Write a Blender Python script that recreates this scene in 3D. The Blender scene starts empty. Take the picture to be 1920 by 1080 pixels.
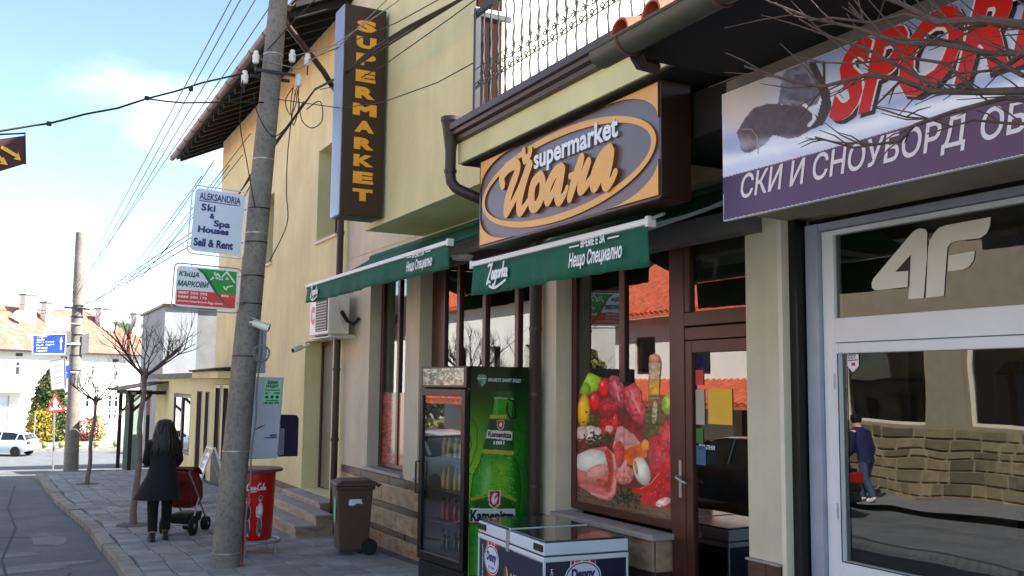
import bpy, bmesh, math, random
import numpy as np
from mathutils import Vector, Matrix
from mathutils.geometry import delaunay_2d_cdt
random.seed(7); RNG = np.random.default_rng(7)
R = math.radians
SC = bpy.context.scene
COL = SC.collection
# ------------------------------------------------------------------ camera
FPX, YAW, PITCH, ROLL = 1813.6, R(27.519), R(5.75), R(.575)
_cy, _sy, _cp, _sp = math.cos(YAW), math.sin(YAW), math.cos(PITCH), math.sin(PITCH)
FW = Vector((_sy*_cp, _cy*_cp, _sp)); _r = Vector((_cy, -_sy, 0)); _u = _r.cross(FW)
RT = _r*math.cos(ROLL) + _u*math.sin(ROLL); UP = _u*math.cos(ROLL) - _r*math.sin(ROLL)
cam = bpy.data.cameras.new('camera'); cam.sensor_width = 36; cam.lens = FPX/1920*36
cam.clip_start = .05; cam.clip_end = 3000
cam_o = bpy.data.objects.new('camera', cam); COL.objects.link(cam_o)
cam_o.matrix_world = Matrix(((RT.x, UP.x, -FW.x, 0), (RT.y, UP.y, -FW.y, 0), (RT.z, UP.z, -FW.z, 0), (0, 0, 0, 1)))
SC.camera = cam_o
# ------------------------------------------------------------------ sky, sun, exposure
SUN_AZ, SUN_EL = R(124), R(41)          # azimuth from +Y towards +X
w = bpy.data.worlds.new('World'); SC.world = w; w.use_nodes = True
nt = w.node_tree; bg = nt.nodes['Background']; bg.inputs[1].default_value = .10
sky = nt.nodes.new('ShaderNodeTexSky'); sky.sky_type = 'NISHITA'; sky.sun_disc = False
sky.sun_elevation = SUN_EL; sky.sun_rotation = SUN_AZ; sky.air_density = 1.0; sky.dust_density = .35; sky.ozone_density = 1.0; sky.altitude = 900
tc = nt.nodes.new('ShaderNodeTexCoord'); mp = nt.nodes.new('ShaderNodeMapping'); mp.inputs['Scale'].default_value = (1, 1, 2.6)
mp.inputs['Location'].default_value = (.34, .2, .12)
cn = nt.nodes.new('ShaderNodeTexNoise'); cn.inputs['Scale'].default_value = 2.6; cn.inputs['Detail'].default_value = 7; cn.inputs['Roughness'].default_value = .52
cr = nt.nodes.new('ShaderNodeMapRange'); cr.inputs[1].default_value = .50; cr.inputs[2].default_value = .78; cr.interpolation_type = 'SMOOTHSTEP'
mx = nt.nodes.new('ShaderNodeMix'); mx.data_type = 'RGBA'; mx.inputs['B'].default_value = (6.4, 6.6, 6.9, 1)
nt.links.new(tc.outputs['Generated'], mp.inputs[0]); nt.links.new(mp.outputs[0], cn.inputs['Vector']); nt.links.new(cn.outputs[0], cr.inputs[0])
nt.links.new(cr.outputs[0], mx.inputs['Factor']); nt.links.new(sky.outputs[0], mx.inputs['A']); nt.links.new(mx.outputs['Result'], bg.inputs[0])
sl = bpy.data.lights.new('sun', 'SUN'); sl.energy = 5.0; sl.angle = R(.5); sl.color = (1, .965, .91)
so = bpy.data.objects.new('sun', sl); COL.objects.link(so)
SD = Vector((math.sin(SUN_AZ)*math.cos(SUN_EL), math.cos(SUN_AZ)*math.cos(SUN_EL), math.sin(SUN_EL)))
so.rotation_euler = (-SD).to_track_quat('-Z', 'Y').to_euler(); so.location = (8, -8, 14)
vs = SC.view_settings; vs.view_transform = 'Standard'; vs.look = 'None'; vs.gamma = 1; vs.exposure = 1.8
SC.cycles.max_bounces = 8; SC.cycles.transparent_max_bounces = 12; SC.cycles.use_denoising = True
SC.cycles.sample_clamp_indirect = 6
# ------------------------------------------------------------------ survey helpers: a photo pixel on a known plane of the place
def ray(x, y): return RT*((x-960)/FPX) - UP*((y-540)/FPX) + FW
def atX(x, y, X): v = ray(x, y); return v*(X/v.x)
def atY(x, y, Y): v = ray(x, y); return v*(Y/v.y)
_gp = [(-60, -.8), (0, -1.98), (30, -2.58), (60, -4.4), (75, -4.36), (85, -4.25), (140, -4.0), (400, 0)]
def gz(y):
    for (a, za), (b, zb) in zip(_gp, _gp[1:]):
        if y <= b: return za+(zb-za)*(y-a)/(b-a)
    return _gp[-1][1]
def atG(x, y, lift=0):
    v = ray(x, y); t = 2.0
    lo, hi = 1.0, 400.0
    for _ in range(60):
        t = (lo+hi)/2; p = v*t
        if p.z > gz(p.y)+lift: lo = t
        else: hi = t
    return v*lo
# ------------------------------------------------------------------ objects
def org(o):
    p = Vector((0, 0, 0))
    while o: p += o.location; o = o.parent
    return p
def tag(o, label=None, cat=None, group=None, kind=None):
    if label: o['label'] = label
    if cat: o['category'] = cat
    if group: o['group'] = group
    if kind: o['kind'] = kind
    return o
def thing(name, label, cat, loc=(0, 0, 0), group=None, rz=0):
    o = bpy.data.objects.new(name, None); COL.objects.link(o); o.location = loc; o.rotation_euler = (0, 0, rz); o.empty_display_size = .2
    return tag(o, label, cat, group)
def copy_tree(o, parent=None):
    c = o.copy(); COL.objects.link(c); c.parent = parent
    for ch in list(o.children): copy_tree(ch, c)
    return c
class MB:
    def __init__(s): s.v = []; s.f = []
    def add(s, vs, fs):
        n = len(s.v); s.v += [tuple(p) for p in vs]; s.f += [tuple(i+n for i in f) for f in fs]; return s
    def quad(s, *p): return s.add(p, [tuple(range(len(p)))])
    def box(s, x0, x1, y0, y1, z0, z1):
        return s.add([(x0, y0, z0), (x1, y0, z0), (x1, y1, z0), (x0, y1, z0), (x0, y0, z1), (x1, y0, z1), (x1, y1, z1), (x0, y1, z1)],
                     [(0, 3, 2, 1), (4, 5, 6, 7), (0, 1, 5, 4), (1, 2, 6, 5), (2, 3, 7, 6), (3, 0, 4, 7)])
    def obox(s, c, size, M=None):
        M = M or Matrix.Identity(3); hx, hy, hz = [k/2 for k in size]; c = Vector(c)
        pts = [c + M @ Vector(p) for p in [(-hx, -hy, -hz), (hx, -hy, -hz), (hx, hy, -hz), (-hx, hy, -hz), (-hx, -hy, hz), (hx, -hy, hz), (hx, hy, hz), (-hx, hy, hz)]]
        return s.add(pts, [(0, 3, 2, 1), (4, 5, 6, 7), (0, 1, 5, 4), (1, 2, 6, 5), (2, 3, 7, 6), (3, 0, 4, 7)])
    def bar(s, a, b, w, h, up=(0, 0, 1)):
        a, b = Vector(a), Vector(b); d = (b-a); L = d.length; d.normalize(); upv = Vector(up)
        if abs(d.dot(upv)) > .98: upv = Vector((1, 0, 0))
        sx = d.cross(upv).normalized(); uz = sx.cross(d)
        return s.obox((a+b)/2, (w, L, h), Matrix((sx, d, uz)).transposed())
    def tube(s, pts, r, n=8, cap=True):
        pts = [Vector(p) for p in pts]; k = len(pts); rs = r if isinstance(r, (list, tuple)) else [r]*k
        rings = []; ref = None
        for i, p in enumerate(pts):
            d = (pts[min(i+1, k-1)]-pts[max(i-1, 0)]).normalized()
            if ref is None: ref = Vector((0, 0, 1)) if abs(d.z) < .9 else Vector((1, 0, 0))
            a = d.cross(ref).normalized(); b = a.cross(d); ref = b
            rings.append([p + a*(rs[i]*math.cos(2*math.pi*j/n)) + b*(rs[i]*math.sin(2*math.pi*j/n)) for j in range(n)])
        vs = [q for ring in rings for q in ring]; fs = []
        for i in range(k-1):
            for j in range(n): fs.append((i*n+j, i*n+(j+1) % n, (i+1)*n+(j+1) % n, (i+1)*n+j))
        if cap: fs.append(tuple(reversed(range(n)))); fs.append(tuple((k-1)*n+j for j in range(n)))
        return s.add(vs, fs)
    def rings(s, rings, cap=True, closed=True):
        n = len(rings[0]); vs = [q for r_ in rings for q in r_]; fs = []
        for i in range(len(rings)-1):
            for j in range(n if closed else n-1): fs.append((i*n+j, i*n+(j+1) % n, (i+1)*n+(j+1) % n, (i+1)*n+j))
        if cap: fs.append(tuple(reversed(range(n)))); fs.append(tuple((len(rings)-1)*n+j for j in range(n)))
        return s.add(vs, fs)
    def lathe(s, prof, c, n=20, M=None):
        c = Vector(c); M = M or Matrix.Identity(3)
        return s.rings([[c + M @ Vector((r*math.cos(2*math.pi*j/n), r*math.sin(2*math.pi*j/n), z)) for j in range(n)] for r, z in prof])
    def prism(s, poly, vec):
        n = len(poly); vec = Vector(vec); a = [Vector(p) for p in poly]; b = [p+vec for p in a]
        return s.add(a+b, [tuple(reversed(range(n))), tuple(range(n, 2*n))] + [(i, (i+1) % n, n+(i+1) % n, n+i) for i in range(n)])
    def build(s, name, mat, parent=None, smooth=False, bev=0, fix=True):
        o_ = org(parent) if parent else Vector((0, 0, 0))
        m = bpy.data.meshes.new(name); m.from_pydata([tuple(Vector(p)-o_) for p in s.v], [], s.f); m.update()
        if fix:
            b = bmesh.new(); b.from_mesh(m); bmesh.ops.recalc_face_normals(b, faces=b.faces); b.to_mesh(m); b.free()
        if smooth: m.shade_smooth(); m.set_sharp_from_angle(angle=R(38))
        return link(name, m, mat, parent, bev)
def link(name, m, mat, parent=None, bev=0):
    if mat: m.materials.append(mat)
    o = bpy.data.objects.new(name, m); COL.objects.link(o); o.parent = parent
    if bev:
        b = o.modifiers.new('bevel', 'BEVEL'); b.width = bev; b.segments = 2; b.limit_method = 'ANGLE'; b.angle_limit = R(40)
    return o
# ------------------------------------------------------------------ lettering: font outlines triangulated into real meshes
def text_geo(s, bold=0., shear=0., res=3, space=1.0):
    c = bpy.data.curves.new('t', 'FONT'); c.body = s; c.size = 1; c.resolution_u = res; c.fill_mode = 'NONE'; c.space_character = space
    o = bpy.data.objects.new('t', c); COL.objects.link(o)
    m = bpy.data.meshes.new_from_object(o.evaluated_get(bpy.context.evaluated_depsgraph_get()))
    V = np.array([v.co[:2] for v in m.vertices]); E = np.array([e.vertices[:] for e in m.edges])
    bpy.data.objects.remove(o); bpy.data.meshes.remove(m); bpy.data.curves.remove(c)
    loops = []; cur = []
    nxt = {int(a): int(b) for a, b in E if b == a+1}
    i = 0
    starts = set(range(len(V))) - set(nxt.values())
    for st in sorted(starts):
        lp = [st]
        while lp[-1] in nxt: lp.append(nxt[lp[-1]])
        P = V[lp]
        keep = np.linalg.norm(P-np.roll(P, 1, 0), axis=1) > 1e-5
        if keep.sum() > 2: loops.append(P[keep])
    area = lambda P: .5*np.sum(P[:, 0]*np.roll(P[:, 1], -1)-np.roll(P[:, 0], -1)*P[:, 1])
    sgn = 1 if sum(area(P) for P in loops) > 0 else -1
    out = []
    for P in loops:
        if bold:
            d1 = P-np.roll(P, 1, 0); d2 = np.roll(P, -1, 0)-P
            n1 = np.stack([d1[:, 1], -d1[:, 0]], 1)/np.linalg.norm(d1, axis=1)[:, None]; n2 = np.stack([d2[:, 1], -d2[:, 0]], 1)/np.linalg.norm(d2, axis=1)[:, None]
            nn = n1+n2; q = np.maximum(1+np.sum(n1*n2, 1), .45); P = P+sgn*bold*nn/q[:, None]
        P = P.copy(); P[:, 0] += shear*P[:, 1]; out.append(P)
    return fill_loops(out)
def fill_loops(loops):
    vs = []; es = []
    for P in loops:
        n = len(vs); k = len(P); vs += [Vector((float(a), float(b))) for a, b in P]; es += [(n+i, n+(i+1) % k) for i in range(k)]
    ov, oe, of, _, _, _ = delaunay_2d_cdt(vs, es, [], 0, 1e-6)
    V = np.array([tuple(p) for p in ov]); F = np.array([f for f in of if len(f) == 3])
    A = np.concatenate([P for P in loops]); B = np.concatenate([np.roll(P, -1, 0) for P in loops])
    C = V[F].mean(1); wn = np.zeros(len(C))
    for a, b in zip(A, B):
        up = (a[1] <= C[:, 1]) & (b[1] > C[:, 1]); dn = (b[1] <= C[:, 1]) & (a[1] > C[:, 1])
        cr_ = (b[0]-a[0])*(C[:, 1]-a[1])-(C[:, 0]-a[0])*(b[1]-a[1])
        wn += (up & (cr_ > 0)).astype(int); wn -= (dn & (cr_ < 0)).astype(int)
    return V, F[wn != 0]
def flat_mesh(name, V, F, origin, ex, ey, mat, parent=None, depth=0., side=None):
    """2D triangles on the plane origin + x*ex + y*ey (facing ex x ey), given a thickness when depth > 0"""
    origin, ex, ey = Vector(origin), Vector(ex), Vector(ey); n = ex.cross(ey).normalized(); o_ = org(parent) if parent else Vector()
    P = [origin+ex*float(a)+ey*float(b)-o_ for a, b in V]; fs = [tuple(int(i) for i in f) for f in F]
    if depth:
        cnt = {}
        for f in fs:
            for a, b in zip(f, f[1:]+f[:1]): cnt[(a, b)] = cnt.get((a, b), 0)+1
        k = len(P); edges = [(a, b) for (a, b) in cnt if (b, a) not in cnt]
        P = [p+n*depth for p in P]+P
        fs = fs+[tuple(k+i for i in reversed(f)) for f in fs]+[(b, a, k+a, k+b) for a, b in edges]
    m = bpy.data.meshes.new(name); m.from_pydata([tuple(p) for p in P], [], fs); m.update()
    o = link(name, m, mat, parent)
    if side and depth:
        m.materials.append(side); nf = len(F)
        for i, p in enumerate(m.polygons):
            if i >= 2*nf: p.material_index = 1
    return o
def letters(parent, s, origin, ex, ey, width=None, height=None, mat=None, bold=0., shear=0., depth=0., side=None, center=False, name='lettering', res=3, space=1.0):
    """writes s with its lower left corner at origin; ex, ey are unit vectors; width/height fit the box of the glyphs"""
    V, F = text_geo(s, bold, shear, res, space); lo, hi = V.min(0), V.max(0); sz = hi-lo; V = V-lo
    kx = width/sz[0] if width else None; ky = height/sz[1] if height else None
    kx = kx or ky; ky = ky or kx
    V = V*np.array([kx, ky])
    if center: V = V-np.array([sz[0]*kx/2, 0])
    return flat_mesh(name, V, F, origin, ex, ey, mat, parent, depth, side)
SX, SZ = Vector((0, -1, 0)), Vector((0, 0, 1))      # writing on a wall that faces the street (-X)
CX = Vector((1, 0, 0))                              # writing on a face that looks back along the street (-Y)
def ribbon(pts, wd, closed=False, n=5, caps=True):
    """outline loops of a brush stroke through pts with widths wd (2D)"""
    P = np.array(pts, float); k = len(P); W = np.array(wd if hasattr(wd, '__len__') else [wd]*k, float)/2
    # catmull-rom refine
    Q = []; WW = []
    for i in range(k-1):
        p0, p1, p2, p3 = P[max(i-1, 0)], P[i], P[i+1], P[min(i+2, k-1)]
        for t in np.linspace(0, 1, n, endpoint=False):
            Q.append(.5*((2*p1)+(p2-p0)*t+(2*p0-5*p1+4*p2-p3)*t*t+(3*p1-p0-3*p2+p3)*t**3)); WW.append(W[i]*(1-t)+W[i+1]*t)
    Q.append(P[-1]); WW.append(W[-1]); Q = np.array(Q); WW = np.array(WW)
    loops = []
    for a, b, ra, rb in zip(Q[:-1], Q[1:], WW[:-1], WW[1:]):     # capsule per segment, union by winding
        d = b-a; L = np.linalg.norm(d)
        if L < 1e-9: continue
        d /= L; nrm = np.array([-d[1], d[0]]); A = math.atan2(nrm[1], nrm[0])
        lp = [a+ra*np.array([math.cos(A+t), math.sin(A+t)]) for t in np.linspace(0, math.pi, 7)]+[b+rb*np.array([math.cos(A+math.pi+t), math.sin(A+math.pi+t)]) for t in np.linspace(0, math.pi, 7)]
        loops.append(np.array(lp))
    return loops
# ------------------------------------------------------------------ printed pictures: colours computed per grid point
class Canvas:
    def __init__(s, w, h, step, col=(128, 128, 128)):
        s.nx, s.ny = int(w/step)+1, int(h/step)+1
        s.x, s.y = np.meshgrid(np.linspace(0, w, s.nx), np.linspace(0, h, s.ny)); s.c = np.ones((s.ny, s.nx, 3))*np.array(col, float); s.a = np.ones((s.ny, s.nx))
    def put(s, m, col, alpha=1.0):
        m = np.clip(m, 0, 1)[..., None]*alpha; s.c = s.c*(1-m)+np.array(col, float)*m if not hasattr(col, 'shape') else s.c*(1-m)+col*m; return s
    def vnoise(s, scale, seed=0):
        r = np.random.default_rng(seed); g = r.random((64, 64)); u = (s.x/scale) % 63; v = (s.y/scale) % 63
        i, j = u.astype(int), v.astype(int); fu, fv = u-i, v-j; fu = fu*fu*(3-2*fu); fv = fv*fv*(3-2*fv)
        return (g[j, i]*(1-fu)+g[j, (i+1) % 64]*fu)*(1-fv)+(g[(j+1) % 64, i]*(1-fu)+g[(j+1) % 64, (i+1) % 64]*fu)*fv
    def ell(s, cx, cy, rx, ry, col, rot=0, shade=.35, tex=0, ts=12, hi=0, wob=0, seed=1):
        c, n = math.cos(R(rot)), math.sin(R(rot)); dx, dy = s.x-cx, s.y-cy; u = (dx*c+dy*n)/rx; v = (-dx*n+dy*c)/ry
        d = np.sqrt(u*u+v*v)+(wob*(s.vnoise(max(rx, ry)*.35, seed)-.5) if wob else 0)
        k = 1+shade*(.55-d*d)-shade*.35*(dx/rx+dy/ry)*.5
        if tex: k = k+tex*(s.vnoise(ts, seed+3)-.5)*2
        cc = np.clip(np.array(col, float)*k[..., None], 0, 255)
        if hi: 
            h = np.exp(-(((dx+rx*.35)/(rx*.22))**2+((dy+ry*.4)/(ry*.22))**2))[..., None]*hi; cc = cc*(1-h)+255*h
        return s.put(np.clip((1-d)*min(rx, ry)/1.5, 0, 1), cc)
    def inside(s, pts):
        P = np.array(pts, float); r = np.zeros(s.x.shape, bool)
        for a, b in zip(P, np.roll(P, -1, 0)):
            if a[1] == b[1]: continue
            t = (a[1] > s.y) != (b[1] > s.y); r ^= t & (s.x < (b[0]-a[0])*(s.y-a[1])/(b[1]-a[1])+a[0])
        return r
    def poly(s, pts, col, tex=0, ts=12, seed=1, grad=None):
        k = np.ones(s.x.shape)
        if tex: k = k+tex*(s.vnoise(ts, seed)-.5)*2
        cc = np.clip(np.array(col, float)*k[..., None], 0, 255); return s.put(s.inside(pts).astype(float), cc)
    def line(s, pts, wd, col, alpha=1):
        P = np.array(pts, float); d = np.full(s.x.shape, 1e9)
        for a, b in zip(P[:-1], P[1:]):
            e = b-a; t = np.clip(((s.x-a[0])*e[0]+(s.y-a[1])*e[1])/max(e@e, 1e-9), 0, 1); d = np.minimum(d, np.hypot(s.x-a[0]-t*e[0], s.y-a[1]-t*e[1]))
        return s.put(np.clip(wd/2-d+.5, 0, 1), col, alpha)
    def mesh(s, name, mapping, mat, parent=None):
        o_ = org(parent) if parent else Vector()
        P = [tuple(mapping(float(a), float(b))-o_) for a, b in zip(s.x.ravel(), s.y.ravel())]; ny, nx = s.ny, s.nx; fs = []
        al = s.a > .5
        for j in range(ny-1):
            for i in range(nx-1):
                if al[j, i] and al[j, i+1] and al[j+1, i] and al[j+1, i+1]: fs.append((j*nx+i, (j+1)*nx+i, (j+1)*nx+i+1, j*nx+i+1))
        m = bpy.data.meshes.new(name); m.from_pydata(P, [], fs); m.update()
        at = m.color_attributes.new('print', 'FLOAT_COLOR', 'POINT'); c = np.clip(s.c, 0, 255)/255; lin = 1.3*np.where(c <= .04045, c/12.92, ((c+.055)/1.055)**2.4)
        at.data.foreach_set('color', np.concatenate([lin, np.ones((ny, nx, 1))], 2).reshape(-1).astype(np.float32))
        b = bmesh.new(); b.from_mesh(m); bmesh.ops.delete(b, geom=[v for v in b.verts if not v.link_faces], context='VERTS'); b.to_mesh(m); b.free()
        return link(name, m, mat, parent)
# ------------------------------------------------------------------ materials
def lin(r, g, b):
    f = lambda c: (c/255/12.92 if c <= 10 else ((c/255+.055)/1.055)**2.4)
    return (f(r), f(g), f(b), 1)
def mat(name, col, rough=.7, var=.12, scale=2.5, bump=0., bscale=80, metal=0., spec=.5, rnd=0., stain=0., sscale=.7, col2=None, c2scale=6, c2lo=.5, c2hi=.62, stretch=None, coat=0., streak=0.):
    m = bpy.data.materials.new(name); m.use_nodes = True; t = m.node_tree; N = t.nodes; B = N['Principled BSDF']; Lk = t.links.new
    B.inputs['Roughness'].default_value = rough; B.inputs['Metallic'].default_value = metal; B.inputs['Specular IOR Level'].default_value = spec; B.inputs['Coat Weight'].default_value = coat
    c = col if len(col) == 4 else lin(*col); mxc = max(c[:3]); gn = min(1+.42*min(1, mxc/.06), .86/max(mxc, .01)); c = (c[0]*gn, c[1]*gn, c[2]*gn, 1)
    if col2: c2_ = lin(*col2); mxc = max(c2_[:3]); gn = min(1+.42*min(1, mxc/.06), .86/max(mxc, .01)); col2 = (c2_[0]*gn, c2_[1]*gn, c2_[2]*gn, 1)
    tcn = N.new('ShaderNodeTexCoord'); vec = tcn.outputs['Object']
    if stretch:
        mp_ = N.new('ShaderNodeMapping'); mp_.inputs['Scale'].default_value = stretch; Lk(vec, mp_.inputs[0]); vec = mp_.outputs[0]
    def noise(sc, det=4, ro=.55):
        n = N.new('ShaderNodeTexNoise'); n.inputs['Scale'].default_value = sc; n.inputs['Detail'].default_value = det; n.inputs['Roughness'].default_value = ro; Lk(vec, n.inputs['Vector']); return n.outputs[0]
    def mr(sock, a, b, c_, d):
        q = N.new('ShaderNodeMapRange'); q.inputs[1].default_value = a; q.inputs[2].default_value = b; q.inputs[3].default_value = c_; q.inputs[4].default_value = d; Lk(sock, q.inputs[0]); return q.outputs[0]
    def mul(a, b):
        q = N.new('ShaderNodeMath'); q.operation = 'MULTIPLY'
        for i, k in enumerate((a, b)):
            if isinstance(k, (int, float)): q.inputs[i].default_value = k
            else: Lk(k, q.inputs[i])
        return q.outputs[0]
    rgb = N.new('ShaderNodeRGB'); rgb.outputs[0].default_value = c; cs = rgb.outputs[0]
    if col2:
        q = N.new('ShaderNodeMix'); q.data_type = 'RGBA'; Lk(mr(noise(c2scale, 5, .6), c2lo, c2hi, 0, 1), q.inputs['Factor']); Lk(cs, q.inputs['A']); q.inputs['B'].default_value = col2 if len(col2) == 4 else lin(*col2); cs = q.outputs['Result']
    k = 1.0
    if var: k = mr(noise(scale), .3, .7, 1-var, 1+var)
    if stain: k = mul(k, mr(noise(sscale, 6, .65), .35, .62, 1-stain, 1))
    if streak:
        mp2 = N.new('ShaderNodeMapping'); mp2.inputs['Scale'].default_value = (1.3, 1.3, .13); Lk(tcn.outputs['Object'], mp2.inputs[0]); n2_ = N.new('ShaderNodeTexNoise'); n2_.inputs['Scale'].default_value = 2.2; n2_.inputs['Detail'].default_value = 7; n2_.inputs['Roughness'].default_value = .62; Lk(mp2.outputs[0], n2_.inputs['Vector']); k = mul(k, mr(n2_.outputs[0], .34, .6, 1-streak, 1.02))
    if rnd:
        oi = N.new('ShaderNodeObjectInfo'); k = mul(k, mr(oi.outputs['Random'], 0, 1, 1-rnd, 1+rnd))
    if not isinstance(k, float):
        q = N.new('ShaderNodeMix'); q.data_type = 'RGBA'; q.blend_type = 'MULTIPLY'; q.inputs['Factor'].default_value = 1
        cmb = N.new('ShaderNodeCombineColor'); [Lk(k, cmb.inputs[i]) for i in range(3)]; Lk(cs, q.inputs['A']); Lk(cmb.outputs[0], q.inputs['B']); cs = q.outputs['Result']
    Lk(cs, B.inputs['Base Color'])
    if bump:
        b = N.new('ShaderNodeBump'); b.inputs['Strength'].default_value = bump; b.inputs['Distance'].default_value = .02; Lk(noise(bscale, 5, .6), b.inputs['Height']); Lk(b.outputs[0], B.inputs['Normal'])
    return m
def printed(name, rough=.45, coat=0.):
    m = bpy.data.materials.new(name); m.use_nodes = True; t = m.node_tree; B = t.nodes['Principled BSDF']; a = t.nodes.new('ShaderNodeVertexColor'); a.layer_name = 'print'
    t.links.new(a.outputs[0], B.inputs['Base Color']); B.inputs['Roughness'].default_value = rough; B.inputs['Coat Weight'].default_value = coat; B.inputs['Coat Roughness'].default_value = .06; return m
def glass(name, tint=(1, 1, 1), ior=1.7, wav=0.):
    m = bpy.data.materials.new(name); m.use_nodes = True; t = m.node_tree; t.nodes.clear(); N = t.nodes; Lk = t.links.new
    o = N.new('ShaderNodeOutputMaterial'); mx_ = N.new('ShaderNodeMixShader'); tr = N.new('ShaderNodeBsdfTransparent'); gl = N.new('ShaderNodeBsdfGlossy'); fr = N.new('ShaderNodeFresnel')
    tr.inputs[0].default_value = (*tint, 1); gl.inputs['Roughness'].default_value = .004; gl.inputs['Color'].default_value = (.97, .98, 1, 1); fr.inputs[0].default_value = ior
    if wav:
        n = N.new('ShaderNodeTexNoise'); n.inputs['Scale'].default_value = 1.6; n.inputs['Detail'].default_value = 1; tcn = N.new('ShaderNodeTexCoord'); Lk(tcn.outputs['Object'], n.inputs['Vector'])
        b = N.new('ShaderNodeBump'); b.inputs['Strength'].default_value = wav; b.inputs['Distance'].default_value = .02; Lk(n.outputs[0], b.inputs['Height']); Lk(b.outputs[0], gl.inputs['Normal'])
    Lk(fr.outputs[0], mx_.inputs[0]); Lk(tr.outputs[0], mx_.inputs[1]); Lk(gl.outputs[0], mx_.inputs[2]); Lk(mx_.outputs[0], o.inputs[0]); return m
def grad_tile(name, c1, c2, rough=.45):
    """travertine: streaks along the length of each tile"""
    return mat(name, c1, rough=rough, var=.16, scale=7, col2=c2, c2scale=5, c2lo=.42, c2hi=.66, rnd=.14, stretch=(1, .8, 2.6), bump=.05, bscale=30)
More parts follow.
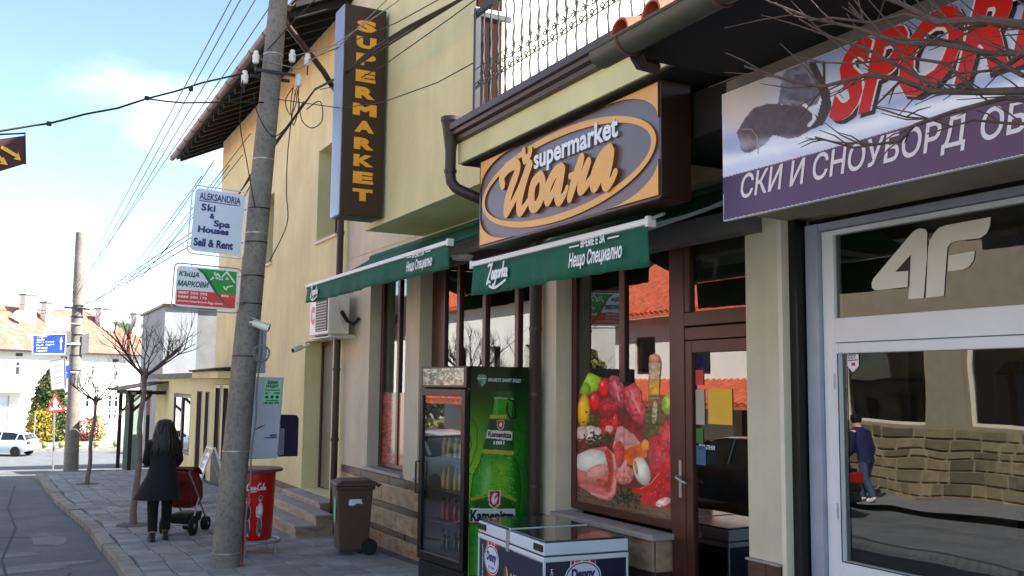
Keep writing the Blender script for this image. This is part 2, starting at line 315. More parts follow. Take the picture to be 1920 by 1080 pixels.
M = dict(
    yellow=mat('yellow_stucco', (200, 191, 143), .9, .06, 1.2, .35, 220, stain=.15, sscale=.5, streak=.06),
    beige=mat('beige_stucco', (192, 183, 158), .9, .05, 1.5, .35, 220, stain=.14, sscale=.8, streak=.09),
    white_wall=mat('white_stucco', (226, 222, 210), .9, .05, 1, .25, 150, stain=.1, sscale=.4),
    white_far=mat('white_render', (190, 188, 180), .9, .06, .4, .1, 40, stain=.1, sscale=.2),
    grey_wall=mat('grey_render', (104, 104, 103), .95, .12, 1.1, .3, 90, stain=.3, sscale=.9),
    white_block=mat('pale_grey_render', (128, 130, 132), .95, .08, 1.1, .3, 90, stain=.12, sscale=.6),
    brown_frame=mat('brown_window_frame', (64, 32, 22), .38, .1, 6, .04, 60),
    gutter=mat('brown_gutter_metal', (52, 40, 35), .42, .1, 2, metal=.1),
    gutter_green=mat('aged_gutter_metal', (74, 76, 64), .5, .2, 2, metal=.3, stain=.2),
    gutter_grey=mat('grey_brown_gutter', (104, 88, 84), .5, .2, 3, metal=.3, stain=.25, sscale=3),
    timber=mat('dark_timber', (20, 16, 15), .8, .25, 4, .2, 40),
    timber2=mat('weathered_timber', (46, 34, 28), .85, .3, 4, .25, 50),
    iron=mat('wrought_iron', (30, 31, 38), .5, .15, 8),
    stone_sill=mat('stone_sill', (138, 132, 128), .6, .1, 6, .1, 90, stain=.15, sscale=3),
    trav=grad_tile('travertine_tile', (150, 126, 100), (116, 92, 70)),
    trav_dark=grad_tile('brown_stone_band', (74, 52, 40), (50, 34, 27)),
    trav_pale=grad_tile('pale_step_stone', (150, 128, 104), (112, 92, 72)),
    sill_white=mat('white_sill', (196, 186, 166), .7, .06, 5),
    dark_door=mat('dark_wood_door', (44, 26, 23), .9, .15, 5, .1, 30, spec=.1),
    grey_door=mat('grey_green_door', (106, 106, 92), .5, .08, 3),
    pvc=mat('white_pvc', (212, 213, 216), .35, .03, 3, stain=.05),
    pvc_dirty=mat('grey_pvc', (140, 143, 156), .42, .06, 4, stain=.12, sscale=2),
    black=mat('black_rubber', (14, 14, 15), .6, .1, 8),
    blackgloss=mat('black_enamel', (14, 14, 16), .3, .1, 8),
    interior=mat('shop_interior', (92, 86, 78), .9, .3, 1.2),
    roller=mat('roller_shutter_box', (116, 106, 84), .6, .1, 3, stain=.15),
    board_grey=mat('grey_eave_board', (96, 90, 86), .7, .12, 4, stain=.15),
    soffit=mat('black_brown_soffit', (20, 15, 13), .9, .2, 5),
    tile_roof=mat('clay_roof_tile', (176, 84, 56), .85, .22, 5, .2, 60, rnd=.16, col2=(140, 70, 52), c2scale=9),
    tile_old=mat('old_clay_roof', (122, 84, 68), .9, .2, 3, .2, 60, rnd=.1, col2=(142, 106, 88), c2scale=1.2),
    asphalt=mat('asphalt', (84, 86, 88), .92, .22, 38, .5, 140, col2=(104, 104, 104), c2scale=.9, c2lo=.3, c2hi=.75, stain=.22, sscale=1.3),
    patch=mat('pale_asphalt', (112, 111, 110), .92, .22, 30, .4, 120, stain=.2, sscale=1.5),  # paler asphalt, for the painted sun streaks and the opposite pavement
    crack=mat('tar_seam', (46, 46, 48), .8, .2, 3),
    earth=mat('ground_earth', (104, 102, 90), .95, .2, .3, .3, 20, col2=(92, 100, 64), c2scale=.4),
    paver=mat('paving_slab', (130, 130, 127), .9, .14, 4, .4, 90, rnd=.2, stain=.3, sscale=1.8),
    joint=mat('sandy_joint', (84, 81, 77), .95, .2, 6, .4, 80),
    kerb=mat('concrete_kerb', (132, 127, 118), .9, .15, 4, .45, 60, rnd=.12, stain=.3, sscale=2.5),
    conc=mat('pole_concrete', (120, 115, 106), .9, .12, 5, .5, 45, stain=.22, sscale=2.2, col2=(104, 99, 91), c2scale=22),
    steel=mat('galvanised_steel', (150, 150, 150), .4, .1, 6, metal=.7),
    rust=mat('rusty_steel', (92, 62, 52), .7, .2, 9, metal=.3),
    cable=mat('black_cable', (22, 21, 22), .6, .1, 4),
    cable_grey=mat('grey_cable', (112, 112, 116), .6, .1, 4),
    porcelain=mat('white_porcelain', (214, 210, 202), .25, .06, 8, coat=.3),
    sign_white=mat('white_sign_sheet', (206, 212, 224), .4, .03, 3, stain=.06),
    sign_brown=mat('brown_sign_sheet', (48, 30, 24), .3, .06, 2),
    sign_gold=mat('amber_sign_letter', (226, 156, 36), .4, .05, 6),
    silver=mat('brushed_silver_sheet', (140, 144, 156), .3, .08, 2, metal=.6),
    sign_slate=mat('slate_sign_sheet', (92, 84, 86), .3, .04, 3),
    gold=mat('gold_letter_face', (204, 148, 62), .35, .05, 4),
    gold_side=mat('bronze_letter_side', (118, 66, 24), .35, .08, 4),
    chrome=mat('silver_letter', (196, 196, 196), .35, .05, 6, metal=.15),
    awning=mat('green_awning_cloth', (10, 82, 61), .8, .08, 3, .25, 260, stain=.15, sscale=2),
    awn_bar=mat('white_awning_bar', (206, 208, 206), .45, .04, 4),
    white=mat('white_lettering', (226, 228, 226), .6, .02, 4),
    cream=mat('cream_lettering', (214, 204, 210), .6, .02, 4),
    navy_txt=mat('navy_lettering', (30, 34, 96), .5, .05, 4),
    green_txt=mat('dark_green_lettering', (20, 70, 56), .5, .05, 4),
    red=mat('red_paint', (176, 12, 16), .35, .08, 3, coat=.2),
    red_sign=mat('red_sign_print', (200, 52, 40), .45, .03, 4),
    green_sign=mat('green_sign_print', (34, 132, 42), .45, .03, 4),
    teal_sign=mat('teal_sign_print', (20, 84, 74), .45, .03, 4),
    grey_sign=mat('grey_sign_print', (202, 206, 208), .45, .03, 4),
    letter_red=mat('red_sign_letter', (186, 22, 22), .4, .05, 3),
    letter_black=mat('black_sign_letter', (32, 32, 40), .4, .05, 3),
    frost=mat('frosted_film', (198, 194, 184), .6, .04, 3),
    bin=mat('brown_bin_plastic', (70, 50, 42), .5, .08, 5, .05, 80, stain=.1, sscale=4),
    ac=mat('ac_white_enamel', (206, 204, 196), .4, .05, 4, stain=.12, sscale=3),
    mesh_grey=mat('dark_grille', (58, 56, 52), .6, .1, 20),
    cab=mat('pale_grey_cabinet', (172, 180, 192), .4, .04, 3, stain=.12, sscale=2.5),
    hood=mat('navy_phone_hood', (28, 26, 58), .35, .06, 4),
    mint=mat('mint_poster', (150, 214, 176), .7, .03, 6),
    navy=mat('navy_freezer_side', (22, 24, 56), .3, .08, 3, coat=.3),
    fz_white=mat('freezer_rim', (190, 198, 206), .35, .04, 4, stain=.08),
    fz_top=mat('freezer_glass_lid', (38, 40, 48), .12, .2, 4, coat=.5),
    bark=mat('grey_brown_bark', (112, 98, 88), .9, .2, 12, .6, 60),
    bark2=mat('dark_twig_bark', (80, 64, 56), .9, .25, 20, .5, 90),
    leaf_dark=mat('dark_evergreen_leaf', (52, 66, 30), .7, .3, 3, rnd=.0, col2=(110, 104, 40), c2scale=1.4),
    leaf_gold=mat('golden_leaf', (150, 128, 44), .7, .3, 3, col2=(92, 96, 36), c2scale=2),
    leaf_red=mat('red_shrub_leaf', (140, 62, 60), .7, .3, 4, col2=(120, 110, 60), c2scale=4),
    forest=mat('far_forest', (56, 72, 52), .95, .35, .25, 0, col2=(80, 84, 56), c2scale=.1),
    hair=mat('black_hair', (8, 7, 8), .45, .3, 30, .5, 60, stretch=(1, 1, .15)),
    coat=mat('dark_navy_coat', (9, 11, 18), .85, .15, 6, .3, 200),
    trousers=mat('black_trousers', (6, 6, 8), .85, .15, 8, .2, 100),
    boots=mat('black_boots', (10, 10, 11), .5, .1, 8),
    skin=mat('skin', (196, 148, 122), .55, .05, 10),
    pram=mat('dark_red_pram_cloth', (92, 6, 14), .8, .12, 6, .25, 140),
    silver_car=mat('silver_car_paint', (186, 190, 200), .28, .02, 2, metal=.35, coat=.6),
    dark_car=mat('dark_car_paint', (18, 20, 26), .25, .02, 2, metal=.2, coat=.8),
    car_glass=mat('dark_car_glass', (22, 26, 30), .08, .05, 2, coat=.5),
    tyre=mat('tyre_rubber', (22, 22, 23), .8, .1, 10),
    rim=mat('alloy_rim', (150, 152, 156), .35, .06, 10, metal=.7),
    lamp_red=mat('red_lamp_lens', (150, 14, 18), .2, .1, 8, coat=.5),
    blue_sign=mat('blue_road_sign', (34, 66, 190), .45, .03, 3),
    banner=mat('maroon_banner', (60, 20, 26), .7, .1, 4),
    amber=mat('amber_arrow', (222, 172, 40), .6, .05, 4),
    lime=mat('yellow_green_bollard', (112, 118, 58), .6, .08, 4),
    stonewall=mat('field_stone', (112, 98, 74), .9, .25, 6, .5, 30, rnd=.45, col2=(112, 98, 76), c2scale=7),
    mortar=mat('mortar', (130, 120, 100), .95, .1, 6, .4, 60),
    curtain=mat('grey_green_blind', (120, 118, 100), .85, .06, 6),
    jacket_blue=mat('blue_jacket', (20, 26, 62), .8, .1, 6),
    jeans=mat('blue_jeans', (54, 66, 92), .85, .15, 8),
    white_shoe=mat('white_shoe', (214, 212, 206), .5, .05, 8),
    aqua=mat('aqua_painted_wall', (120, 140, 132), .85, .1, 2, stain=.15),
    bottle_green=mat('green_bottle_glass', (20, 62, 30), .15, .1, 5, coat=.6),
    bottle_red=mat('red_bottle', (150, 26, 24), .2, .1, 5, coat=.6),
    bottle_yellow=mat('yellow_label_bottle', (196, 186, 120), .3, .1, 5, coat=.4),
    fridge_in=mat('fridge_lining', (190, 198, 208), .5, .05, 4),
    pane=glass('window_glass', (.80, .82, .80), 2.3, .015),
    pane_ski=glass('ski_door_glass', (.76, .78, .76), 2.0, .12),
    pane_fr=glass('fridge_door_glass', (.94, .97, 1.0), 2.1, .02),
    pane_far=glass('far_window_glass', (.5, .52, .54), 1.8),
    print=printed('printed_film', .4, .35), print_matt=printed('printed_panel', .5),
)
def stain_mat(name, c):
    return mat(name, c, .5, .05, 5)
# ------------------------------------------------------------------ ground, road, pavement
def strip(name, mat_, xa, xb, ys, lift, nx=1, kind='structure'):
    b = MB()
    n = len(ys); vs = []
    for y in ys:
        a, c = (xa(y) if callable(xa) else xa), (xb(y) if callable(xb) else xb)
        for i in range(nx+1): vs.append((a+(c-a)*i/nx, y, gz(y)+lift))
    fs = [(j*(nx+1)+i, j*(nx+1)+i+1, (j+1)*(nx+1)+i+1, (j+1)*(nx+1)+i) for j in range(n-1) for i in range(nx)]
    b.add(vs, fs); o = b.build(name, mat_, fix=False); o['kind'] = kind; return o
YS = [-60, -20, 0, 5, 10, 15, 20, 25, 28, 30, 33, 36, 40, 45, 50, 55, 58, 60, 63, 70, 75, 80, 85, 100, 140, 250, 400]
strip('ground', M['earth'], -400, 400, YS+[1400], -.15)
def kx(y):                                                   # kerb line
    pts = [(-30, 1.5), (12, 1.46), (17.5, 1.42), (22.4, 1.18), (31.2, 1.02), (32.6, 1.6), (33.4, 2.6), (34, 4.6)]
    for (a, xa), (b_, xb) in zip(pts, pts[1:]):
        if y <= b_: return xa+(xb-xa)*(y-a)/(b_-a)
    return pts[-1][1]
strip('road', M['asphalt'], -5.2, lambda y: kx(y)+.02 if y < 34 else 40, [-30, -10, 0, 4, 8, 10, 12, 14, 17.5, 20, 22.4, 25, 28, 30, 31.2, 32.6, 33.4, 34, 36, 40, 45, 50, 55, 58, 60, 64, 69], -.12)
strip('road_crossing', M['asphalt'], -40, -5.2, [34, 40, 50, 58, 60, 64, 69], -.12)
# pale patches painted as streaks of sunlight, and tar seams, on the road
def decal(name, mat_, pts, lift):
    b = MB(); b.quad(*[(x, y, gz(y)+lift) for x, y in pts]); o = b.build(name, mat_); o['kind'] = 'structure'; return o
def blob(cx, cy, rx, ry, sd, rot=0.):
    r = random.Random(sd); n = 26; ph = [r.uniform(0, 6.28) for _ in range(4)]
    out = []
    for k in range(n):
        a = 2*math.pi*k/n; q = 1+.16*math.sin(2*a+ph[0])+.12*math.sin(3*a+ph[1])+.09*math.sin(5*a+ph[2])+r.uniform(-.06, .06); u, v = rx*q*math.cos(a), ry*q*math.sin(a); out.append((cx+u*math.cos(rot)-v*math.sin(rot), cy+u*math.sin(rot)+v*math.cos(rot)))
    return out
decal('road_sun_patch', M['patch'], blob(.35, 14.0, .8, .28, 2, .2), -.116)
decal('road_sun_patch', M['patch'], blob(.15, 15.3, .5, .2, 5, .1), -.1156)
decal('road_sun_patch', M['patch'], blob(.72, 16.8, .24, .8, 9), -.1155)
b = MB()
for pts in ([(.05, 10.5), (.18, 12.6), (.1, 14.9), (.3, 18.5), (.2, 22), (.38, 28)], [(-.6, 17.0), (.1, 17.3), (.75, 17.1)], [(.75, 10), (.7, 12.2), (.85, 13.4)]):
    for (xa, ya), (xb, yb) in zip(pts, pts[1:]): 
        d = Vector((xb-xa, yb-ya)).normalized(); nx_, ny_ = -d.y*.018, d.x*.018
        b.quad((xa-nx_, ya-ny_, gz(ya)-.1145), (xb-nx_, yb-ny_, gz(yb)-.1145), (xb+nx_, yb+ny_, gz(yb)-.1145), (xa+nx_, ya+ny_, gz(ya)-.1145))
b.build('road_seam', M['crack'])['kind'] = 'structure'
# pavement with slabs, the near ones each a piece
PV = strip('pavement', M['joint'], lambda y: kx(y)+.05, 5.0, [-12, 0, 4, 8, 10, 12, 14, 17.5, 20, 22.4, 25, 28, 30, 31.2, 32.2], -.018)
sl_m = {}
def slab_geo(b, x, y, s, t, dz, seed):
    r = random.Random(seed); h = [gz(y-s/2)+dz+r.uniform(-.004, .004), 0]; g = s/2-.007; z0 = gz(y)-.05
    za, zb = gz(y-g)+dz, gz(y+g)+dz; q = r.uniform(-.003, .003)
    top = [(x-g+.01, y-g+.01, za+q), (x+g-.01, y-g+.01, za-q), (x+g-.01, y+g-.01, zb-q), (x-g+.01, y+g-.01, zb+q)]
    mid = [(x-g, y-g, za-.008), (x+g, y-g, za-.008), (x+g, y+g, zb-.008), (x-g, y+g, zb-.008)]
    bot = [(a, c, z0) for a, c, _ in mid]
    n = 0
    b.add(bot+mid+top, [(0, 1, 5, 4), (1, 2, 6, 5), (2, 3, 7, 6), (3, 0, 4, 7), (4, 5, 9, 8), (5, 6, 10, 9), (6, 7, 11, 10), (7, 4, 8, 11), (8, 9, 10, 11)])
S_ = .335; rest = MB(); npv = 0; seed = 0
for iy in range(-10, 96):
    y = iy*S_+.17
    for ix in range(11):
        x = kx(y)+.12+S_*.5+ix*S_*1.0+.02*math.sin(iy)
        if x+S_*.5 > 4.76: continue
        seed += 1; vis = 11.2 < y
        if vis and npv < 292:
            bb = MB(); slab_geo(bb, 0, 0, S_, 0, 0, seed)
            # own tiny mesh (height differs slab by slab)
            bb = MB(); slab_geo(bb, x, y, S_, 0, random.uniform(-.004, .004), seed); bb.build('paving_slab', M['paver'], PV, fix=False); npv += 1
        else: slab_geo(rest, x, y, S_, 0, random.uniform(-.004, .004), seed)
o = rest.build('paving_slab_field', M['paver'], PV, fix=False); o['kind'] = 'stuff'
# kerb stones
KB = bpy.data.objects.new('kerb', None); COL.objects.link(KB); KB['kind'] = 'structure'
y = 3.0; i = 0
while y < 33.4:
    L = 1.0 if y < 31 else .5; y2 = y+L-.015; xa, xb = kx(y), kx(y2); bb = MB(); h = .0+random.uniform(-.008, .01); d = random.uniform(-.012, .012)
    ring = lambda x, yy: [(x-.09+d, yy, gz(yy)-.2), (x-.09+d, yy, gz(yy)-.02+h), (x-.075+d, yy, gz(yy)+h), (x+.09+d, yy, gz(yy)+h), (x+.09+d, yy, gz(yy)-.2)]
    bb.rings([ring(xa, y), ring(xb, y2)]); bb.build('kerb_stone', M['kerb'], KB); y += L; i += 1
# far side: pavement before the white house
strip('far_pavement', M['paver'], -60, 40, [69, 75, 80, 85, 100], .03)
fk = MB(); fk.box(-60, 40, 68.75, 69.0, gz(69)-.2, gz(69)+.06); fk.build('far_kerb', M['kerb'])['kind'] = 'structure'
# wooded hills far behind
def hills():
    b = MB(); vs = []; n = 160
    for i in range(n+1):
        x = -500+1100*i/n; top = 30+7*math.sin(x*.012+.6)+3*math.sin(x*.031)+(1.5*math.sin(x*.33)+1.0*math.sin(x*.71+2))+random.uniform(-1.0, 1.0)
        vs += [(x, 600, -6), (x, 640, top*.55+random.uniform(-1, 1)), (x, 700, top)]
    fs = [(i*3+k, (i+1)*3+k, (i+1)*3+k+1, i*3+k+1) for i in range(n) for k in range(2)]
    b.add(vs, fs); b.build('wooded_hills', M['forest'])['kind'] = 'structure'
hills()
# ------------------------------------------------------------------ the yellow supermarket building
P_, W_ = 4.8, 5.0
def wall_x(b, x0, x1, y0, y1, z0, z1, holes):
    ys = sorted({y0, y1, *[v for h in holes for v in h[:2] if y0 < v < y1]}); zs = sorted({z0, z1, *[v for h in holes for v in h[2:] if z0 < v < z1]})
    for ya, yb in zip(ys, ys[1:]):
        run = None
        for za, zb in zip(zs, zs[1:]):
            my, mz = (ya+yb)/2, (za+zb)/2
            solid = not any(h[0] < my < h[1] and h[2] < mz < h[3] for h in holes)
            if solid: run = (run[0], zb) if run else (za, zb)
            if (not solid) and run: b.box(x0, x1, ya, yb, *run); run = None
        if run: b.box(x0, x1, ya, yb, *run)
    return b
SM = thing('supermarket_building', 'yellow and beige rendered supermarket building with balcony, brown gutters and stone plinth', 'building', (6, 10, -2.2))
YB = 14.98                                                     # paint changes at the downpipe
# ground floor: beige piers, lintel
b = MB(); wall_x(b, P_, 5.12, 5.5, YB, -2.6, 1.98, [(12.33, 13.80, -1.22, 1.62), (8.64, 11.83, -1.22, 1.62), (5.5, 8.26, -3, 1.62)])
b.build('ground_floor_wall', M['beige'], SM)
b = MB(); b.box(P_+.01, 5.12, 11.72, YB, 1.99, 6.6); b.build('side_wall', M['beige'], SM)
# left wing in yellow with openings
b = MB(); wall_x(b, P_, 5.2, YB, 25.85, -2.7, 6.35, [(15.62, 17.30, -1.86, .75), (15.52, 16.80, 2.5, 4.16), (20.02, 21.3, 2.5, 3.98), (22.35, 22.95, .38, .95), (22.6, 23.5, -2.45, -.05), (23.85, 24.6, -2.45, -.05), (24.85, 25.6, -2.45, -.05)])
b.box(5.2, 12, 25.55, 25.85, -2.7, 6.35); b.box(11.7, 12, 5.5, 25.5, -2.7, 6.4)
b.build('left_wing_wall', M['yellow'], SM)
b = MB(); b.box(5.21, 11.69, YB, 25.5, 6.2, 6.3); b.box(5.21, 11.69, YB, YB+.15, -2.7, 6.19); b.build('inner_ceiling', M['interior'], SM)
# overhanging upper storey
b = MB(); b.box(3.97, 4.79, 7.98, 11.70, 1.94, 6.7); b.build('overhanging_storey', M['yellow'], SM)
b = MB(); b.box(4.0, 9.5, 7.93, 7.978, 2.30, 6.7); b.build('terrace_back_wall', M['white_wall'], SM)
b = MB(); b.box(3.965, 4.0, 7.925, 7.978, 2.30, 6.7); b.build('corner_strip', M['yellow'], SM)
# balcony slab with its fascia and gutter profile
b = MB(); b.box(3.5, 9.5, 4.62, 7.79, 1.97, 2.295); bs = b.build('balcony_slab', M['yellow'], SM)
b = MB(); b.box(3.52, 5.5, 4.64, 7.75, 1.952, 1.968); b.build('balcony_soffit', M['timber'], SM)
prof = [(3.497, 2.155), (3.455, 2.165), (3.45, 2.20), (3.415, 2.215), (3.41, 2.245), (3.385, 2.255), (3.38, 2.31), (3.39, 2.31), (3.40, 2.27), (3.497, 2.27)]
b = MB(); b.prism([(x, 4.60, z) for x, z in prof], (0, 3.22, 0)); gt = b.build('balcony_gutter', M['gutter'], SM)
b = MB(); b.prism([(3.50, 4.585, 2.15), (3.37, 4.585, 2.20), (3.37, 4.585, 2.315), (3.50, 4.585, 2.315)], (0, .014, 0)); b.build('gutter_end_cap', M['sill_white'], gt)
# rainwater head and bent pipe
hx_ = 3.43; h0, h1, h2 = atX(846, 224, hx_), atX(849, 276, hx_), atX(848, 335, hx_); rw = Vector((hx_, h0.y, 0))
b = MB(); b.lathe([(.050, h1.z-.03), (.054, h1.z), (.086, h0.z-.03), (.094, h0.z-.02), (.094, h0.z+.015), (.08, h0.z+.015)], (rw.x, rw.y, 0), 18); b.build('rainwater_head', M['gutter'], SM, smooth=True)
zb0 = h2.z; pts = [(rw.x, rw.y, h1.z), (rw.x, rw.y, zb0+.05), (rw.x+.012, rw.y, zb0-.02), (rw.x+.05, rw.y-.02, zb0-.075), (rw.x+.12, rw.y-.06, zb0-.115), (rw.x+.35, rw.y-.12, zb0-.20), (rw.x+.9, rw.y-.2, zb0-.36)]
b = MB(); b.tube(pts, .05, 12); dp = b.build('downpipe', M['gutter'], SM, smooth=True)
b = MB(); b.tube([(rw.x, rw.y, zb0+.06), (rw.x, rw.y, zb0+.09)], .058, 12); b.build('pipe_collar', M['gutter'], dp, smooth=True)
# railing: each baluster its own piece
RX = 3.62; y0r, y1r = 4.66, 7.68
for z_, h_ in ((2.42, .03), (3.33, .045)):
    b = MB(); b.box(RX-.02, RX+.02, y0r, y1r, z_, z_+h_); b.build('hand_rail' if h_ > .04 else 'bottom_rail', M['iron'], SM)
b = MB(); b.tube([(RX, y0r, 2.66), (RX, y1r, 2.66)], .005, 5); b.tube([(RX, y0r, 2.84), (RX, y1r, 2.84)], .004, 5); b.build('scroll_rail', M['iron'], SM)
for y_ in (y0r, y1r):
    b = MB(); b.box(RX-.025, RX+.025, y_-.025, y_+.025, 2.30, 3.40); b.build('railing_post', M['iron'], SM)
bal = None; nb = 21
for i in range(1, nb):
    y_ = y0r+(y1r-y0r)*i/nb
    if bal is None:
        b = MB(); zz = [2.44+.89*k/18 for k in range(19)]
        b.tube([(RX+.004*math.sin(k*1.9), y_+.004*math.cos(k*1.9), z) for k, z in enumerate(zz)], [.0085+.004*(1 if 7 < k < 11 else 0)+.0015*math.sin(k*2.5) for k in range(19)], 5)
        bal = b.build('baluster', M['iron'], SM, smooth=True); yb0 = y_
    else: 
        c = bal.copy(); COL.objects.link(c); c.location.y += y_-yb0
# scrolls between balusters
def scroll_pts(y_, z_, s, up):
    pts = []
    for k in range(15):
        t = k/14; a = t*2*math.pi*1.15; r_ = s*(.32-.22*t); pts.append((RX+.012, y_+s*.35*(1-t)*0+r_*math.cos(a+1.57), z_+up*(s*.3+r_*math.sin(a+1.57)-s*.32)))
    return [(RX+.012, y_-s*.9, z_-up*s*.12), (RX+.012, y_-s*.45, z_-up*s*.02)]+pts
sc0 = None; step = (y1r-y0r)/nb
for i in range(nb):
    y_ = y0r+step*(i+.5)
    if sc0 is None:
        b = MB(); b.tube(scroll_pts(y_, 2.78, .10, 1), .006, 4); b.tube(scroll_pts(y_+.03, 2.70, .10, -1), .006, 4); sc0 = b.build('scroll', M['iron'], SM, smooth=True); ys0 = y_
    else: c = sc0.copy(); COL.objects.link(c); c.location.y += y_-ys0
# side return of the railing and dark screen
for i in range(4):
    b = MB(); x_ = RX+.06+i*.075; b.tube([(x_+.004*math.sin(k*2), 7.68, 2.32+k*.11) for k in range(10)], .008, 5); b.build('baluster', M['iron'], SM, smooth=True)
b = MB(); b.box(RX, 3.96, 7.66, 7.70, 3.33, 3.375); b.build('hand_rail', M['iron'], SM)
for i in range(2):
    b = MB(); b.box(3.70+i*.135, 3.815+i*.135, 7.84, 7.88, 2.30, 4.4); b.build('screen_panel', M['dark_door'], SM)
b = MB(); b.box(3.66, 4.0, 7.80, 7.9, 3.42, 3.47); b.build('screen_rail', M['sill_white'], SM)
# ---------------- roof of the left wing
b = MB(); ex, ez = 3.82, 6.02; rx, rz = 9.2, 8.55; Y0, Y1 = 14.95, 27.2
sl_ = (rz-ez)/(rx-ex); th = .10
b.add([(ex, Y0, ez), (rx, Y0, rz), (rx, Y1, rz), (ex, Y1, ez), (ex, Y0, ez+th), (rx, Y0, rz+th), (rx, Y1, rz+th), (ex, Y1, ez+th)], [(0, 1, 2, 3), (4, 7, 6, 5), (0, 4, 5, 1), (3, 2, 6, 7), (0, 3, 7, 4), (1, 5, 6, 2)])
b.add([(rx, Y0, rz), (14.5, Y0, ez), (14.5, Y1, ez), (rx, Y1, rz), (rx, Y0, rz+th), (14.5, Y0, ez+th), (14.5, Y1, ez+th), (rx, Y1, rz+th)], [(0, 1, 2, 3), (4, 7, 6, 5), (0, 4, 5, 1), (3, 2, 6, 7), (0, 3, 7, 4), (1, 5, 6, 2)])
roof = b.build('roof', M['timber'], SM)
b = MB(); b.add([(ex-.03, Y0-.02, ez+th+.005), (rx, Y0-.02, rz+th+.005), (rx, Y1+.02, rz+th+.005), (ex-.03, Y1+.02, ez+th+.005), (ex-.03, Y0-.02, ez+th+.06), (rx, Y0-.02, rz+th+.06), (rx, Y1+.02, rz+th+.06), (ex-.03, Y1+.02, ez+th+.06)], [(0, 1, 2, 3), (4, 7, 6, 5), (0, 4, 5, 1), (3, 2, 6, 7), (0, 3, 7, 4), (1, 5, 6, 2)]); b.build('roof_covering', M['tile_old'], roof)
raf = None
for i in range(21):
    y_ = Y0+.2+i*.58
    if raf is None:
        b = MB(); b.add([(ex+.04, y_-.05, ez-.13), (5.15, y_-.05, ez+(5.15-ex)*sl_-.14), (5.15, y_-.05, ez+(5.15-ex)*sl_-.003), (ex+.04, y_-.05, ez-.003), (ex+.04, y_+.05, ez-.13), (5.15, y_+.05, ez+(5.15-ex)*sl_-.14), (5.15, y_+.05, ez+(5.15-ex)*sl_-.003), (ex+.04, y_+.05, ez-.003)],
                        [(0, 1, 2, 3), (7, 6, 5, 4), (0, 4, 5, 1), (1, 5, 6, 2), (3, 2, 6, 7), (0, 3, 7, 4)]); raf = b.build('rafter', M['timber'], roof); yr = y_
    else: c = raf.copy(); COL.objects.link(c); c.location.y += y_-yr
b = MB(); n = 10
for yy0, yy1 in ((Y0-.05, Y1+.1),):
    r0 = [[(ex-.10+.075*math.cos(math.pi+math.pi*k/n), y, ez+.06+.075*math.sin(math.pi+math.pi*k/n)) for k in range(n+1)]+[(ex-.10+.07*math.cos(math.pi*2-math.pi*k/n), y, ez+.06+.068*math.sin(math.pi*2-math.pi*k/n)) for k in range(n+1)] for y in (yy0, yy1)]
    b.rings(r0)
ge = b.build('eaves_gutter', M['gutter_grey'], roof, smooth=True)
for i in range(12):
    y_ = Y0+.5+i*1.05
    b = MB(); b.tube([(ex-.10+.079*math.cos(math.pi+math.pi*k/8), y_, ez+.06+.079*math.sin(math.pi+math.pi*k/8)) for k in range(9)], .008, 5); b.build('gutter_bracket', M['gutter'], ge)
b = MB(); b.tube([(ex-.1, Y0+.25, ez+.0), (ex-.1, Y0+.25, ez-.12), (ex-.02, Y0+.28, ez-.26), (ex+.2, Y0+.4, ez-.42), (4.5, Y0+.7, ez-.75), (4.72, Y0+.85, ez-.95), (4.72, YB+.06, 4.6)], .05, 10); b.build('eaves_pipe', M['gutter'], ge, smooth=True)
# gable infill
b = MB(); b.prism([(5.2, 25.6, 6.35), (rx+2.5, 25.6, 6.35), (rx, 25.6, rz-.1)], (0, .2, 0)); b.build('gable', M['yellow'], SM)
b = MB(); b.box(4.62, 4.72, YB-.05, YB+.05, -2.5, 4.7); o = MB().tube([(4.68, YB+.02, -2.35), (4.68, YB+.02, 4.62)], .055, 12).build('downpipe', M['gutter'], SM, smooth=True)
for z_ in (-.9, .2, 1.3, 2.4):
    MB().tube([(4.68, YB+.02, z_), (4.68, YB+.02, z_+.05)], .066, 12).build('pipe_collar', M['gutter'], o, smooth=True)
# ---------------- windows of the left wing
def simple_window(y0, y1, z0, z1, x, parent, mframe, n=2, sill=True, pane='pane'):
    b = MB(); t = .06
    b.box(x, x+.06, y0, y0+t, z0, z1); b.box(x, x+.06, y1-t, y1, z0, z1); b.box(x+.001, x+.059, y0+t, y1-t, z1-t, z1); b.box(x+.001, x+.059, y0+t, y1-t, z0, z0+t)
    for i in range(1, n): yy = y0+(y1-y0)*i/n; b.box(x-.004, x+.056, yy-.035, yy+.035, z0+t, z1-t)
    wn = b.build('window', mframe, parent, bev=.004)
    MB().quad((x+.03, y1-t, z0+t), (x+.03, y0+t, z0+t), (x+.03, y0+t, z1-t), (x+.03, y1-t, z1-t)).build('pane', M[pane], wn, fix=False)
    if sill: MB().box(P_-.05, x, y0-.02, y1+.02, z0-.045, z0-.002).build('sill', M['sill_white'], wn)
    return wn
simple_window(15.54, 16.78, 2.5, 4.15, 5.13, SM, M['brown_frame'])
simple_window(20.04, 21.28, 2.5, 3.97, 5.13, SM, M['brown_frame'])
simple_window(22.37, 22.93, .40, .94, 5.10, SM, M['brown_frame'], 1)
b = MB(); b.box(5.4, 11.5, 18.5, 18.6, -2.4, 6.1); b.box(5.4, 11.6, 12.0, 12.06, 2.1, 6.1); b.build('inner_partition', M['interior'], SM)
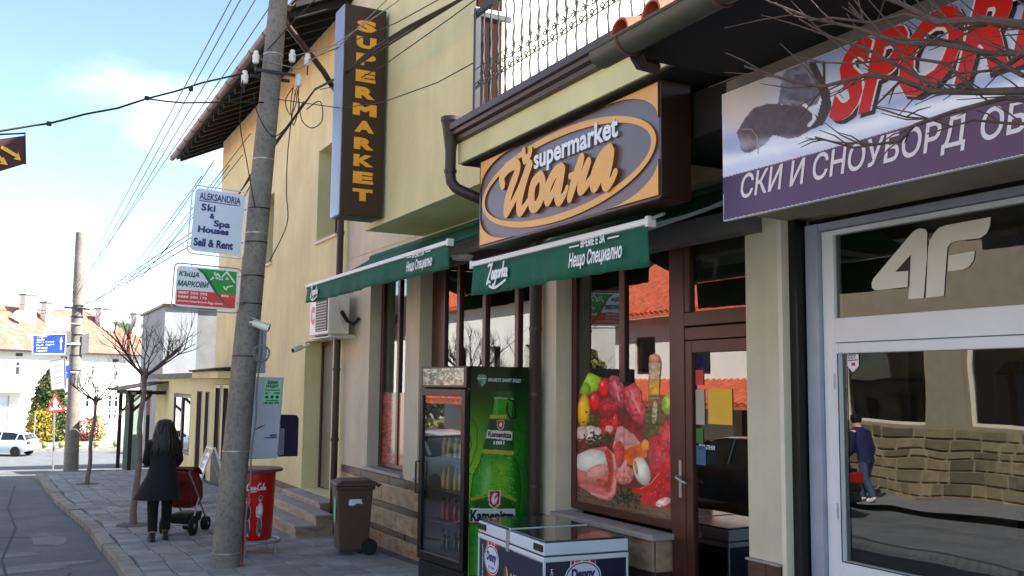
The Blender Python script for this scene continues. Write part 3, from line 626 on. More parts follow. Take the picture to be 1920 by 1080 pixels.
# entrance beside the steps: grey door
d = MB().box(5.13, 5.17, 15.66, 17.27, -1.84, .72).build('side_door', M['grey_door'], SM, bev=.004)
b = MB(); b.box(5.10, 5.16, 15.63, 15.70, -1.85, .745); b.box(5.10, 5.16, 17.21, 17.29, -1.85, .745); b.box(5.10, 5.16, 15.70, 17.21, .67, .745); b.box(5.105, 5.155, 16.42, 16.49, -1.85, .67); b.build('door_frame', M['brown_frame'], d)
b = MB(); b.box(5.09, 5.10, 16.52, 16.56, -.95, -.72); b.tube([(5.06, 16.54, -.82), (5.06, 16.65, -.82)], .01, 6); b.build('door_handle', M['steel'], d)
# shop doors at the far end of the left wing and their canopy
for ya, yb in ((22.62, 23.48), (23.87, 24.58), (24.87, 25.58)):
    d = MB().box(4.815, 4.86, ya, yb, -2.44, -.07).build('shop_door', M['dark_door'], SM)
    b = MB(); b.box(4.79, 4.814, ya, ya+.06, -2.44, -.06); b.box(4.79, 4.814, yb-.06, yb, -2.44, -.06); b.box(4.792, 4.813, ya+.06, yb-.06, -.14, -.06); b.build('door_frame', M['brown_frame'], d)
b = MB(); b.box(4.25, P_-.002, 22.45, 25.85, .10, .26); b.build('canopy', M['yellow'], SM)
b = MB(); b.prism([(4.18, 22.4, .262), (4.15, 22.4, .30), (P_-.003, 22.4, .38), (P_-.003, 22.4, .262)], (0, 3.45, 0)); b.build('canopy_cover', M['timber2'], SM)
# ---------------- plinth stone: every tile a piece
def tile_row(y0, y1, z0, z1, L, m, parent, off=0., x=P_, holes=()):
    y = y0-off
    while y < y1-.02:
        a, c = max(y, y0), min(y+L, y1)
        if c-a > .04 and not any(h[0] < (a+c)/2 < h[1] and h[2] < (z0+z1)/2 < h[3] for h in holes):
            j = random.uniform(0, .004); MB().box(x-.022-j, x-.001, a+.003, c-.003, z0+.003, z1-.003).build('tile', m, parent, bev=.003)
        y += L
PL = bpy.data.objects.new('plinth', bpy.data.meshes.new('plinth')); 
pb = MB(); pb.box(P_-.004, P_-.0005, 8.27, YB-.01, -2.55, -1.262)
PL = pb.build('plinth', M['joint'], SM)
hol = [(11.62, 12.12, -2.4, -1.72)]
rows = [(-1.37, -1.265, 'trav_dark', .6), (-1.63, -1.37, 'trav', .6), (-1.71, -1.63, 'trav_dark', .6), (-1.97, -1.71, 'trav', .6), (-2.05, -1.97, 'trav_dark', .6), (-2.33, -2.05, 'trav', .6)]
for k, (za, zb, m_, L) in enumerate(rows): tile_row(8.28, YB-.02, za, zb, L, M[m_], PL, off=.0 if k % 2 else .3, holes=hol)
MB().box(P_+.12, P_+.16, 11.6, 12.14, -2.4, -1.70).build('cellar_hatch', M['trav_dark'], PL)
pb = MB(); pb.box(P_-.004, P_-.0005, YB+.02, 25.84, -2.7, -1.872); PL2 = pb.build('plinth', M['joint'], SM)
for za, zb, m_ in ((-1.98, -1.875, 'trav_dark'), (-2.24, -1.98, 'trav'), (-2.5, -2.24, 'trav')): tile_row(YB+.04, 22.5, za, zb, .6, M[m_], PL2, holes=[(15.5, 17.4, -3, 0)], off=.2)
# ---------------- shop windows
def shop_window(y0, y1, z0, z1, mull, parent, mf=.034, left=.1, right=.1):
    b = MB(); b.box(W_-.03, W_+.05, y0, y0+right, z0, z1); b.box(W_-.03, W_+.05, y1-left, y1, z0, z1); b.box(W_-.028, W_+.048, y0+right, y1-left, z1-.1, z1); b.box(W_-.028, W_+.048, y0+right, y1-left, z0, z0+.07)
    for m_ in mull: b.box(W_-mf, W_+.046, m_-.045, m_+.045, z0+.07, z1-.1)
    wn = b.build('shop_window', M['brown_frame'], parent, bev=.006)
    yy = [y0+right]+sorted(mull)+[y1-left]
    for a, c in zip(yy, yy[1:]): MB().quad(*[(W_-(.001 if mf > .01 else .006), q, z_) for q, z_ in ((c, z0+.07), (a, z0+.07), (a, z1-.1), (c, z1-.1))]).build('pane', M['pane'], wn, fix=False)
    return wn
wa = shop_window(12.34, 13.79, -1.2, 1.6, [13.05], SM)
wb = shop_window(8.65, 11.82, -1.2, 1.6, [9.42, 10.24, 10.98], SM, left=.42)
wc = shop_window(6.62, 8.25, -1.18, 1.6, [7.36], SM, mf=.004, left=.08, right=.03)
MB().box(W_-.034, W_-.0065, 7.315, 7.405, .04, 1.5).build('mullion', M['brown_frame'], wc, bev=.005)
for y0, y1, nm, pr in ((12.30, 13.83, wa, 0), (8.62, 11.86, wb, 0), (6.59, 8.27, wc, .0)):
    MB().box(4.745, W_-.032, y0, y1, -1.255, -1.205).build('sill', M['stone_sill'], nm, bev=.006)
# plinth under the poster window
pb = MB(); pb.box(4.82, 5.12, 6.66, 8.255, -2.5, -1.258); pl3 = pb.build('plinth', M['joint'], SM)
for za, zb, m_ in ((-1.52, -1.26, 'trav'), (-1.60, -1.52, 'trav_dark'), (-1.86, -1.60, 'trav'), (-2.12, -1.86, 'trav')):
    tile_row(6.66, 8.25, za, zb, .53, M[m_], pl3, x=4.82)
    MB().box(4.825, 5.0, 6.638, 6.659, za+.003, zb-.003).build('tile', M[m_], pl3, bev=.003)
# ---------------- shop door with fanlight
ya, yb = 5.50, 6.62
b = MB(); b.box(W_-.035, W_+.05, 6.44, yb, -2.0, 1.6); b.box(W_-.03, W_+.05, ya, 6.44, .385, .49); b.box(W_-.036, W_+.05, ya, 6.44, .50, .615); b.box(W_-.03, W_+.05, ya, 6.44, 1.5, 1.6); b.box(W_-.03, W_+.05, 6.37, 6.44, .615, 1.5)
df = b.build('shop_door', M['brown_frame'], SM, bev=.006)
b = MB(); b.box(W_-.028, W_+.045, 6.35, 6.438, -1.98, .38); b.box(W_-.028, W_+.045, ya, 6.35, .28, .38); b.box(W_-.028, W_+.045, ya, 6.35, -1.98, -1.72); b.build('door_leaf', M['brown_frame'], df, bev=.005)
MB().quad((W_, 6.35, -1.72), (W_, ya, -1.72), (W_, ya, .28), (W_, 6.35, .28)).build('pane', M['pane'], df, fix=False)
MB().quad((W_, 6.37, .615), (W_, ya, .615), (W_, ya, 1.5), (W_, 6.37, 1.5)).build('fanlight', M['pane'], df, fix=False)
MB().box(W_+.08, W_+.09, 5.3, 6.36, .98, 1.5).build('roller_blind', M['curtain'], df)
b = MB(); b.box(W_-.042, W_-.03, 6.48, 6.515, -.90, -.60); b.tube([(W_-.04, 6.497, -.73), (W_-.085, 6.497, -.73), (W_-.09, 6.49, -.735), (W_-.085, 6.40, -.765), (W_-.08, 6.37, -.77)], .011, 8); b.build('door_handle', M['steel'], df, smooth=True)
# stickers on the door
def sticker(par, y0, y1, z0, z1, m, x=W_-.004, name='sticker'): return MB().box(x-.002, x, min(y0, y1), max(y0, y1), z0, z1).build(name, m, par)
MP = {k: stain_mat('paper_'+k, c) for k, c in dict(yellow=(206, 160, 40), green=(40, 96, 44), red=(168, 52, 40), blue=(40, 84, 116), pale=(150, 148, 130)).items()}
for args in ((6.33, 6.22, -.30, -.02, 'pale'), (6.33, 6.23, .02, .14, 'red'), (6.33, 6.24, -.45, -.33, 'green'), (6.33, 6.21, -.62, -.47, 'blue')): sticker(df, *args[:4], MP[args[4]])
p = atX(1355, 760, W_); sticker(df, p.y+.17, p.y-.12, p.z-.15, p.z+.13, MP['yellow'], name='yellow_notice')
letters(df, 'ДРЪПНИ', (W_-.006, 6.30, -.50), SX, SZ, width=.2, mat=M['white'], bold=.02)
# interior: floor, back wall, shelves
b = MB(); b.box(5.13, 11, 5.5, 14.9, -2.1, -1.98); b.box(8.5, 8.6, 5.5, 14.9, -1.97, 1.9); b.box(5.13, 11.5, 5.5, 14.9, 1.93, 1.97); b.box(5.14, 8.5, 14.86, 14.93, -1.97, 1.92); b.box(5.14, 8.5, 5.52, 5.56, -1.97, 1.92); b.build('shop_interior', M['interior'], SM)
for i, y_ in enumerate((9.2, 10.6, 12.9)):
    b = MB(); b.box(5.9, 6.3, y_-.5, y_+.5, -1.97, -1.9)
    for z_ in (-1.5, -1.05, -.6, -.15): b.box(5.9, 6.3, y_-.5, y_+.5, z_, z_+.03)
    b.box(5.88, 6.32, y_-.53, y_-.5, -1.97, .2); b.box(5.88, 6.32, y_+.5, y_+.53, -1.97, .2); b.build('shelf_rack', M['timber2'], SM)
# steps at the side door
for x0, x1, z0, z1, y0, y1 in ((3.94, 4.24, -2.5, -2.11, 14.42, 17.4), (4.24, 4.50, -2.5, -1.96, 14.40, 17.4), (4.50, 4.776, -2.5, -1.865, 15.1, 17.35)):
    st = MB().box(x0, x1, y0, y1, z0, z1-.03).build('step', M['trav_pale'], SM, bev=.004)
    MB().box(x0-.02, x1-.003, y0-.02, y1, z1-.029, z1).build('tread', M['stone_sill'], st, bev=.004)
# lintel lamp under the sign
MB().lathe([(.0, 1.30), (.10, 1.31), (.12, 1.35), (.1, 1.37), (.0, 1.375)], (4.2, 9.2, 0), 16).build('soffit_lamp', M['ac'], SM, smooth=True)
# ------------------------------------------------------------------ ski shop building on the right
SK = thing('ski_shop_building', 'low ski and snowboard shop with beige pier, white shop door and tiled eave', 'building', (6, 3, -2.1))
b = MB(); wall_x(b, P_, 5.1, -6, 5.49, -2.4, 1.9, [(1.6, 5.15, -2.4, 1.20), (-4, 1.0, -1.3, 1.2)]); b.box(5.1, 10, 5.35, 5.488, -2.4, 1.9); b.box(9.9, 10, -6, 5.3, -2.4, 1.9); b.box(5.1, 9.9, -6, -5.8, -2.4, 1.9); b.build('front_wall', M['beige'], SK)
pl = MB().box(P_-.003, P_-.0005, 5.152, 5.486, -2.4, -1.215).build('pier_plinth', M['joint'], SK)
for za, zb in ((-1.5, -1.22), (-1.8, -1.5), (-2.1, -1.8)):
    for a, c in ((5.153, 5.30), (5.30, 5.485)): MB().box(P_-.022, P_-.004, a+.003, c-.003, za+.003, zb-.003).build('tile', M['trav_dark'], pl, bev=.003)
MB().box(P_-.04, P_-.001, 5.15, 5.49, -1.218, -1.203).build('plinth_cap', M['stone_sill'], pl)
# white corner bead, black shutter guide
MB().box(P_-.006, P_+.07, 5.108, 5.149, -2.1, 1.18).build('corner_bead', M['sill_white'], SK)
MB().box(4.86, 4.96, 5.03, 5.107, -2.1, 1.18).build('shutter_guide', M['blackgloss'], SK)
# shutter box under the sign
b = MB(); b.prism([(4.02, 1.5, 1.04), (4.05, 1.5, 1.30), (P_-.003, 1.5, 1.30), (P_-.003, 1.5, 1.13), (4.3, 1.5, 1.08), (4.28, 1.5, 1.04)], (0, 3.0, 0)); b.build('shutter_box', M['roller'], SK, bev=.01)
b = MB(); b.box(4.05, 4.79, 1.5, 4.5, 1.302, 1.32); b.build('shutter_box_lid', M['soffit'], SK)
# white shop door: frame, transom, leaf
xo = W_
b = MB(); b.box(4.93, 5.06, 4.905, 5.02, -2.08, 1.135); b.box(4.94, 5.06, 1.65, 4.905, 1.085, 1.135); b.build('door_frame', M['pvc_dirty'], SK, bev=.006)
b = MB(); b.box(xo-.03, xo+.05, 4.80, 4.902, -2.06, 1.08); b.box(xo-.031, xo+.05, 1.7, 4.80, .31, .475); b.box(xo-.03, xo+.05, 1.7, 4.80, 1.045, 1.08); b.box(xo-.03, xo+.05, 1.7, 1.8, -2.06, .31)
b.build('door_transom', M['pvc'], SK, bev=.006)
b = MB(); b.box(xo-.04, xo+.04, 4.765, 4.797, -2.05, .305); b.box(xo-.04, xo+.04, 2.9, 4.765, .235, .305); b.box(xo-.04, xo+.04, 2.9, 4.765, -1.24, -1.13); b.box(xo-.04, xo+.04, 2.9, 4.765, -2.05, -1.95); b.box(xo-.04, xo+.04, 2.82, 2.9, -2.05, .305)
dl = b.build('shop_door', M['pvc'], SK, bev=.008)
MB().box(xo-.02, xo+.02, 2.9, 4.765, -1.94, -1.245).build('kick_panel', M['pvc'], dl)
MB().quad((xo, 4.765, -1.13), (xo, 2.9, -1.13), (xo, 2.9, .235), (xo, 4.765, .235)).build('pane', M['pane_ski'], dl, fix=False)
MB().quad((xo, 4.80, .475), (xo, 1.8, .475), (xo, 1.8, 1.045), (xo, 4.80, 1.045)).build('fanlight', M['pane_ski'], SK, fix=False)
b = MB(); b.box(xo-.046, xo-.041, 2.9, 4.765, -1.135, -1.129); b.box(xo-.046, xo-.041, 4.763, 4.768, -1.13, .235); b.build('pane_gasket', M['black'], dl)
for z_ in (.0, -.86):
    for dz in (0, .052): MB().tube([(xo-.05, 4.806, z_+dz), (xo-.05, 4.806, z_+dz+.048)], .012, 8).build('hinge', M['pvc'], dl, smooth=True)
# 4F film letters on the fanlight
def film(pts, x=xo-.006, name='film_letter', m='frost'):
    P = [atX(1400+a/2.7, 360+c/2.7, x) for a, c in pts]; V = np.array([(-p.y, p.z) for p in P]); V2, F2 = fill_loops([V]); return flat_mesh(name, V2, F2, (x, 0, 0), SX, SZ, M[m], SK)
def arc(cx, cy, r, a0, a1, n=6): return [(cx+r*math.cos(R(a0+(a1-a0)*k/n)), cy+r*math.sin(R(a0+(a1-a0)*k/n))) for k in range(n+1)]
film([(632, 462), (640, 440), (838, 205), (858, 190), (880, 184), (905, 188), (914, 205), (912, 340), (896, 537), (818, 543), (822, 480), (650, 497), (634, 486)]+[])
film([(752, 404), (830, 318), (826, 398)], x=xo-.009, m='letter_black')
film([(815, 480), (818, 396), (826, 396), (823, 480)], x=xo-.009, m='letter_black')
film([(908, 536), (918, 290), (926, 250), (945, 212), (975, 180), (1010, 168), (1236, 126), (1232, 170), (1215, 210), (1180, 234), (1070, 246), (1035, 256), (1016, 282), (1012, 330), (998, 526)])
film([(1018, 402), (1022, 322), (1156, 298), (1148, 345), (1128, 376), (1098, 392)])
# shield sticker
film([(510, 826), (566, 820), (568, 881), (538, 913), (510, 881)], x=xo-.008, name='shield_sticker', m='pvc')
film([(513, 851), (563, 847), (563, 852), (513, 856)], x=xo-.010, name='shield_bar', m='letter_black')
p = atX(1400+514/2.7, 360+845/2.7, xo-.010); letters(SK, 'СОТ', p, SX, SZ, width=.068, height=.026, mat=M['letter_black'], bold=.03, name='sticker_lettering')
film([(528, 866), (548, 862), (550, 878), (532, 882)], x=xo-.010, name='shield_emblem', m='letter_red')
# eave: soffit, gutter, grey board, tiles
b = MB(); ex, ez = 3.02, 1.90; sl2 = .28
b.add([(ex, -6, ez), (10, -6, ez+7*sl2), (10, 4.50, ez+7*sl2), (ex, 4.50, ez), (ex, -6, ez+.09), (10, -6, ez+7*sl2+.09), (10, 4.50, ez+7*sl2+.09), (ex, 4.50, ez+.09)], [(0, 1, 2, 3), (4, 7, 6, 5), (0, 4, 5, 1), (3, 2, 6, 7), (0, 3, 7, 4), (1, 5, 6, 2)])
rf = b.build('roof', M['soffit'], SK)
b = MB(); b.box(3.05, 4.79, -6, 4.46, 1.875, 1.897); b.build('soffit_boards', M['soffit'], rf)
b = MB(); b.box(3.86, 4.79, 4.47, 5.49, 1.60, 1.90); b.build('dark_lintel', M['soffit'], SK)
b = MB(); b.box(3.84, 3.95, -1.5, 4.54, 1.795, 1.872); b.build('eave_board', M['board_grey'], rf)
n = 10
b = MB(); b.rings([[(2.94+.085*math.cos(math.pi+math.pi*k/n), y, 1.90+.085*math.sin(math.pi+math.pi*k/n)) for k in range(n+1)]+[(2.94+.079*math.cos(2*math.pi-math.pi*k/n), y, 1.90+.077*math.sin(2*math.pi-math.pi*k/n)) for k in range(n+1)] for y in (-6, 4.56)])
gg = b.build('gutter', M['gutter_green'], rf, smooth=True)
b = MB(); b.tube([(2.855, -6, 1.905), (2.855, 4.56, 1.905)], .011, 6); b.build('gutter_bead', M['gutter_green'], gg)
for y_ in (4.28, 3.5, 2.7, 1.9):
    MB().tube([(2.94+.09*math.cos(math.pi+math.pi*k/8), y_, 1.90+.09*math.sin(math.pi+math.pi*k/8)) for k in range(9)], .008, 5).build('gutter_bracket', M['rust'], gg)
b = MB(); b.tube([(3.0, 4.30, 1.83), (3.06, 4.34, 1.80), (3.2, 4.4, 1.82)], .04, 8); b.build('gutter_outlet', M['gutter'], gg, smooth=True)
tl = None
for i in range(14):
    y_ = 4.42-i*.30
    for r_ in range(3):
        if tl is None:
            b = MB(); nn = 8; L = .42
            rg = lambda x, z, rr: [(x, y_+rr*math.cos(math.pi*k/nn), z+rr*math.sin(math.pi*k/nn)) for k in range(nn+1)]+[(x, y_+(rr-.014)*math.cos(math.pi-math.pi*k/nn), z+(rr-.014)*math.sin(math.pi-math.pi*k/nn)) for k in range(nn+1)]
            b.rings([rg(ex-.05, ez+.085, .092), rg(ex-.05+L, ez+.085+L*sl2, .075)]); tl = b.build('roof_tile', M['tile_roof'], rf, smooth=True); o_ = (y_, 0)
        else: c = tl.copy(); COL.objects.link(c); c.location = (r_*.36, -i*.30, r_*.36*sl2+.012*r_)
b = MB(); b.box(3.3, 10, -6, 4.40, 1.9+.09, 1.9+.1); 
b = MB(); b.add([(ex+.0, -6, ez+.095), (10, -6, ez+.095+6.98*sl2), (10, 4.48, ez+.095+6.98*sl2), (ex, 4.48, ez+.095)], [(0, 1, 2, 3)]); b.build('tile_bed', M['tile_roof'], rf, fix=False)
# interior of the shop
b = MB(); b.box(5.12, 9.8, -5.7, 5.3, -2.1, -2.05); b.box(7.6, 7.7, -5.7, 5.3, -2.04, 1.8); b.box(5.12, 9.8, -5.7, 5.3, 1.8, 1.85); b.box(5.12, 7.6, 5.25, 5.34, -2.04, 1.79); b.build('shop_interior', M['interior'], SK)
# clothes rail with jackets inside
for i, (y_, c_) in enumerate(((3.9, 'letter_black'), (4.05, 'jacket_blue'), (4.2, 'letter_black'), (3.7, 'bin'), (3.45, 'letter_black'), (3.2, 'coat'))):
    b = MB(); b.rings([[(6.1+sx*.25*s, y_+sy*.05, z_) for sx, sy in ((-1, -1), (1, -1), (1, 1), (-1, 1))] for z_, s in ((-.95, .9), (-.4, .85), (.1, 1.05), (.2, .5))]); b.build('hanging_jacket', M[c_], SK)
# ------------------------------------------------------------------ vertical blade sign
BY0, BX0, BX1, BZ0, BZ1 = 10.95, 3.40, 3.925, 1.985, 4.62
BZ1 = atY(650, 6, BY0).z
BS = thing('blade_sign', 'tall brown vertical box sign with amber capital letters fixed to the yellow wall', 'sign', (3.66, BY0+.18, BZ0))
b = MB(); b.box(BX0, BX1, BY0, BY0+.36, BZ0, BZ1); b.build('sign_box', M['sign_brown'], BS, bev=.006)
b = MB(); b.box(BX0-.012, BX0-.001, BY0+.008, BY0+.352, BZ0+.01, BZ1-.01); b.build('side_sheet', M['silver'], BS)
for z_ in (BZ0+.5, BZ1-.5): MB().box(BX1, 3.97, BY0+.15, BY0+.2, z_, z_+.06).build('bracket', M['iron'], BS)
hh = (BZ1-BZ0-.30)/11; hs = hh*.70
for i, ch in enumerate('SUPERMARKET'):
    zc = BZ1-.14-(i+1)*hh+hh*.15
    wd = {'M': .30}.get(ch, .25)
    letters(BS, ch, ((BX0+BX1)/2+.012, BY0-.001, zc), CX, SZ, width=wd, height=hs, mat=M['sign_gold'], bold=.065, depth=.006, center=True, name='letter')
# ------------------------------------------------------------------ main sign board
JX = 3.60
YS_ = thing('main_sign_board', 'large slate and gold oval sign board reading supermarket Йоана above the right awning', 'sign', (JX+.1, 6.2, 1.2))
b = MB(); b.box(JX, JX+.22, 4.90, 7.50, 1.20, 1.935); b.build('sign_box', M['sign_slate'], YS_, bev=.004)
b = MB(); b.box(JX-.008, JX+.225, 4.875, 4.897, 1.19, 1.945); b.box(JX-.008, JX+.225, 7.503, 7.525, 1.19, 1.945); b.box(JX-.007, JX+.225, 4.897, 7.503, 1.183, 1.198); b.box(JX-.007, JX+.225, 4.897, 7.503, 1.937, 1.95); b.build('edge_trim', M['sign_brown'], YS_)
def jx(px, py): p = atX(px, py, JX); return (-p.y, p.z)
cy_, cz_, ra, rb = -6.19, 1.565, 1.27, .345
th_ = np.linspace(0, 2*np.pi, 72, endpoint=False)
oval = lambda k: np.stack([cy_+(ra+k)*np.cos(th_), cz_+(rb+k)*np.sin(th_)], 1)
V, F = fill_loops([oval(.0), oval(-.052)[::-1]]); flat_mesh('oval_ring', V, F, (JX-.001, 0, 0), SX, SZ, M['gold'], YS_, .014, M['gold_side'])
# corner spandrels
for sy_, sz_ in ((-1, 1), (1, 1), (-1, -1), (1, -1)):
    yc = cy_+sy_*1.295; zc = 1.9325 if sz_ > 0 else 1.2025; w_, h_ = .62, .23
    pts = [(yc, zc)]+[(yc-sy_*w_*(1-math.sin(t*math.pi/2))**1.0, zc-sz_*h_*(1-math.cos(t*math.pi/2))) for t in np.linspace(0, 1, 12)]
    V, F = fill_loops([np.array(pts)]); flat_mesh('corner_panel', V, F, (JX-.001, 0, 0), SX, SZ, M['gold'], YS_, .018, M['gold_side'])
# brush lettering, surveyed stroke by stroke
def z1(u, v): return jx(930+u/5.4, 220+v/5.4)
strokes = [
    [((105, 690), 62), ((95, 610), 78), ((140, 530), 80), ((215, 480), 78), ((262, 500), 60), ((235, 600), 72), ((190, 720), 76), ((150, 860), 80), ((140, 965), 74)],
    [((150, 965), 60), ((215, 850), 52), ((290, 700), 60), ((370, 475), 58)],
    [((385, 480), 56), ((340, 600), 66), ((300, 740), 72), ((270, 880), 74), ((280, 960), 64), ((330, 905), 46), ((362, 850), 40)],
    [((330, 435), 56), ((318, 395), 50), ((318, 340), 44)], [((330, 435), 60), ((372, 395), 46), ((388, 340), 42)],
    [((490, 590), 60), ((420, 670), 74), ((395, 790), 80), ((405, 900), 80), ((450, 900), 66), ((500, 800), 74), ((510, 660), 70), ((490, 590), 58)],
    [((700, 510), 56), ((640, 560), 70), ((575, 680), 74), ((552, 800), 72), ((562, 860), 56), ((600, 800), 50), ((655, 690), 60), ((706, 540), 62)],
    [((712, 530), 62), ((690, 650), 72), ((662, 790), 76), ((678, 855), 60), ((730, 790), 42), ((760, 715), 34)],
    [((905, 420), 62), ((870, 540), 74), ((825, 680), 72), ((785, 820), 58)], [((790, 600), 38), ((850, 590), 44), ((900, 620), 40), ((930, 600), 36)],
    [((975, 460), 58), ((935, 570), 70), ((900, 690), 74), ((900, 745), 60), ((950, 700), 48), ((1000, 630), 44)],
    [((1190, 330), 66), ((1120, 400), 72), ((1060, 520), 74), ((1025, 640), 74), ((1035, 715), 60), ((1080, 650), 52), ((1135, 530), 62), ((1195, 360), 66)],
    [((1205, 360), 66), ((1180, 500), 74), ((1145, 640), 76), ((1160, 700), 62), ((1215, 640), 46), ((1250, 560), 44)]]
loops = []
for st in strokes: loops += ribbon([z1(*p) for p, _ in st], [w_*.00128*1.02 for _, w_ in st], n=4)
V, F = fill_loops(loops); flat_mesh('brush_lettering', V, F, (JX-.004, 0, 0), SX, SZ, M['gold'], YS_, .030, M['gold_side'])
p = z1(405, 520); q = z1(1260, 225)
letters(YS_, 'supermarket', (JX-.004, -p[0], p[1]-.058), SX, SZ, width=q[0]-p[0], height=.205, mat=M['chrome'], bold=.03, depth=.018, side=M['steel'], name='silver_lettering')
# ------------------------------------------------------------------ awnings
def make_awning(name, label, bx, bz, wx, wz, y0, y1, drop, group):
    A = thing(name, label, 'awning', (wx, (y0+y1)/2, wz), group)
    # cloth with slight sag, thickness
    n, k = 20, 8; top = []
    for j in range(k+1):
        t = j/k; row = []
        for i in range(n+1):
            s = i/n; sag = -.045*math.sin(math.pi*t)-.010*math.sin(s*19)*math.sin(math.pi*t); row.append((wx+(bx-wx)*t, y0+(y1-y0)*s, wz+(bz-wz)*t+sag))
        top.append(row)
    b = MB(); vs = [p for r_ in top for p in r_]; fs = [(j*(n+1)+i, j*(n+1)+i+1, (j+1)*(n+1)+i+1, (j+1)*(n+1)+i) for j in range(k) for i in range(n)]; b.add(vs, fs)
    cl = b.build('awning_cloth', M['awning'], A, smooth=True, fix=False); sm_ = cl.modifiers.new('s', 'SOLIDIFY'); sm_.thickness = .004
    b = MB(); vs = []; m_ = 60; ks = 4
    for j in range(ks+1):
        for i in range(m_+1):
            s = i/m_; t = j/ks; wv = t*(.017*math.sin(s*23+.4)+.011*math.sin(s*61+1)+.008*math.sin(s*97)); vs.append((bx-.012+wv, y0+.02+(y1-y0-.04)*s, bz-.02-drop*t*(1+.022*math.sin(s*9+1)+.012*math.sin(s*37))))
    b.add(vs, [(j*(m_+1)+i, j*(m_+1)+i+1, (j+1)*(m_+1)+i+1, (j+1)*(m_+1)+i) for j in range(ks) for i in range(m_)])
    va = b.build('valance', M['awning'], A, smooth=True, fix=False); sm_ = va.modifiers.new('s', 'SOLIDIFY'); sm_.thickness = .003
    b = MB(); b.box(bx-.03, bx+.03, y0, y1, bz-.015, bz+.03); b.build('front_bar', M['awn_bar'], A, bev=.008)
    for y_ in (y0, y1): MB().box(bx-.036, bx+.036, y_-.018, y_+.018, bz-.032, bz+.042).build('bar_end', M['ac'], A, bev=.006)
    for y_, s in ((y0+.35, 1), (y1-.35, -1)):
        el = Vector(((bx+wx)/2-.05, y_+s*.55, (bz+wz)/2-.12)); b = MB(); b.bar((wx, y_, wz-.1), el, .04, .05); b.bar(el, (bx+.03, y_, bz), .035, .045); b.build('folding_arm', M['awn_bar'], A)
    MB().tube([(wx+.02, y0, wz), (wx+.02, y1, wz)], .05, 10).build('roller_tube', M['awning'], A, smooth=True)
    return A, va
AWL, vaL = make_awning('shop_awning', 'dark green awning with white bar over the two left shop windows', 3.80, 1.385, 4.74, 1.86, 8.62, 13.66, .225, 'green shop awnings')
AWR, vaR = make_awning('shop_awning', 'dark green awning with white bar under the oval sign board', 3.74, 1.085, 4.74, 1.50, 5.2, 7.94, .265, 'green shop awnings')
MB().tube([(3.74, 5.2, 1.11), (3.74, 5.05, 1.12)], .012, 6).build('crank_socket', M['steel'], AWR)
MB().box(4.60, 4.79, 5.3, 7.0, 1.12, 1.28).build('awning_cassette', M['board_grey'], AWR)
def script_word(par, x, pts_list, tf, wd, mat_, name='logo'):
    loops = []
    for st in pts_list: loops += ribbon([tf(*p) for p in st], wd, n=4)
    V, F = fill_loops(loops); return flat_mesh(name, V, F, (x, 0, 0), SX, SZ, mat_, par, .002)
ZAG = [[(.05, .88), (.2, .95), (.42, .9), (.52, .97)], [(.50, .95), (.32, .55), (.05, .02), (.2, .1), (.45, .06)],   # Z
       [(.80, .52), (.68, .58), (.58, .40), (.62, .22), (.74, .26), (.84, .52), (.80, .28), (.88, .22)],           # a
       [(1.14, .54), (1.0, .58), (.92, .40), (.96, .24), (1.08, .28), (1.18, .54), (1.08, .05), (.95, -.15), (.84, -.08)],  # g
       [(1.38, .56), (1.25, .50), (1.24, .28), (1.36, .24), (1.48, .36), (1.44, .54), (1.36, .56)],                 # o
       [(1.60, .56), (1.56, .24), (1.60, .42), (1.72, .56)],                                                        # r
       [(1.92, .92), (1.82, .24)], [(2.06, .58), (1.88, .42), (2.06, .24)],                                          # k
       [(2.36, .52), (2.24, .58), (2.14, .40), (2.18, .24), (2.30, .28), (2.40, .54), (2.36, .28), (2.46, .22)],
       [(.4, -.12), (1.0, -.26), (1.7, -.14), (2.3, .02)]]
def logo(par, x, y, z, s, sh=.2): script_word(par, x, ZAG, lambda a, c: (-y+(a+sh*c)*s*.9, z+c*s), s*.13, M['white'])
def slogan(par, x, y, z, s):
    letters(par, 'ВРЕМЕ Е ЗА', (x, y-s*1.55, z+s*1.35), SX, SZ, height=s*.62, width=s*3.1, mat=M['white'], bold=.035, shear=.05)
    for a in (0, 5.0): MB().box(x-.001, x, y-s*(a+1.35), y-s*a, z+s*1.52, z+s*1.62).build('rule', M['white'], par)
    letters(par, 'Нещо Специално', (x, y+s*.1, z-s*.1), SX, SZ, width=s*6.8, height=s*1.25, mat=M['white'], bold=.03, shear=.28)
vx = 3.74-.034
p = atX(912, 537, vx); logo(AWR, vx, p.y, p.z+.02, .175)
p = atX(1067, 505, vx); slogan(AWR, vx, p.y, p.z, .105)
vx = 3.80-.034
p = atX(582, 560, vx); logo(AWL, vx, p.y+.02, p.z+.01, .16)
p = atX(762, 512, vx); slogan(AWL, vx, p.y, p.z, .105)
# white logo on top of the left awning cloth
# ------------------------------------------------------------------ ski shop sign
KX = 3.80
KS = thing('ski_shop_sign', 'long fascia sign with snowboarder photo, red sport lettering and purple strip', 'sign', (KX, 3.4, 1.0))
MB().box(KX, KX+.03, .9, 4.535, 1.0, 1.785).build('sign_panel', M['sign_white'], KS)
W5, H5 = 1900, 1080
cv = Canvas(1466, 1080, 4.6, (196, 202, 222))
yy, xx = cv.y, cv.x
lowedge = 850-.262*(xx-25)-.00002*(xx-25)**2
cv.c = np.stack([198-30*np.clip((lowedge-yy)/600, 0, 1)+0*xx, 205-34*np.clip((lowedge-yy)/600, 0, 1), 226-22*np.clip((lowedge-yy)/600, 0, 1)], 2)
n1 = cv.vnoise(70, 5); n2 = cv.vnoise(26, 6)
cv.put(np.clip((n1-.5)*2.4, 0, 1)*np.clip((yy-(420-.24*xx))/200, 0, 1), (240, 243, 250), .55)
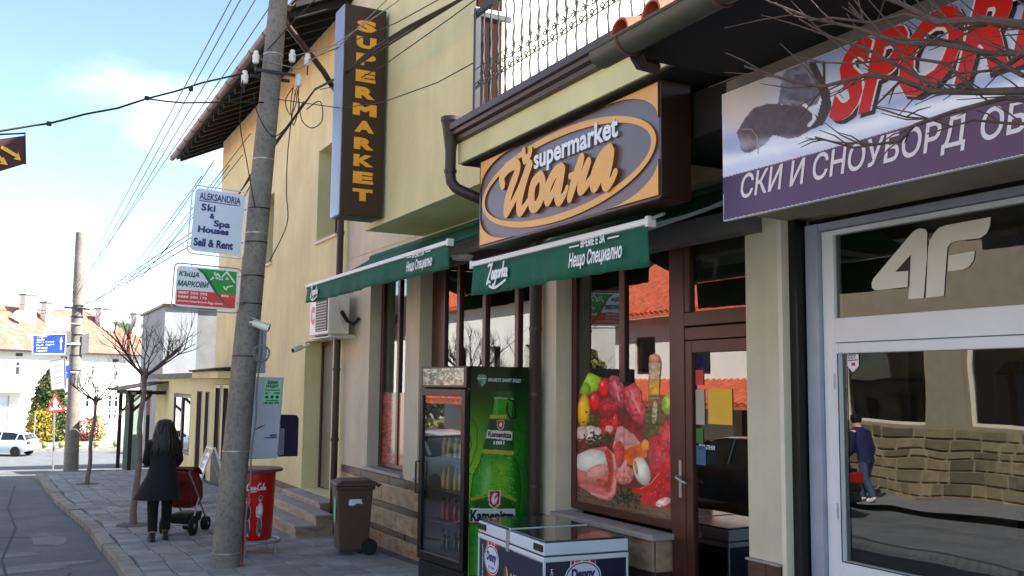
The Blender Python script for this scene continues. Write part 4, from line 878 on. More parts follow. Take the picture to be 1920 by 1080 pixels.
cv.put(np.clip((560-.28*xx-yy)/170, 0, 1), (112, 132, 186), .8)
cv.put(np.clip((360-xx)/220, 0, 1)*np.clip((640-yy)/220, 0, 1), (186, 172, 160), .95)
cv.put(np.exp(-((xx-90)/130)**2-((yy-540)/110)**2), (208, 186, 160), .5)
cv.put(np.exp(-((yy-(700-.24*xx))/40)**2), (120, 140, 190), .45); cv.put(np.exp(-((yy-(780-.25*xx))/34)**2), (246, 248, 255), .7)
bl = lambda pts, c_, t=.12, sd=1: cv.poly(pts, c_, t, 22, sd)
bl([(80, 640), (120, 570), (165, 520), (230, 500), (330, 505), (420, 515), (470, 560), (450, 620), (380, 660), (330, 670), (255, 650), (215, 700), (150, 730), (95, 690)], (74, 64, 70))
bl([(280, 500), (300, 370), (330, 320), (420, 300), (470, 340), (500, 420), (470, 500), (420, 520)], (104, 108, 122), .2, 4)
bl([(330, 480), (360, 360), (420, 350), (450, 430), (440, 500)], (88, 88, 104), .2, 9)
bl([(430, 305), (460, 300), (530, 440), (538, 520), (500, 600), (430, 630), (470, 560), (490, 480)], (54, 50, 56))
cv.line([(405, 505), (450, 540), (455, 575), (430, 605)], 16, (206, 206, 214)); cv.line([(500, 300), (505, 480), (480, 560)], 14, (60, 52, 50))
cv.ell(140, 680, 46, 60, (70, 56, 62), 20, .3); cv.line([(100, 625), (150, 622), (180, 660), (186, 738)], 4, (150, 120, 110)); cv.ell(135, 685, 26, 40, (104, 58, 62), 20, .2, .2)
cv.put(np.exp(-((xx-60)/90)**2-((yy-700)/45)**2), (150, 164, 200), .9); cv.put(np.exp(-((xx-330)/160)**2-((yy-690)/26)**2), (214, 222, 240), .95)
pm = yy > lowedge
cv.put(pm.astype(float), (78, 58, 92)); cv.put(pm*np.clip((200-xx)/260, 0, 1), (44, 40, 84)); cv.put(pm*np.clip((xx-300)/900, 0, 1), (88, 62, 90), .7)
cv.put((np.abs(yy-lowedge) < 4).astype(float), (206, 200, 216))
# clip to the panel and map on to it
def kmap(u, v):
    p = atX(1350+u/2.572, v/2.572, KX-.004); return Vector((KX-.004, p.y, p.z))
pz = np.zeros_like(xx)
for j in range(cv.ny):
    for i in range(cv.nx):
        p = kmap(cv.x[j, i], cv.y[j, i]); pz[j, i] = 1 if (1.002 < p.z < 1.783 and p.y < 4.533) else 0
cv.a = pz; cv.mesh('printed_face', kmap, M['print_matt'], KS)
def kp(u, v): p = atX(1350+u/2.572, v/2.572, KX); return p
# strip continues past the frame
p0, p1 = atX(1391, 382, KX), atX(1816, 290, KX)
letters(KS, 'СКИ И СНОУБОРД', (KX-.007, p0.y, p0.z), SX, SZ, height=.172, width=p0.y-p1.y, mat=M['cream'], bold=.014, shear=.2, name='white_lettering')
p2_ = atX(1842, 275, KX); letters(KS, 'ОБУВКИ', (KX-.007, p2_.y, p0.z+.018), SX, SZ, height=.145, width=.68, mat=M['cream'], bold=.014, shear=.2, name='white_lettering')
pS, pR = atX(1557, 232, KX), atX(1908, 110, KX); wS = pS.y-pR.y
for off, bo, mt, dx, dz in ((.0066, .066, 'letter_black', .018, -.022), (.008, .064, 'cream', 0, 0), (.0094, .044, 'letter_red', 0, 0)):
    for st, o0_, ww in (('SPOR', 0, wS), ('T', wS*.97, wS*.27)):
        letters(KS, st, (KX-off, pS.y-o0_-dx, pS.z-.005+dz), SX, SZ, height=.395, width=ww, mat=M[mt], bold=bo, shear=.42, name='red_lettering' if mt == 'letter_red' else 'letter_outline')
# ------------------------------------------------------------------ plates on the pole
PY = 12.08
def plate_frame(px4, py4, Y):   # corner pixels TL TR BR BL -> points on plane Y
    return [atY(x, y, Y) for x, y in zip(px4, py4)]
def pole_sign(name, label, TL, TR, BL, fill, Y, rim=.035, mframe='ac'):
    a, b_, c = atY(*TL, Y), atY(*TR, Y), atY(*BL, Y); ex = (b_-a); ey = (a-c); W, H = ex.length, ey.length; ex.normalize(); ey.normalize()
    ey = (ey-ex*ey.dot(ex)).normalized(); T = thing(name, label, 'sign', c)
    rr = .06
    def rrect(x0, y0, x1, y1, r): return np.array([(x+r*math.cos(R(t)), y+r*math.sin(R(t))) for (x, y, t0) in ((x1-r, y1-r, 0), (x0+r, y1-r, 90), (x0+r, y0+r, 180), (x1-r, y0+r, 270)) for t in np.linspace(t0, t0+90, 6)])
    fr = rrect(0, 0, W, H, rr); V, F = fill_loops([rrect(rim, rim, W-rim, H-rim, rr*.8)])
    pn = flat_mesh('plate', V, F, c, ex, ey, M[fill], T, .006)
    b = MB(); n = len(fr); pts = [c+ex*float(x)+ey*float(y) for x, y in fr]; b.tube(pts+[pts[0], pts[1]], .009, 6, cap=False); b.build('tube_frame', M[mframe], T, smooth=True)
    for t in (.25, .75):
        for s in (0, 1):
            b = MB(); b.tube([c+ex*(W*t)+ey*(H*s), c+ex*(W*t)+ey*(H*s+(rim*1.1 if s == 0 else -rim*1.1))], .006, 5); b.build('clip', M[mframe], T)
    nn = ex.cross(ey); return T, c+nn*.008, ex, ey, W, H
T, o0, ex, ey, W, H = pole_sign('hanging_sign', 'white plate with blue lettering for ski and spa houses hung on the near pole', (360, 346), (464, 361), (350, 474), 'sign_white', PY)
def tx(s, fx, fy, fw, fh, m, **k): return letters(T, s, o0+ex.cross(ey)*.004+ex*(W*fx)+ey*(H*fy), ex, ey, width=W*fw, height=H*fh, mat=M[m], **k)
tx('ALEKSANDRIA', .13, .80, .74, .105, 'navy_txt', bold=.02)
flat_mesh('rule', np.array([(0, 0), (W*.74, 0), (W*.74, H*.012), (0, H*.012)]), [(0, 1, 2, 3)], o0+ex*(W*.13)+ey*(H*.775), ex, ey, M['navy_txt'], T)
tx('Ski', .18, .64, .25, .105, 'navy_txt', bold=.03, space=1.1); tx('&', .34, .535, .09, .08, 'navy_txt', bold=.04); tx('Spa', .42, .40, .30, .125, 'navy_txt', bold=.04); tx('Houses', .155, .32, .55, .095, 'navy_txt', bold=.045); tx('Sell & Rent', .10, .115, .70, .12, 'navy_txt', bold=.04)
for py_ in (393, 455):
    p = atY(462-(py_-360)*.1, py_, PY); q = atY(474-(py_-393)*.02, py_+1, 12.2); b = MB(); b.tube([p, q], .008, 6); b.build('arm', M['steel'], T)
T, o0, ex, ey, W, H = pole_sign('hanging_sign', 'green, grey and red plate with phone numbers hung on the near pole', (323, 492), (448, 504), (321, 578), 'grey_sign', PY, .03, 'steel')
rw_ = lambda pts: np.array([(W*x, H*y) for x, y in pts])
def area(pts, m, off=.001, name='printed_field'): V, F = fill_loops([rw_(pts)]); return flat_mesh(name, V, F, o0+ex.cross(ey)*off, ex, ey, M[m], T)
area([(.06, .10), (.94, .10), (.94, .42), (.06, .42)], 'red_sign', .0006)
area([(.34, .92), (.93, .92), (.94, .42), (.66, .42), (.55, .62), (.45, .82)], 'green_sign', .0008)
area([(.32, .92), (.36, .92), (.47, .82), (.57, .62), (.68, .40), (.80, .20), (.90, .12), (.80, .16), (.64, .38), (.52, .62), (.43, .80)], 'teal_sign', .0012)
for pts in ([(.55, .70), (.64, .84), (.72, .72)], [(.68, .72), (.78, .90), (.91, .68)], [(.60, .76), (.60, .86)]): 
    V, F = fill_loops(sum([ribbon([(W*x, H*y) for x, y in (pts[i], pts[i+1])], .018, n=1) for i in range(len(pts)-1)], [])); flat_mesh('house_outline', V, F, o0+ex.cross(ey)*.0016, ex, ey, M['white'], T)
for x0 in (.62, .77): 
    for k in range(4): area([(x0+.022*(k % 2), .72+.03*(k//2)), (x0+.018+.022*(k % 2), .72+.03*(k//2)), (x0+.018+.022*(k % 2), .745+.03*(k//2)), (x0+.022*(k % 2), .745+.03*(k//2))], 'white', .0016, 'house_window')
V, F = fill_loops(ribbon([(W*x, H*y) for x, y in ((.75, .56), (.79, .50), (.80, .56), (.88, .60))], .016, n=3)); flat_mesh('arrow', V, F, o0+ex.cross(ey)*.0016, ex, ey, M['white'], T)
tx('КЪЩА', .07, .70, .30, .13, 'green_txt', bold=.03, shear=.15); tx('МАРКОВИ', .06, .50, .46, .13, 'green_txt', bold=.03, shear=.15)
tx('0887 550 393', .08, .335, .43, .055, 'white', bold=.03); tx('0888 200 172', .08, .245, .43, .055, 'white', bold=.03); tx('www.markovi-bg.com', .07, .145, .68, .06, 'white', bold=.03); tx('800 м', .72, .335, .19, .055, 'white', bold=.03)
for py_ in (519, 570):
    b = MB(); b.tube([atY(444, py_, PY), atY(462, py_, 12.2)], .008, 6); b.build('arm', M['steel'], T)
# ------------------------------------------------------------------ downpipe in front of the third pier is part of the building
o = MB().tube([(4.70, 8.50, -2.2), (4.70, 8.50, 1.55), (4.62, 8.44, 1.7)], .062, 12).build('downpipe', M['gutter'], SM, smooth=True)
for z_ in (-1.0, -.1, .55): MB().tube([(4.70, 8.50, z_), (4.70, 8.50, z_+.03)], .069, 12).build('pipe_collar', M['gutter'], o, smooth=True)
# ------------------------------------------------------------------ window posters
def wmap(u, v): return atX(1070+u/3, 640+v/3, W_-.009)
MT = thing('window_poster', 'contour cut window poster of raw meat, peppers, tomatoes and an oil bottle', 'poster', (W_-.012, 7.4, -1.1))
c = Canvas(600, 1080, 2.6, (92, 66, 50)); X_, Y_ = c.x, c.y
c.a[:] = 0
def keep(mask): c.a[mask] = 1
# wooden board
c.put(np.ones_like(X_), (96, 74, 56)); gr = c.vnoise(9, 3)*.5+np.sin(Y_*.25-X_*.055+c.vnoise(40, 8)*7)*.25
c.c = np.clip(np.array((104, 80, 60))*(1+.42*(gr-.3))[..., None], 0, 255)
board = Y_ > 560
c.put((Y_ < 830).astype(float), (104, 44, 42))
shape = lambda pts: keep(c.inside(pts))
shape([(36, 480), (40, 300), (66, 240), (100, 170), (165, 200), (215, 205), (225, 190), (262, 190), (310, 255), (355, 230), (400, 280), (402, 330), (430, 380), (436, 300), (437, 120), (442, 78), (470, 66), (500, 80), (512, 120), (498, 300), (530, 300), (572, 290), (572, 1036), (300, 975), (30, 925), (34, 640)])
c.poly([(150, 430), (420, 420), (420, 620), (160, 620)], (128, 24, 30), .3, 16, 4)
c.ell(118, 236, 52, 66, (140, 176, 34), 25, .5, .12, 20, .3); c.ell(80, 270, 34, 40, (116, 156, 30), 0, .4); c.ell(74, 392, 36, 96, (222, 158, 18), 2, .5, .06, 20, .5)
c.ell(136, 340, 34, 60, (206, 22, 26), 0, .6, 0, 9, .6); c.ell(188, 262, 32, 54, (216, 24, 26), 0, .6, 0, 9, .6)
c.ell(212, 372, 56, 56, (168, 34, 44), -20, .3, .28, 11); c.ell(262, 280, 42, 98, (176, 60, 74), -14, .35, .3, 16, .3); c.ell(364, 270, 42, 44, (150, 44, 56), 20, .3, .2, 12); c.ell(366, 356, 58, 116, (190, 62, 72), -24, .45, .26, 16, .3)
for q_0 in ((255, 250, -14), (268, 310, -10), (350, 300, -24), (380, 380, -24), (362, 340, -30)): c.ell(q_0[0], q_0[1], 6, 34, (214, 140, 142), q_0[2], .1)
# oil bottle
c.ell(470, 96, 32, 30, (176, 108, 66), 0, .5, .1, 8, .2); c.poly([(440, 128), (502, 128), (496, 215), (444, 215)], (176, 150, 112), .2, 12); c.ell(470, 128, 40, 10, (150, 140, 110), 0, .2)
c.poly([(444, 215), (496, 220), (498, 305), (440, 305)], (196, 160, 26), .15, 14); c.poly([(440, 300), (498, 300), (530, 360), (556, 420), (560, 540), (410, 540), (414, 410)], (86, 76, 40), .3, 18); c.ell(472, 400, 16, 70, (170, 160, 120), 4, .1, .3, 10); c.line([(440, 320), (500, 320)], 5, (160, 150, 110))
for k in range(5): c.line([(425, 350+k*32), (545, 352+k*32)], 3, (136, 124, 84), .6)
c.ell(556, 350, 44, 66, (130, 168, 48), 10, .4, .15, 16, .3); c.ell(560, 530, 70, 100, (186, 58, 62), 20, .3, .2, 14)
# middle: pepper chunks, mushrooms, cutlets
c.poly([(170, 440), (262, 420), (268, 470), (220, 540), (176, 540)], (196, 24, 28), .25, 14, 5); c.ell(250, 445, 14, 40, (220, 40, 36), 10, .4, 0, 9, .6); c.ell(216, 492, 24, 22, (216, 150, 140), 0, .3, .15)
c.ell(110, 525, 52, 52, (206, 184, 168), 0, .35, .12, 14, .3); c.ell(60, 520, 36, 44, (200, 170, 156), 10, .35, .15, 12); c.ell(150, 520, 26, 40, (196, 172, 156), 0, .3)
for cx, cy, n, col in ((150, 560, 60, (34, 56, 24)), (128, 450, 22, (54, 84, 30)), (70, 575, 24, (110, 26, 30)), (320, 880, 90, (30, 44, 26)), (215, 545, 30, (40, 62, 28))):
    for k in range(n): a = RNG.normal(size=2)*(28 if n > 50 else 16); g_ = .6+RNG.random()*.9; c.ell(cx+a[0]*1.3, cy+a[1], 9, 6, tuple(q*g_ for q in col), 180*RNG.random(), .2)
c.poly([(235, 600), (262, 480), (290, 478), (350, 520), (400, 580), (390, 620), (300, 640), (270, 700), (246, 690)], (212, 140, 134), .16, 24, 6); c.ell(268, 640, 36, 80, (190, 62, 66), 4, .3, .15); c.poly([(300, 610), (430, 560), (430, 650), (340, 700), (296, 680)], (226, 92, 24), .15, 24, 3); c.ell(420, 585, 24, 34, (230, 140, 30), 0, .3)
# belly slab
c.poly([(36, 640), (100, 606), (200, 590), (250, 640), (264, 740), (252, 860), (220, 896), (160, 884), (40, 810)], (206, 106, 100), .14, 22, 7)
c.ell(118, 672, 100, 62, (214, 204, 196), -6, .25, .06, 20); c.ell(150, 730, 66, 36, (222, 146, 134), -20, .2, .1); c.poly([(205, 600), (232, 640), (240, 760), (220, 850), (200, 850), (214, 720), (190, 620)], (186, 58, 56), .2, 10, 3); c.line([(240, 640), (256, 740), (240, 850), (200, 880), (120, 856)], 13, (226, 150, 140)); c.ell(180, 800, 40, 20, (176, 74, 66), 30, .2, .3, 6); c.line([(40, 790), (130, 800), (190, 830)], 8, (190, 88, 82))
c.ell(300, 750, 56, 56, (206, 116, 104), 30, .3, .2, 12); c.ell(300, 700, 14, 40, (226, 160, 148), 20, .2)
c.poly([(440, 540), (500, 530), (550, 620), (572, 700), (572, 940), (500, 930), (400, 920), (392, 880), (460, 800), (440, 660)], (190, 34, 42), .2, 26, 9)
for k in range(26): a = RNG.random(2); c.ell(450+a[0]*115, 570+a[1]*340, 3, 14, (218, 92, 92), 20+40*RNG.random(), .1)
c.line([(362, 838), (420, 838), (480, 790), (520, 715)], 34, (202, 24, 26)); c.line([(390, 830), (450, 800), (500, 740)], 5, (238, 120, 110)); c.ell(400, 730, 46, 84, (206, 198, 176), -18, .4, .08, 18, .4); c.ell(368, 710, 10, 44, (160, 130, 80), -10, .3); c.ell(520, 905, 46, 24, (230, 170, 160), -20, .3, .25, 9)
c.put(np.exp(-((X_-300)/5)**2), (60, 30, 30), .25)
mt = c.mesh('printed_film', wmap, M['print'], MT)
# coffee bean strip on the far window
c = Canvas(46, 140, 1.1, (84, 34, 28))
for k in range(120):
    a = RNG.random(2); x_ = a[0]*16; c.ell(x_, a[1]*140, 4.2, 2.8, (118+40*RNG.random(), 52, 40), 180*RNG.random(), .6)
c.put((c.x > 16).astype(float), (170, 120, 84)); wv = (np.sin(c.x*2.4)*np.sin(c.y*2.0)); c.put((c.x > 16)*np.clip(wv, 0, 1), (206, 166, 120), .5)
for k in range(22): c.ell(16+30*RNG.random(), 118+22*RNG.random(), 4.2, 2.8, (118+40*RNG.random(), 52, 40), 180*RNG.random(), .6)
BP = thing('window_poster', 'narrow coffee bean and sackcloth poster in the far shop window', 'poster', (W_-.012, 13.2, -1.1))
ya_, yb_, za_, zb_ = 13.69, 12.44, -1.13, -.12
c.mesh('printed_film', lambda u, v: Vector((W_-.012, ya_+(yb_-ya_)*u/46, zb_+(za_-zb_)*v/140)), M['print'], BP)
# ------------------------------------------------------------------ drinks fridge
FX0, FX1, FY0, FY1, FZ0, FZ1 = 3.985, 4.735, 8.62, 9.58, gz(9)+.002, .185
FR = thing('drinks_fridge', 'tall black glass door drinks fridge with green beer advert on its side', 'fridge', (FX0, FY0, gz(9)))
b = MB(); b.box(FX0+.06, FX1, FY0+.002, FY0+.04, FZ0+.1, FZ1); b.box(FX0+.06, FX1, FY1-.04, FY1, FZ0+.1, FZ1); b.box(FX1-.04, FX1, FY0+.04, FY1-.04, FZ0+.1, FZ1); b.box(FX0+.06, FX1-.04, FY0+.04, FY1-.04, FZ1-.04, FZ1); b.box(FX0+.06, FX1-.04, FY0+.04, FY1-.04, FZ0+.1, FZ0+.36); b.build('cabinet', M['blackgloss'], FR)
b = MB(); b.box(FX1-.05, FX1-.041, FY0+.041, FY1-.041, FZ0+.37, -.04); b.box(FX0+.07, FX1-.05, FY0+.041, FY0+.046, FZ0+.37, -.04); b.box(FX0+.07, FX1-.05, FY1-.046, FY1-.041, FZ0+.37, -.04); b.build('lining', M['fridge_in'], FR)
# header light box
c = Canvas(80, 34, .8, (160, 160, 140)); c.c = np.clip(np.array((170, 172, 150))*(.55+.7*c.vnoise(5, 4))[..., None], 0, 255)
for k in range(40): a = RNG.random(2); c.line([(a[0]*80, a[1]*34), (a[0]*80+RNG.normal()*7, a[1]*34+RNG.normal()*6)], 1.3, (60, 90, 40) if k % 2 else (60, 56, 40))
c.mesh('header_print', lambda u, v: Vector((FX0+.012, FY1-.05-(FY1-FY0-.1)*u/80, .165-.17*v/34)), M['print'], FR)
b = MB(); b.box(FX0+.014, FX0+.06, FY0+.001, FY1-.001, -.03, FZ1); b.build('header', M['blackgloss'], FR, bev=.006)
b = MB(); t = .07; z0, z1 = FZ0+.37, -.045
b.box(FX0, FX0+.055, FY0, FY0+t, z0, z1); b.box(FX0, FX0+.055, FY1-t, FY1, z0, z1); b.box(FX0+.001, FX0+.054, FY0+t, FY1-t, z1-t, z1); b.box(FX0+.001, FX0+.054, FY0+t, FY1-t, z0, z0+t*1.2)
dr = b.build('door', M['blackgloss'], FR, bev=.005)
MB().quad((FX0+.02, FY1-t, z0+t), (FX0+.02, FY0+t, z0+t), (FX0+.02, FY0+t, z1-t), (FX0+.02, FY1-t, z1-t)).build('pane', M['pane_fr'], dr, fix=False)
b = MB(); yh = FY1-.03; b.tube([(FX0, yh, -1.12), (FX0-.045, yh, -1.12), (FX0-.045, yh, -.80), (FX0, yh, -.80)], .011, 8); b.build('handle', M['blackgloss'], dr, smooth=True)
b = MB(); b.box(FX0+.02, FX0+.06, FY0+.01, FY1-.01, FZ0+.1, FZ0+.355); kp_ = b.build('kick_grille', M['blackgloss'], FR)
for k in range(7): MB().box(FX0+.012, FX0+.021, FY0+.12, FY1-.12, FZ0+.13+k*.03, FZ0+.143+k*.03).build('louvre', M['black'], kp_)
for z_ in (-1.72, -1.40, -1.08, -.76): MB().box(FX0+.09, FX1-.06, FY0+.05, FY1-.05, z_, z_+.012).build('shelf', M['steel'], FR)
def bottle_mesh(h):
    b = MB(); b.lathe([(.030, 0), (.032, .01), (.032, h*.55), (.026, h*.66), (.013, h*.78), (.012, h*.95), (.015, h*.96), (.015, h)], (0, 0, 0), 9); m = bpy.data.meshes.new('bottle'); m.from_pydata(b.v, [], b.f); m.shade_smooth(); return m
bm_ = {}
for z_, kk, nm in ((-1.708, 'bottle_green', 'green'), (-1.388, 'bottle_red', 'red'), (-1.068, 'bottle_yellow', 'pale'), (-.748, 'bottle_yellow', 'pale')):
    for i in range(6):
        key = kk; 
        if key not in bm_: bm_[key] = bottle_mesh(.22); bm_[key].materials.append(M[kk])
        o = bpy.data.objects.new('drink_bottle', bm_[key]); COL.objects.link(o); lx, ly = .20+.012*(i % 2), .15+.125*i; o.location = (FX0+lx*math.cos(R(5))-ly*math.sin(R(5)), FY0+lx*math.sin(R(5))+ly*math.cos(R(5)), z_)
        tag(o, '%s %s on the %s shelf of the drinks fridge' % (('rightmost', 'second from right', 'third from right', 'third from left', 'second from left', 'leftmost')[i], {'green': 'dark green bottle', 'red': 'red bottle', 'pale': 'pale labelled bottle'}[nm], {-1.708: 'bottom', -1.388: 'second lowest', -1.068: 'second highest', -.748: 'top'}[z_]), 'bottle', nm+' bottles in the drinks fridge')
for sx in (FX0+.1, FX1-.06):
    for sy in (FY0+.06, FY1-.06): MB().lathe([(.02, FZ0), (.02, FZ0+.1)], (sx, sy, 0), 8).build('foot', M['black'], FR)
# printed side: beer bottle
c = Canvas(455, 1420, 4, (20, 90, 24)); X_, Y_ = c.x, c.y      # coordinates of the advert panel: x 50..505, y 20..1440
X_ = X_+50; Y_ = Y_+20; c.x, c.y = X_, Y_
g = np.clip((Y_-60)/520, 0, 1); gx_ = np.clip(1-np.abs(X_-60)/330, 0, 1)
c.c = (1-g)[..., None]*np.array((10, 30, 12))+g[..., None]*np.array((34, 124, 26)); c.put(gx_*np.clip((Y_-200)/500, 0, 1), (140, 190, 30), .9); c.put(np.clip((X_-420)/90, 0, 1)*g, (14, 60, 20), .7)
for pts in ([(50, 375), (90, 380), (130, 430), (130, 560), (90, 680), (45, 750)], [(50, 495), (80, 500), (90, 560), (60, 640)], [(45, 760), (85, 748)], [(40, 812), (75, 800)], [(405, 350), (440, 470), (490, 470)], [(400, 500), (440, 560), (400, 660), (450, 720)], [(470, 600), (475, 700), (490, 760)], [(60, 1000), (70, 1100), (110, 1180)], [(450, 900), (470, 1000), (430, 1100)]): c.line(pts, 7, (16, 70, 18), .8)
bo = [(248, 205), (384, 205), (386, 245), (378, 340), (382, 420), (388, 600), (392, 650), (430, 740), (440, 860), (428, 1000), (425, 1440), (75, 1440), (75, 980), (88, 860), (100, 760), (150, 670), (168, 600), (210, 420), (240, 310), (248, 250)]
c.poly(bo, (40, 136, 32), .12, 30); m_ = c.inside(bo); c.line(bo+[bo[0]], 7, (8, 50, 14), .75)
ctr = 310-.06*(Y_-200)*.5; c.put(m_*np.exp(-((X_-(ctr-60-.06*(Y_-200)))/45)**2)*np.clip((Y_-640)/100, 0, 1), (150, 220, 130), .6); c.put(m_*np.exp(-((X_-(300))/70)**2)*np.clip((Y_-640)/60, 0, 1)*np.clip((960-Y_)/100, 0, 1), (128, 184, 24), .7)
c.put(m_*np.clip((X_-360)/80, 0, 1)*(Y_ > 640), (10, 60, 16), .7); c.put(m_*(Y_ < 350)*np.exp(-((X_-262)/12)**2), (120, 180, 110), .5)
c.poly([(246, 195), (386, 195), (388, 240), (246, 236)], (40, 84, 44), .15, 20); c.line([(250, 236), (386, 246)], 8, (150, 170, 150)); c.line([(350, 245), (400, 270), (402, 370), (366, 380), (340, 330), (346, 270)], 13, (12, 26, 14))
c.poly([(222, 355), (336, 355), (332, 380), (218, 378)], (176, 158, 40)); c.poly([(165, 585), (388, 600), (390, 628), (160, 610)], (176, 158, 40)); c.poly([(215, 380), (378, 390), (384, 596), (176, 582)], (18, 74, 30), .1, 30)
c.poly([(202, 455), (378, 465), (376, 528), (190, 508)], (206, 206, 200)); c.poly([(270, 392), (322, 392), (318, 440), (295, 458), (272, 440)], (200, 190, 180)); c.poly([(274, 396), (318, 396), (314, 438), (295, 452), (276, 438)], (166, 24, 30)); c.ell(296, 420, 11, 18, (220, 200, 200), 10, .1)
c.poly([(95, 905), (210, 890), (300, 890), (400, 930), (400, 985), (95, 985)], (20, 84, 30)); c.line([(95, 920), (210, 895)], 22, (150, 150, 30)); c.line([(300, 890), (398, 930)], 22, (150, 150, 30)); c.poly([(80, 982), (400, 992), (400, 1080), (75, 1080)], (196, 204, 198)); c.poly([(76, 1080), (400, 1080), (400, 1095), (76, 1095)], (120, 70, 30))
c.poly([(208, 862), (298, 862), (292, 960), (250, 994), (212, 958)], (206, 196, 170)); c.poly([(216, 870), (290, 870), (284, 955), (250, 984), (219, 952)], (168, 24, 34)); c.ell(252, 920, 22, 42, (220, 206, 206), 8, .1); c.ell(262, 905, 8, 14, (168, 24, 34), 40, 0)
for k in range(120): a = RNG.random(2); u_, v_ = 100+a[0]*320, 640+a[1]*330; c.ell(u_, v_, 3+3*RNG.random(), 4, (120, 190, 110) if k % 2 else (20, 70, 24), 0, .2)
c.poly([(132, 88), (160, 76), (194, 88), (190, 135), (162, 162), (136, 132)], (120, 140, 120), .3, 12); c.line([(132, 105), (194, 105)], 8, (190, 200, 190))
def bmap(u, v): p = atY(860+u/3.6, 680+v/3.6, FY0-.001); return Vector((min(max(p.x, FX0+.062), FX1), FY0-.0012, min(p.z, FZ1-.004)))
pr = c.mesh('advert_print', bmap, M['print'], FR)
def bp(u, v): return atY(860+u/3.6, 680+v/3.6, FY0-.003)
def bl_text(s, u0, v0, u1, h, m, bold=.03, shear=.0, tilt=0):
    p, q = bp(u0, v0), bp(u1, v0+tilt); ex = (q-p).normalized(); return letters(FR, s, p, ex, SZ, width=(q-p).length, height=h, mat=M[m], bold=bold, shear=shear, name='advert_lettering')
bl_text('МЪЖЕТЕ ЗНАЯТ ЗАЩО', 206, 132, 440, .042, 'grey_sign', .03, .2, 6); bl_text('Kamenitza', 206, 500, 372, .055, 'letter_black', .04, 0, 12); bl_text('1881', 244, 555, 322, .038, 'grey_sign', .05); bl_text('Kamenitza', 80, 1075, 395, .115, 'letter_black', .05, 0, 6)
FR.rotation_euler = (0, 0, R(5))
# ------------------------------------------------------------------ ice cream freezer
ZR = R(-3.0); FZc = Vector((4.165, 7.27, gz(7.2)))
FZ = thing('ice_cream_freezer', 'navy chest freezer for ice cream with sliding dark glass lids', 'freezer', FZc, rz=0)
Mz = Matrix.Rotation(R(-4), 3, 'Z')
def fzb(b, x0, x1, y0, y1, z0, z1): c_ = FZc+Mz @ Vector(((x0+x1)/2, (y0+y1)/2, (z0+z1)/2)); return b.obox(c_, (x1-x0, y1-y0, z1-z0), Mz)
FW_, FL_, FH_ = .365, .675, -1.205-gz(7.2)
b = MB(); fzb(b, -FW_, FW_, -FL_, FL_, .1, FH_-.15); b.build('cabinet', M['navy'], FZ, bev=.008)
b = MB(); fzb(b, -FW_-.012, FW_+.012, -FL_-.012, FL_+.012, FH_-.149, FH_-.11); fzb(b, -FW_-.008, FW_+.008, -FL_-.008, FL_+.008, FH_-.098, FH_-.004); b.build('rim', M['fz_white'], FZ, bev=.008)
b = MB(); fzb(b, -FW_-.004, FW_+.004, -FL_-.004, FL_+.004, FH_-.11, FH_-.098); b.build('rim_gasket', M['mesh_grey'], FZ)
for s, dz in ((-1, 0), (1, .006)):
    b = MB(); fzb(b, -FW_+.01, FW_-.01, *( (-FL_+.01, .0) if s < 0 else (.0, FL_-.01)), FH_-.0035, FH_+.012+dz); l_ = b.build('lid', M['fz_top'], FZ, bev=.003)
    b = MB(); fzb(b, -FW_+.005, FW_-.005, (-.006 if s < 0 else .0), (.0 if s < 0 else .02), FH_+.001, FH_+.018); b.build('lid_edge', M['fz_white'], l_)
for y_ in (-FL_, FL_-.06): b = MB(); fzb(b, -FW_-.02, -FW_-.006, *( (y_+.005, y_+.16) if y_ < 0 else (y_-.12, y_+.05)), FH_-.07, FH_-.02); b.build('lid_grip', M['black'], FZ)
b = MB(); fzb(b, -FW_-.022, -FW_-.006, -.02, .025, FH_-.17, FH_+.005); b.build('lock', M['steel'], FZ)
for sx, sy, wx_, wy_ in ((-FW_, -FL_, .016, .016), (FW_, -FL_, .016, .016), (-FW_, FL_, .016, .016)): b = MB(); fzb(b, sx-.008, sx+.008, sy-.008, sy+.008, .1, FH_-.15); b.build('corner_trim', M['fz_white'], FZ)
for sx in (-.28, .28):
    for sy in (-.55, .55): b = MB(); b.lathe([(.03, 0), (.03, .06), (.02, .1)], FZc+Mz @ Vector((sx, sy, 0)), 8); b.build('caster', M['black'], FZ)
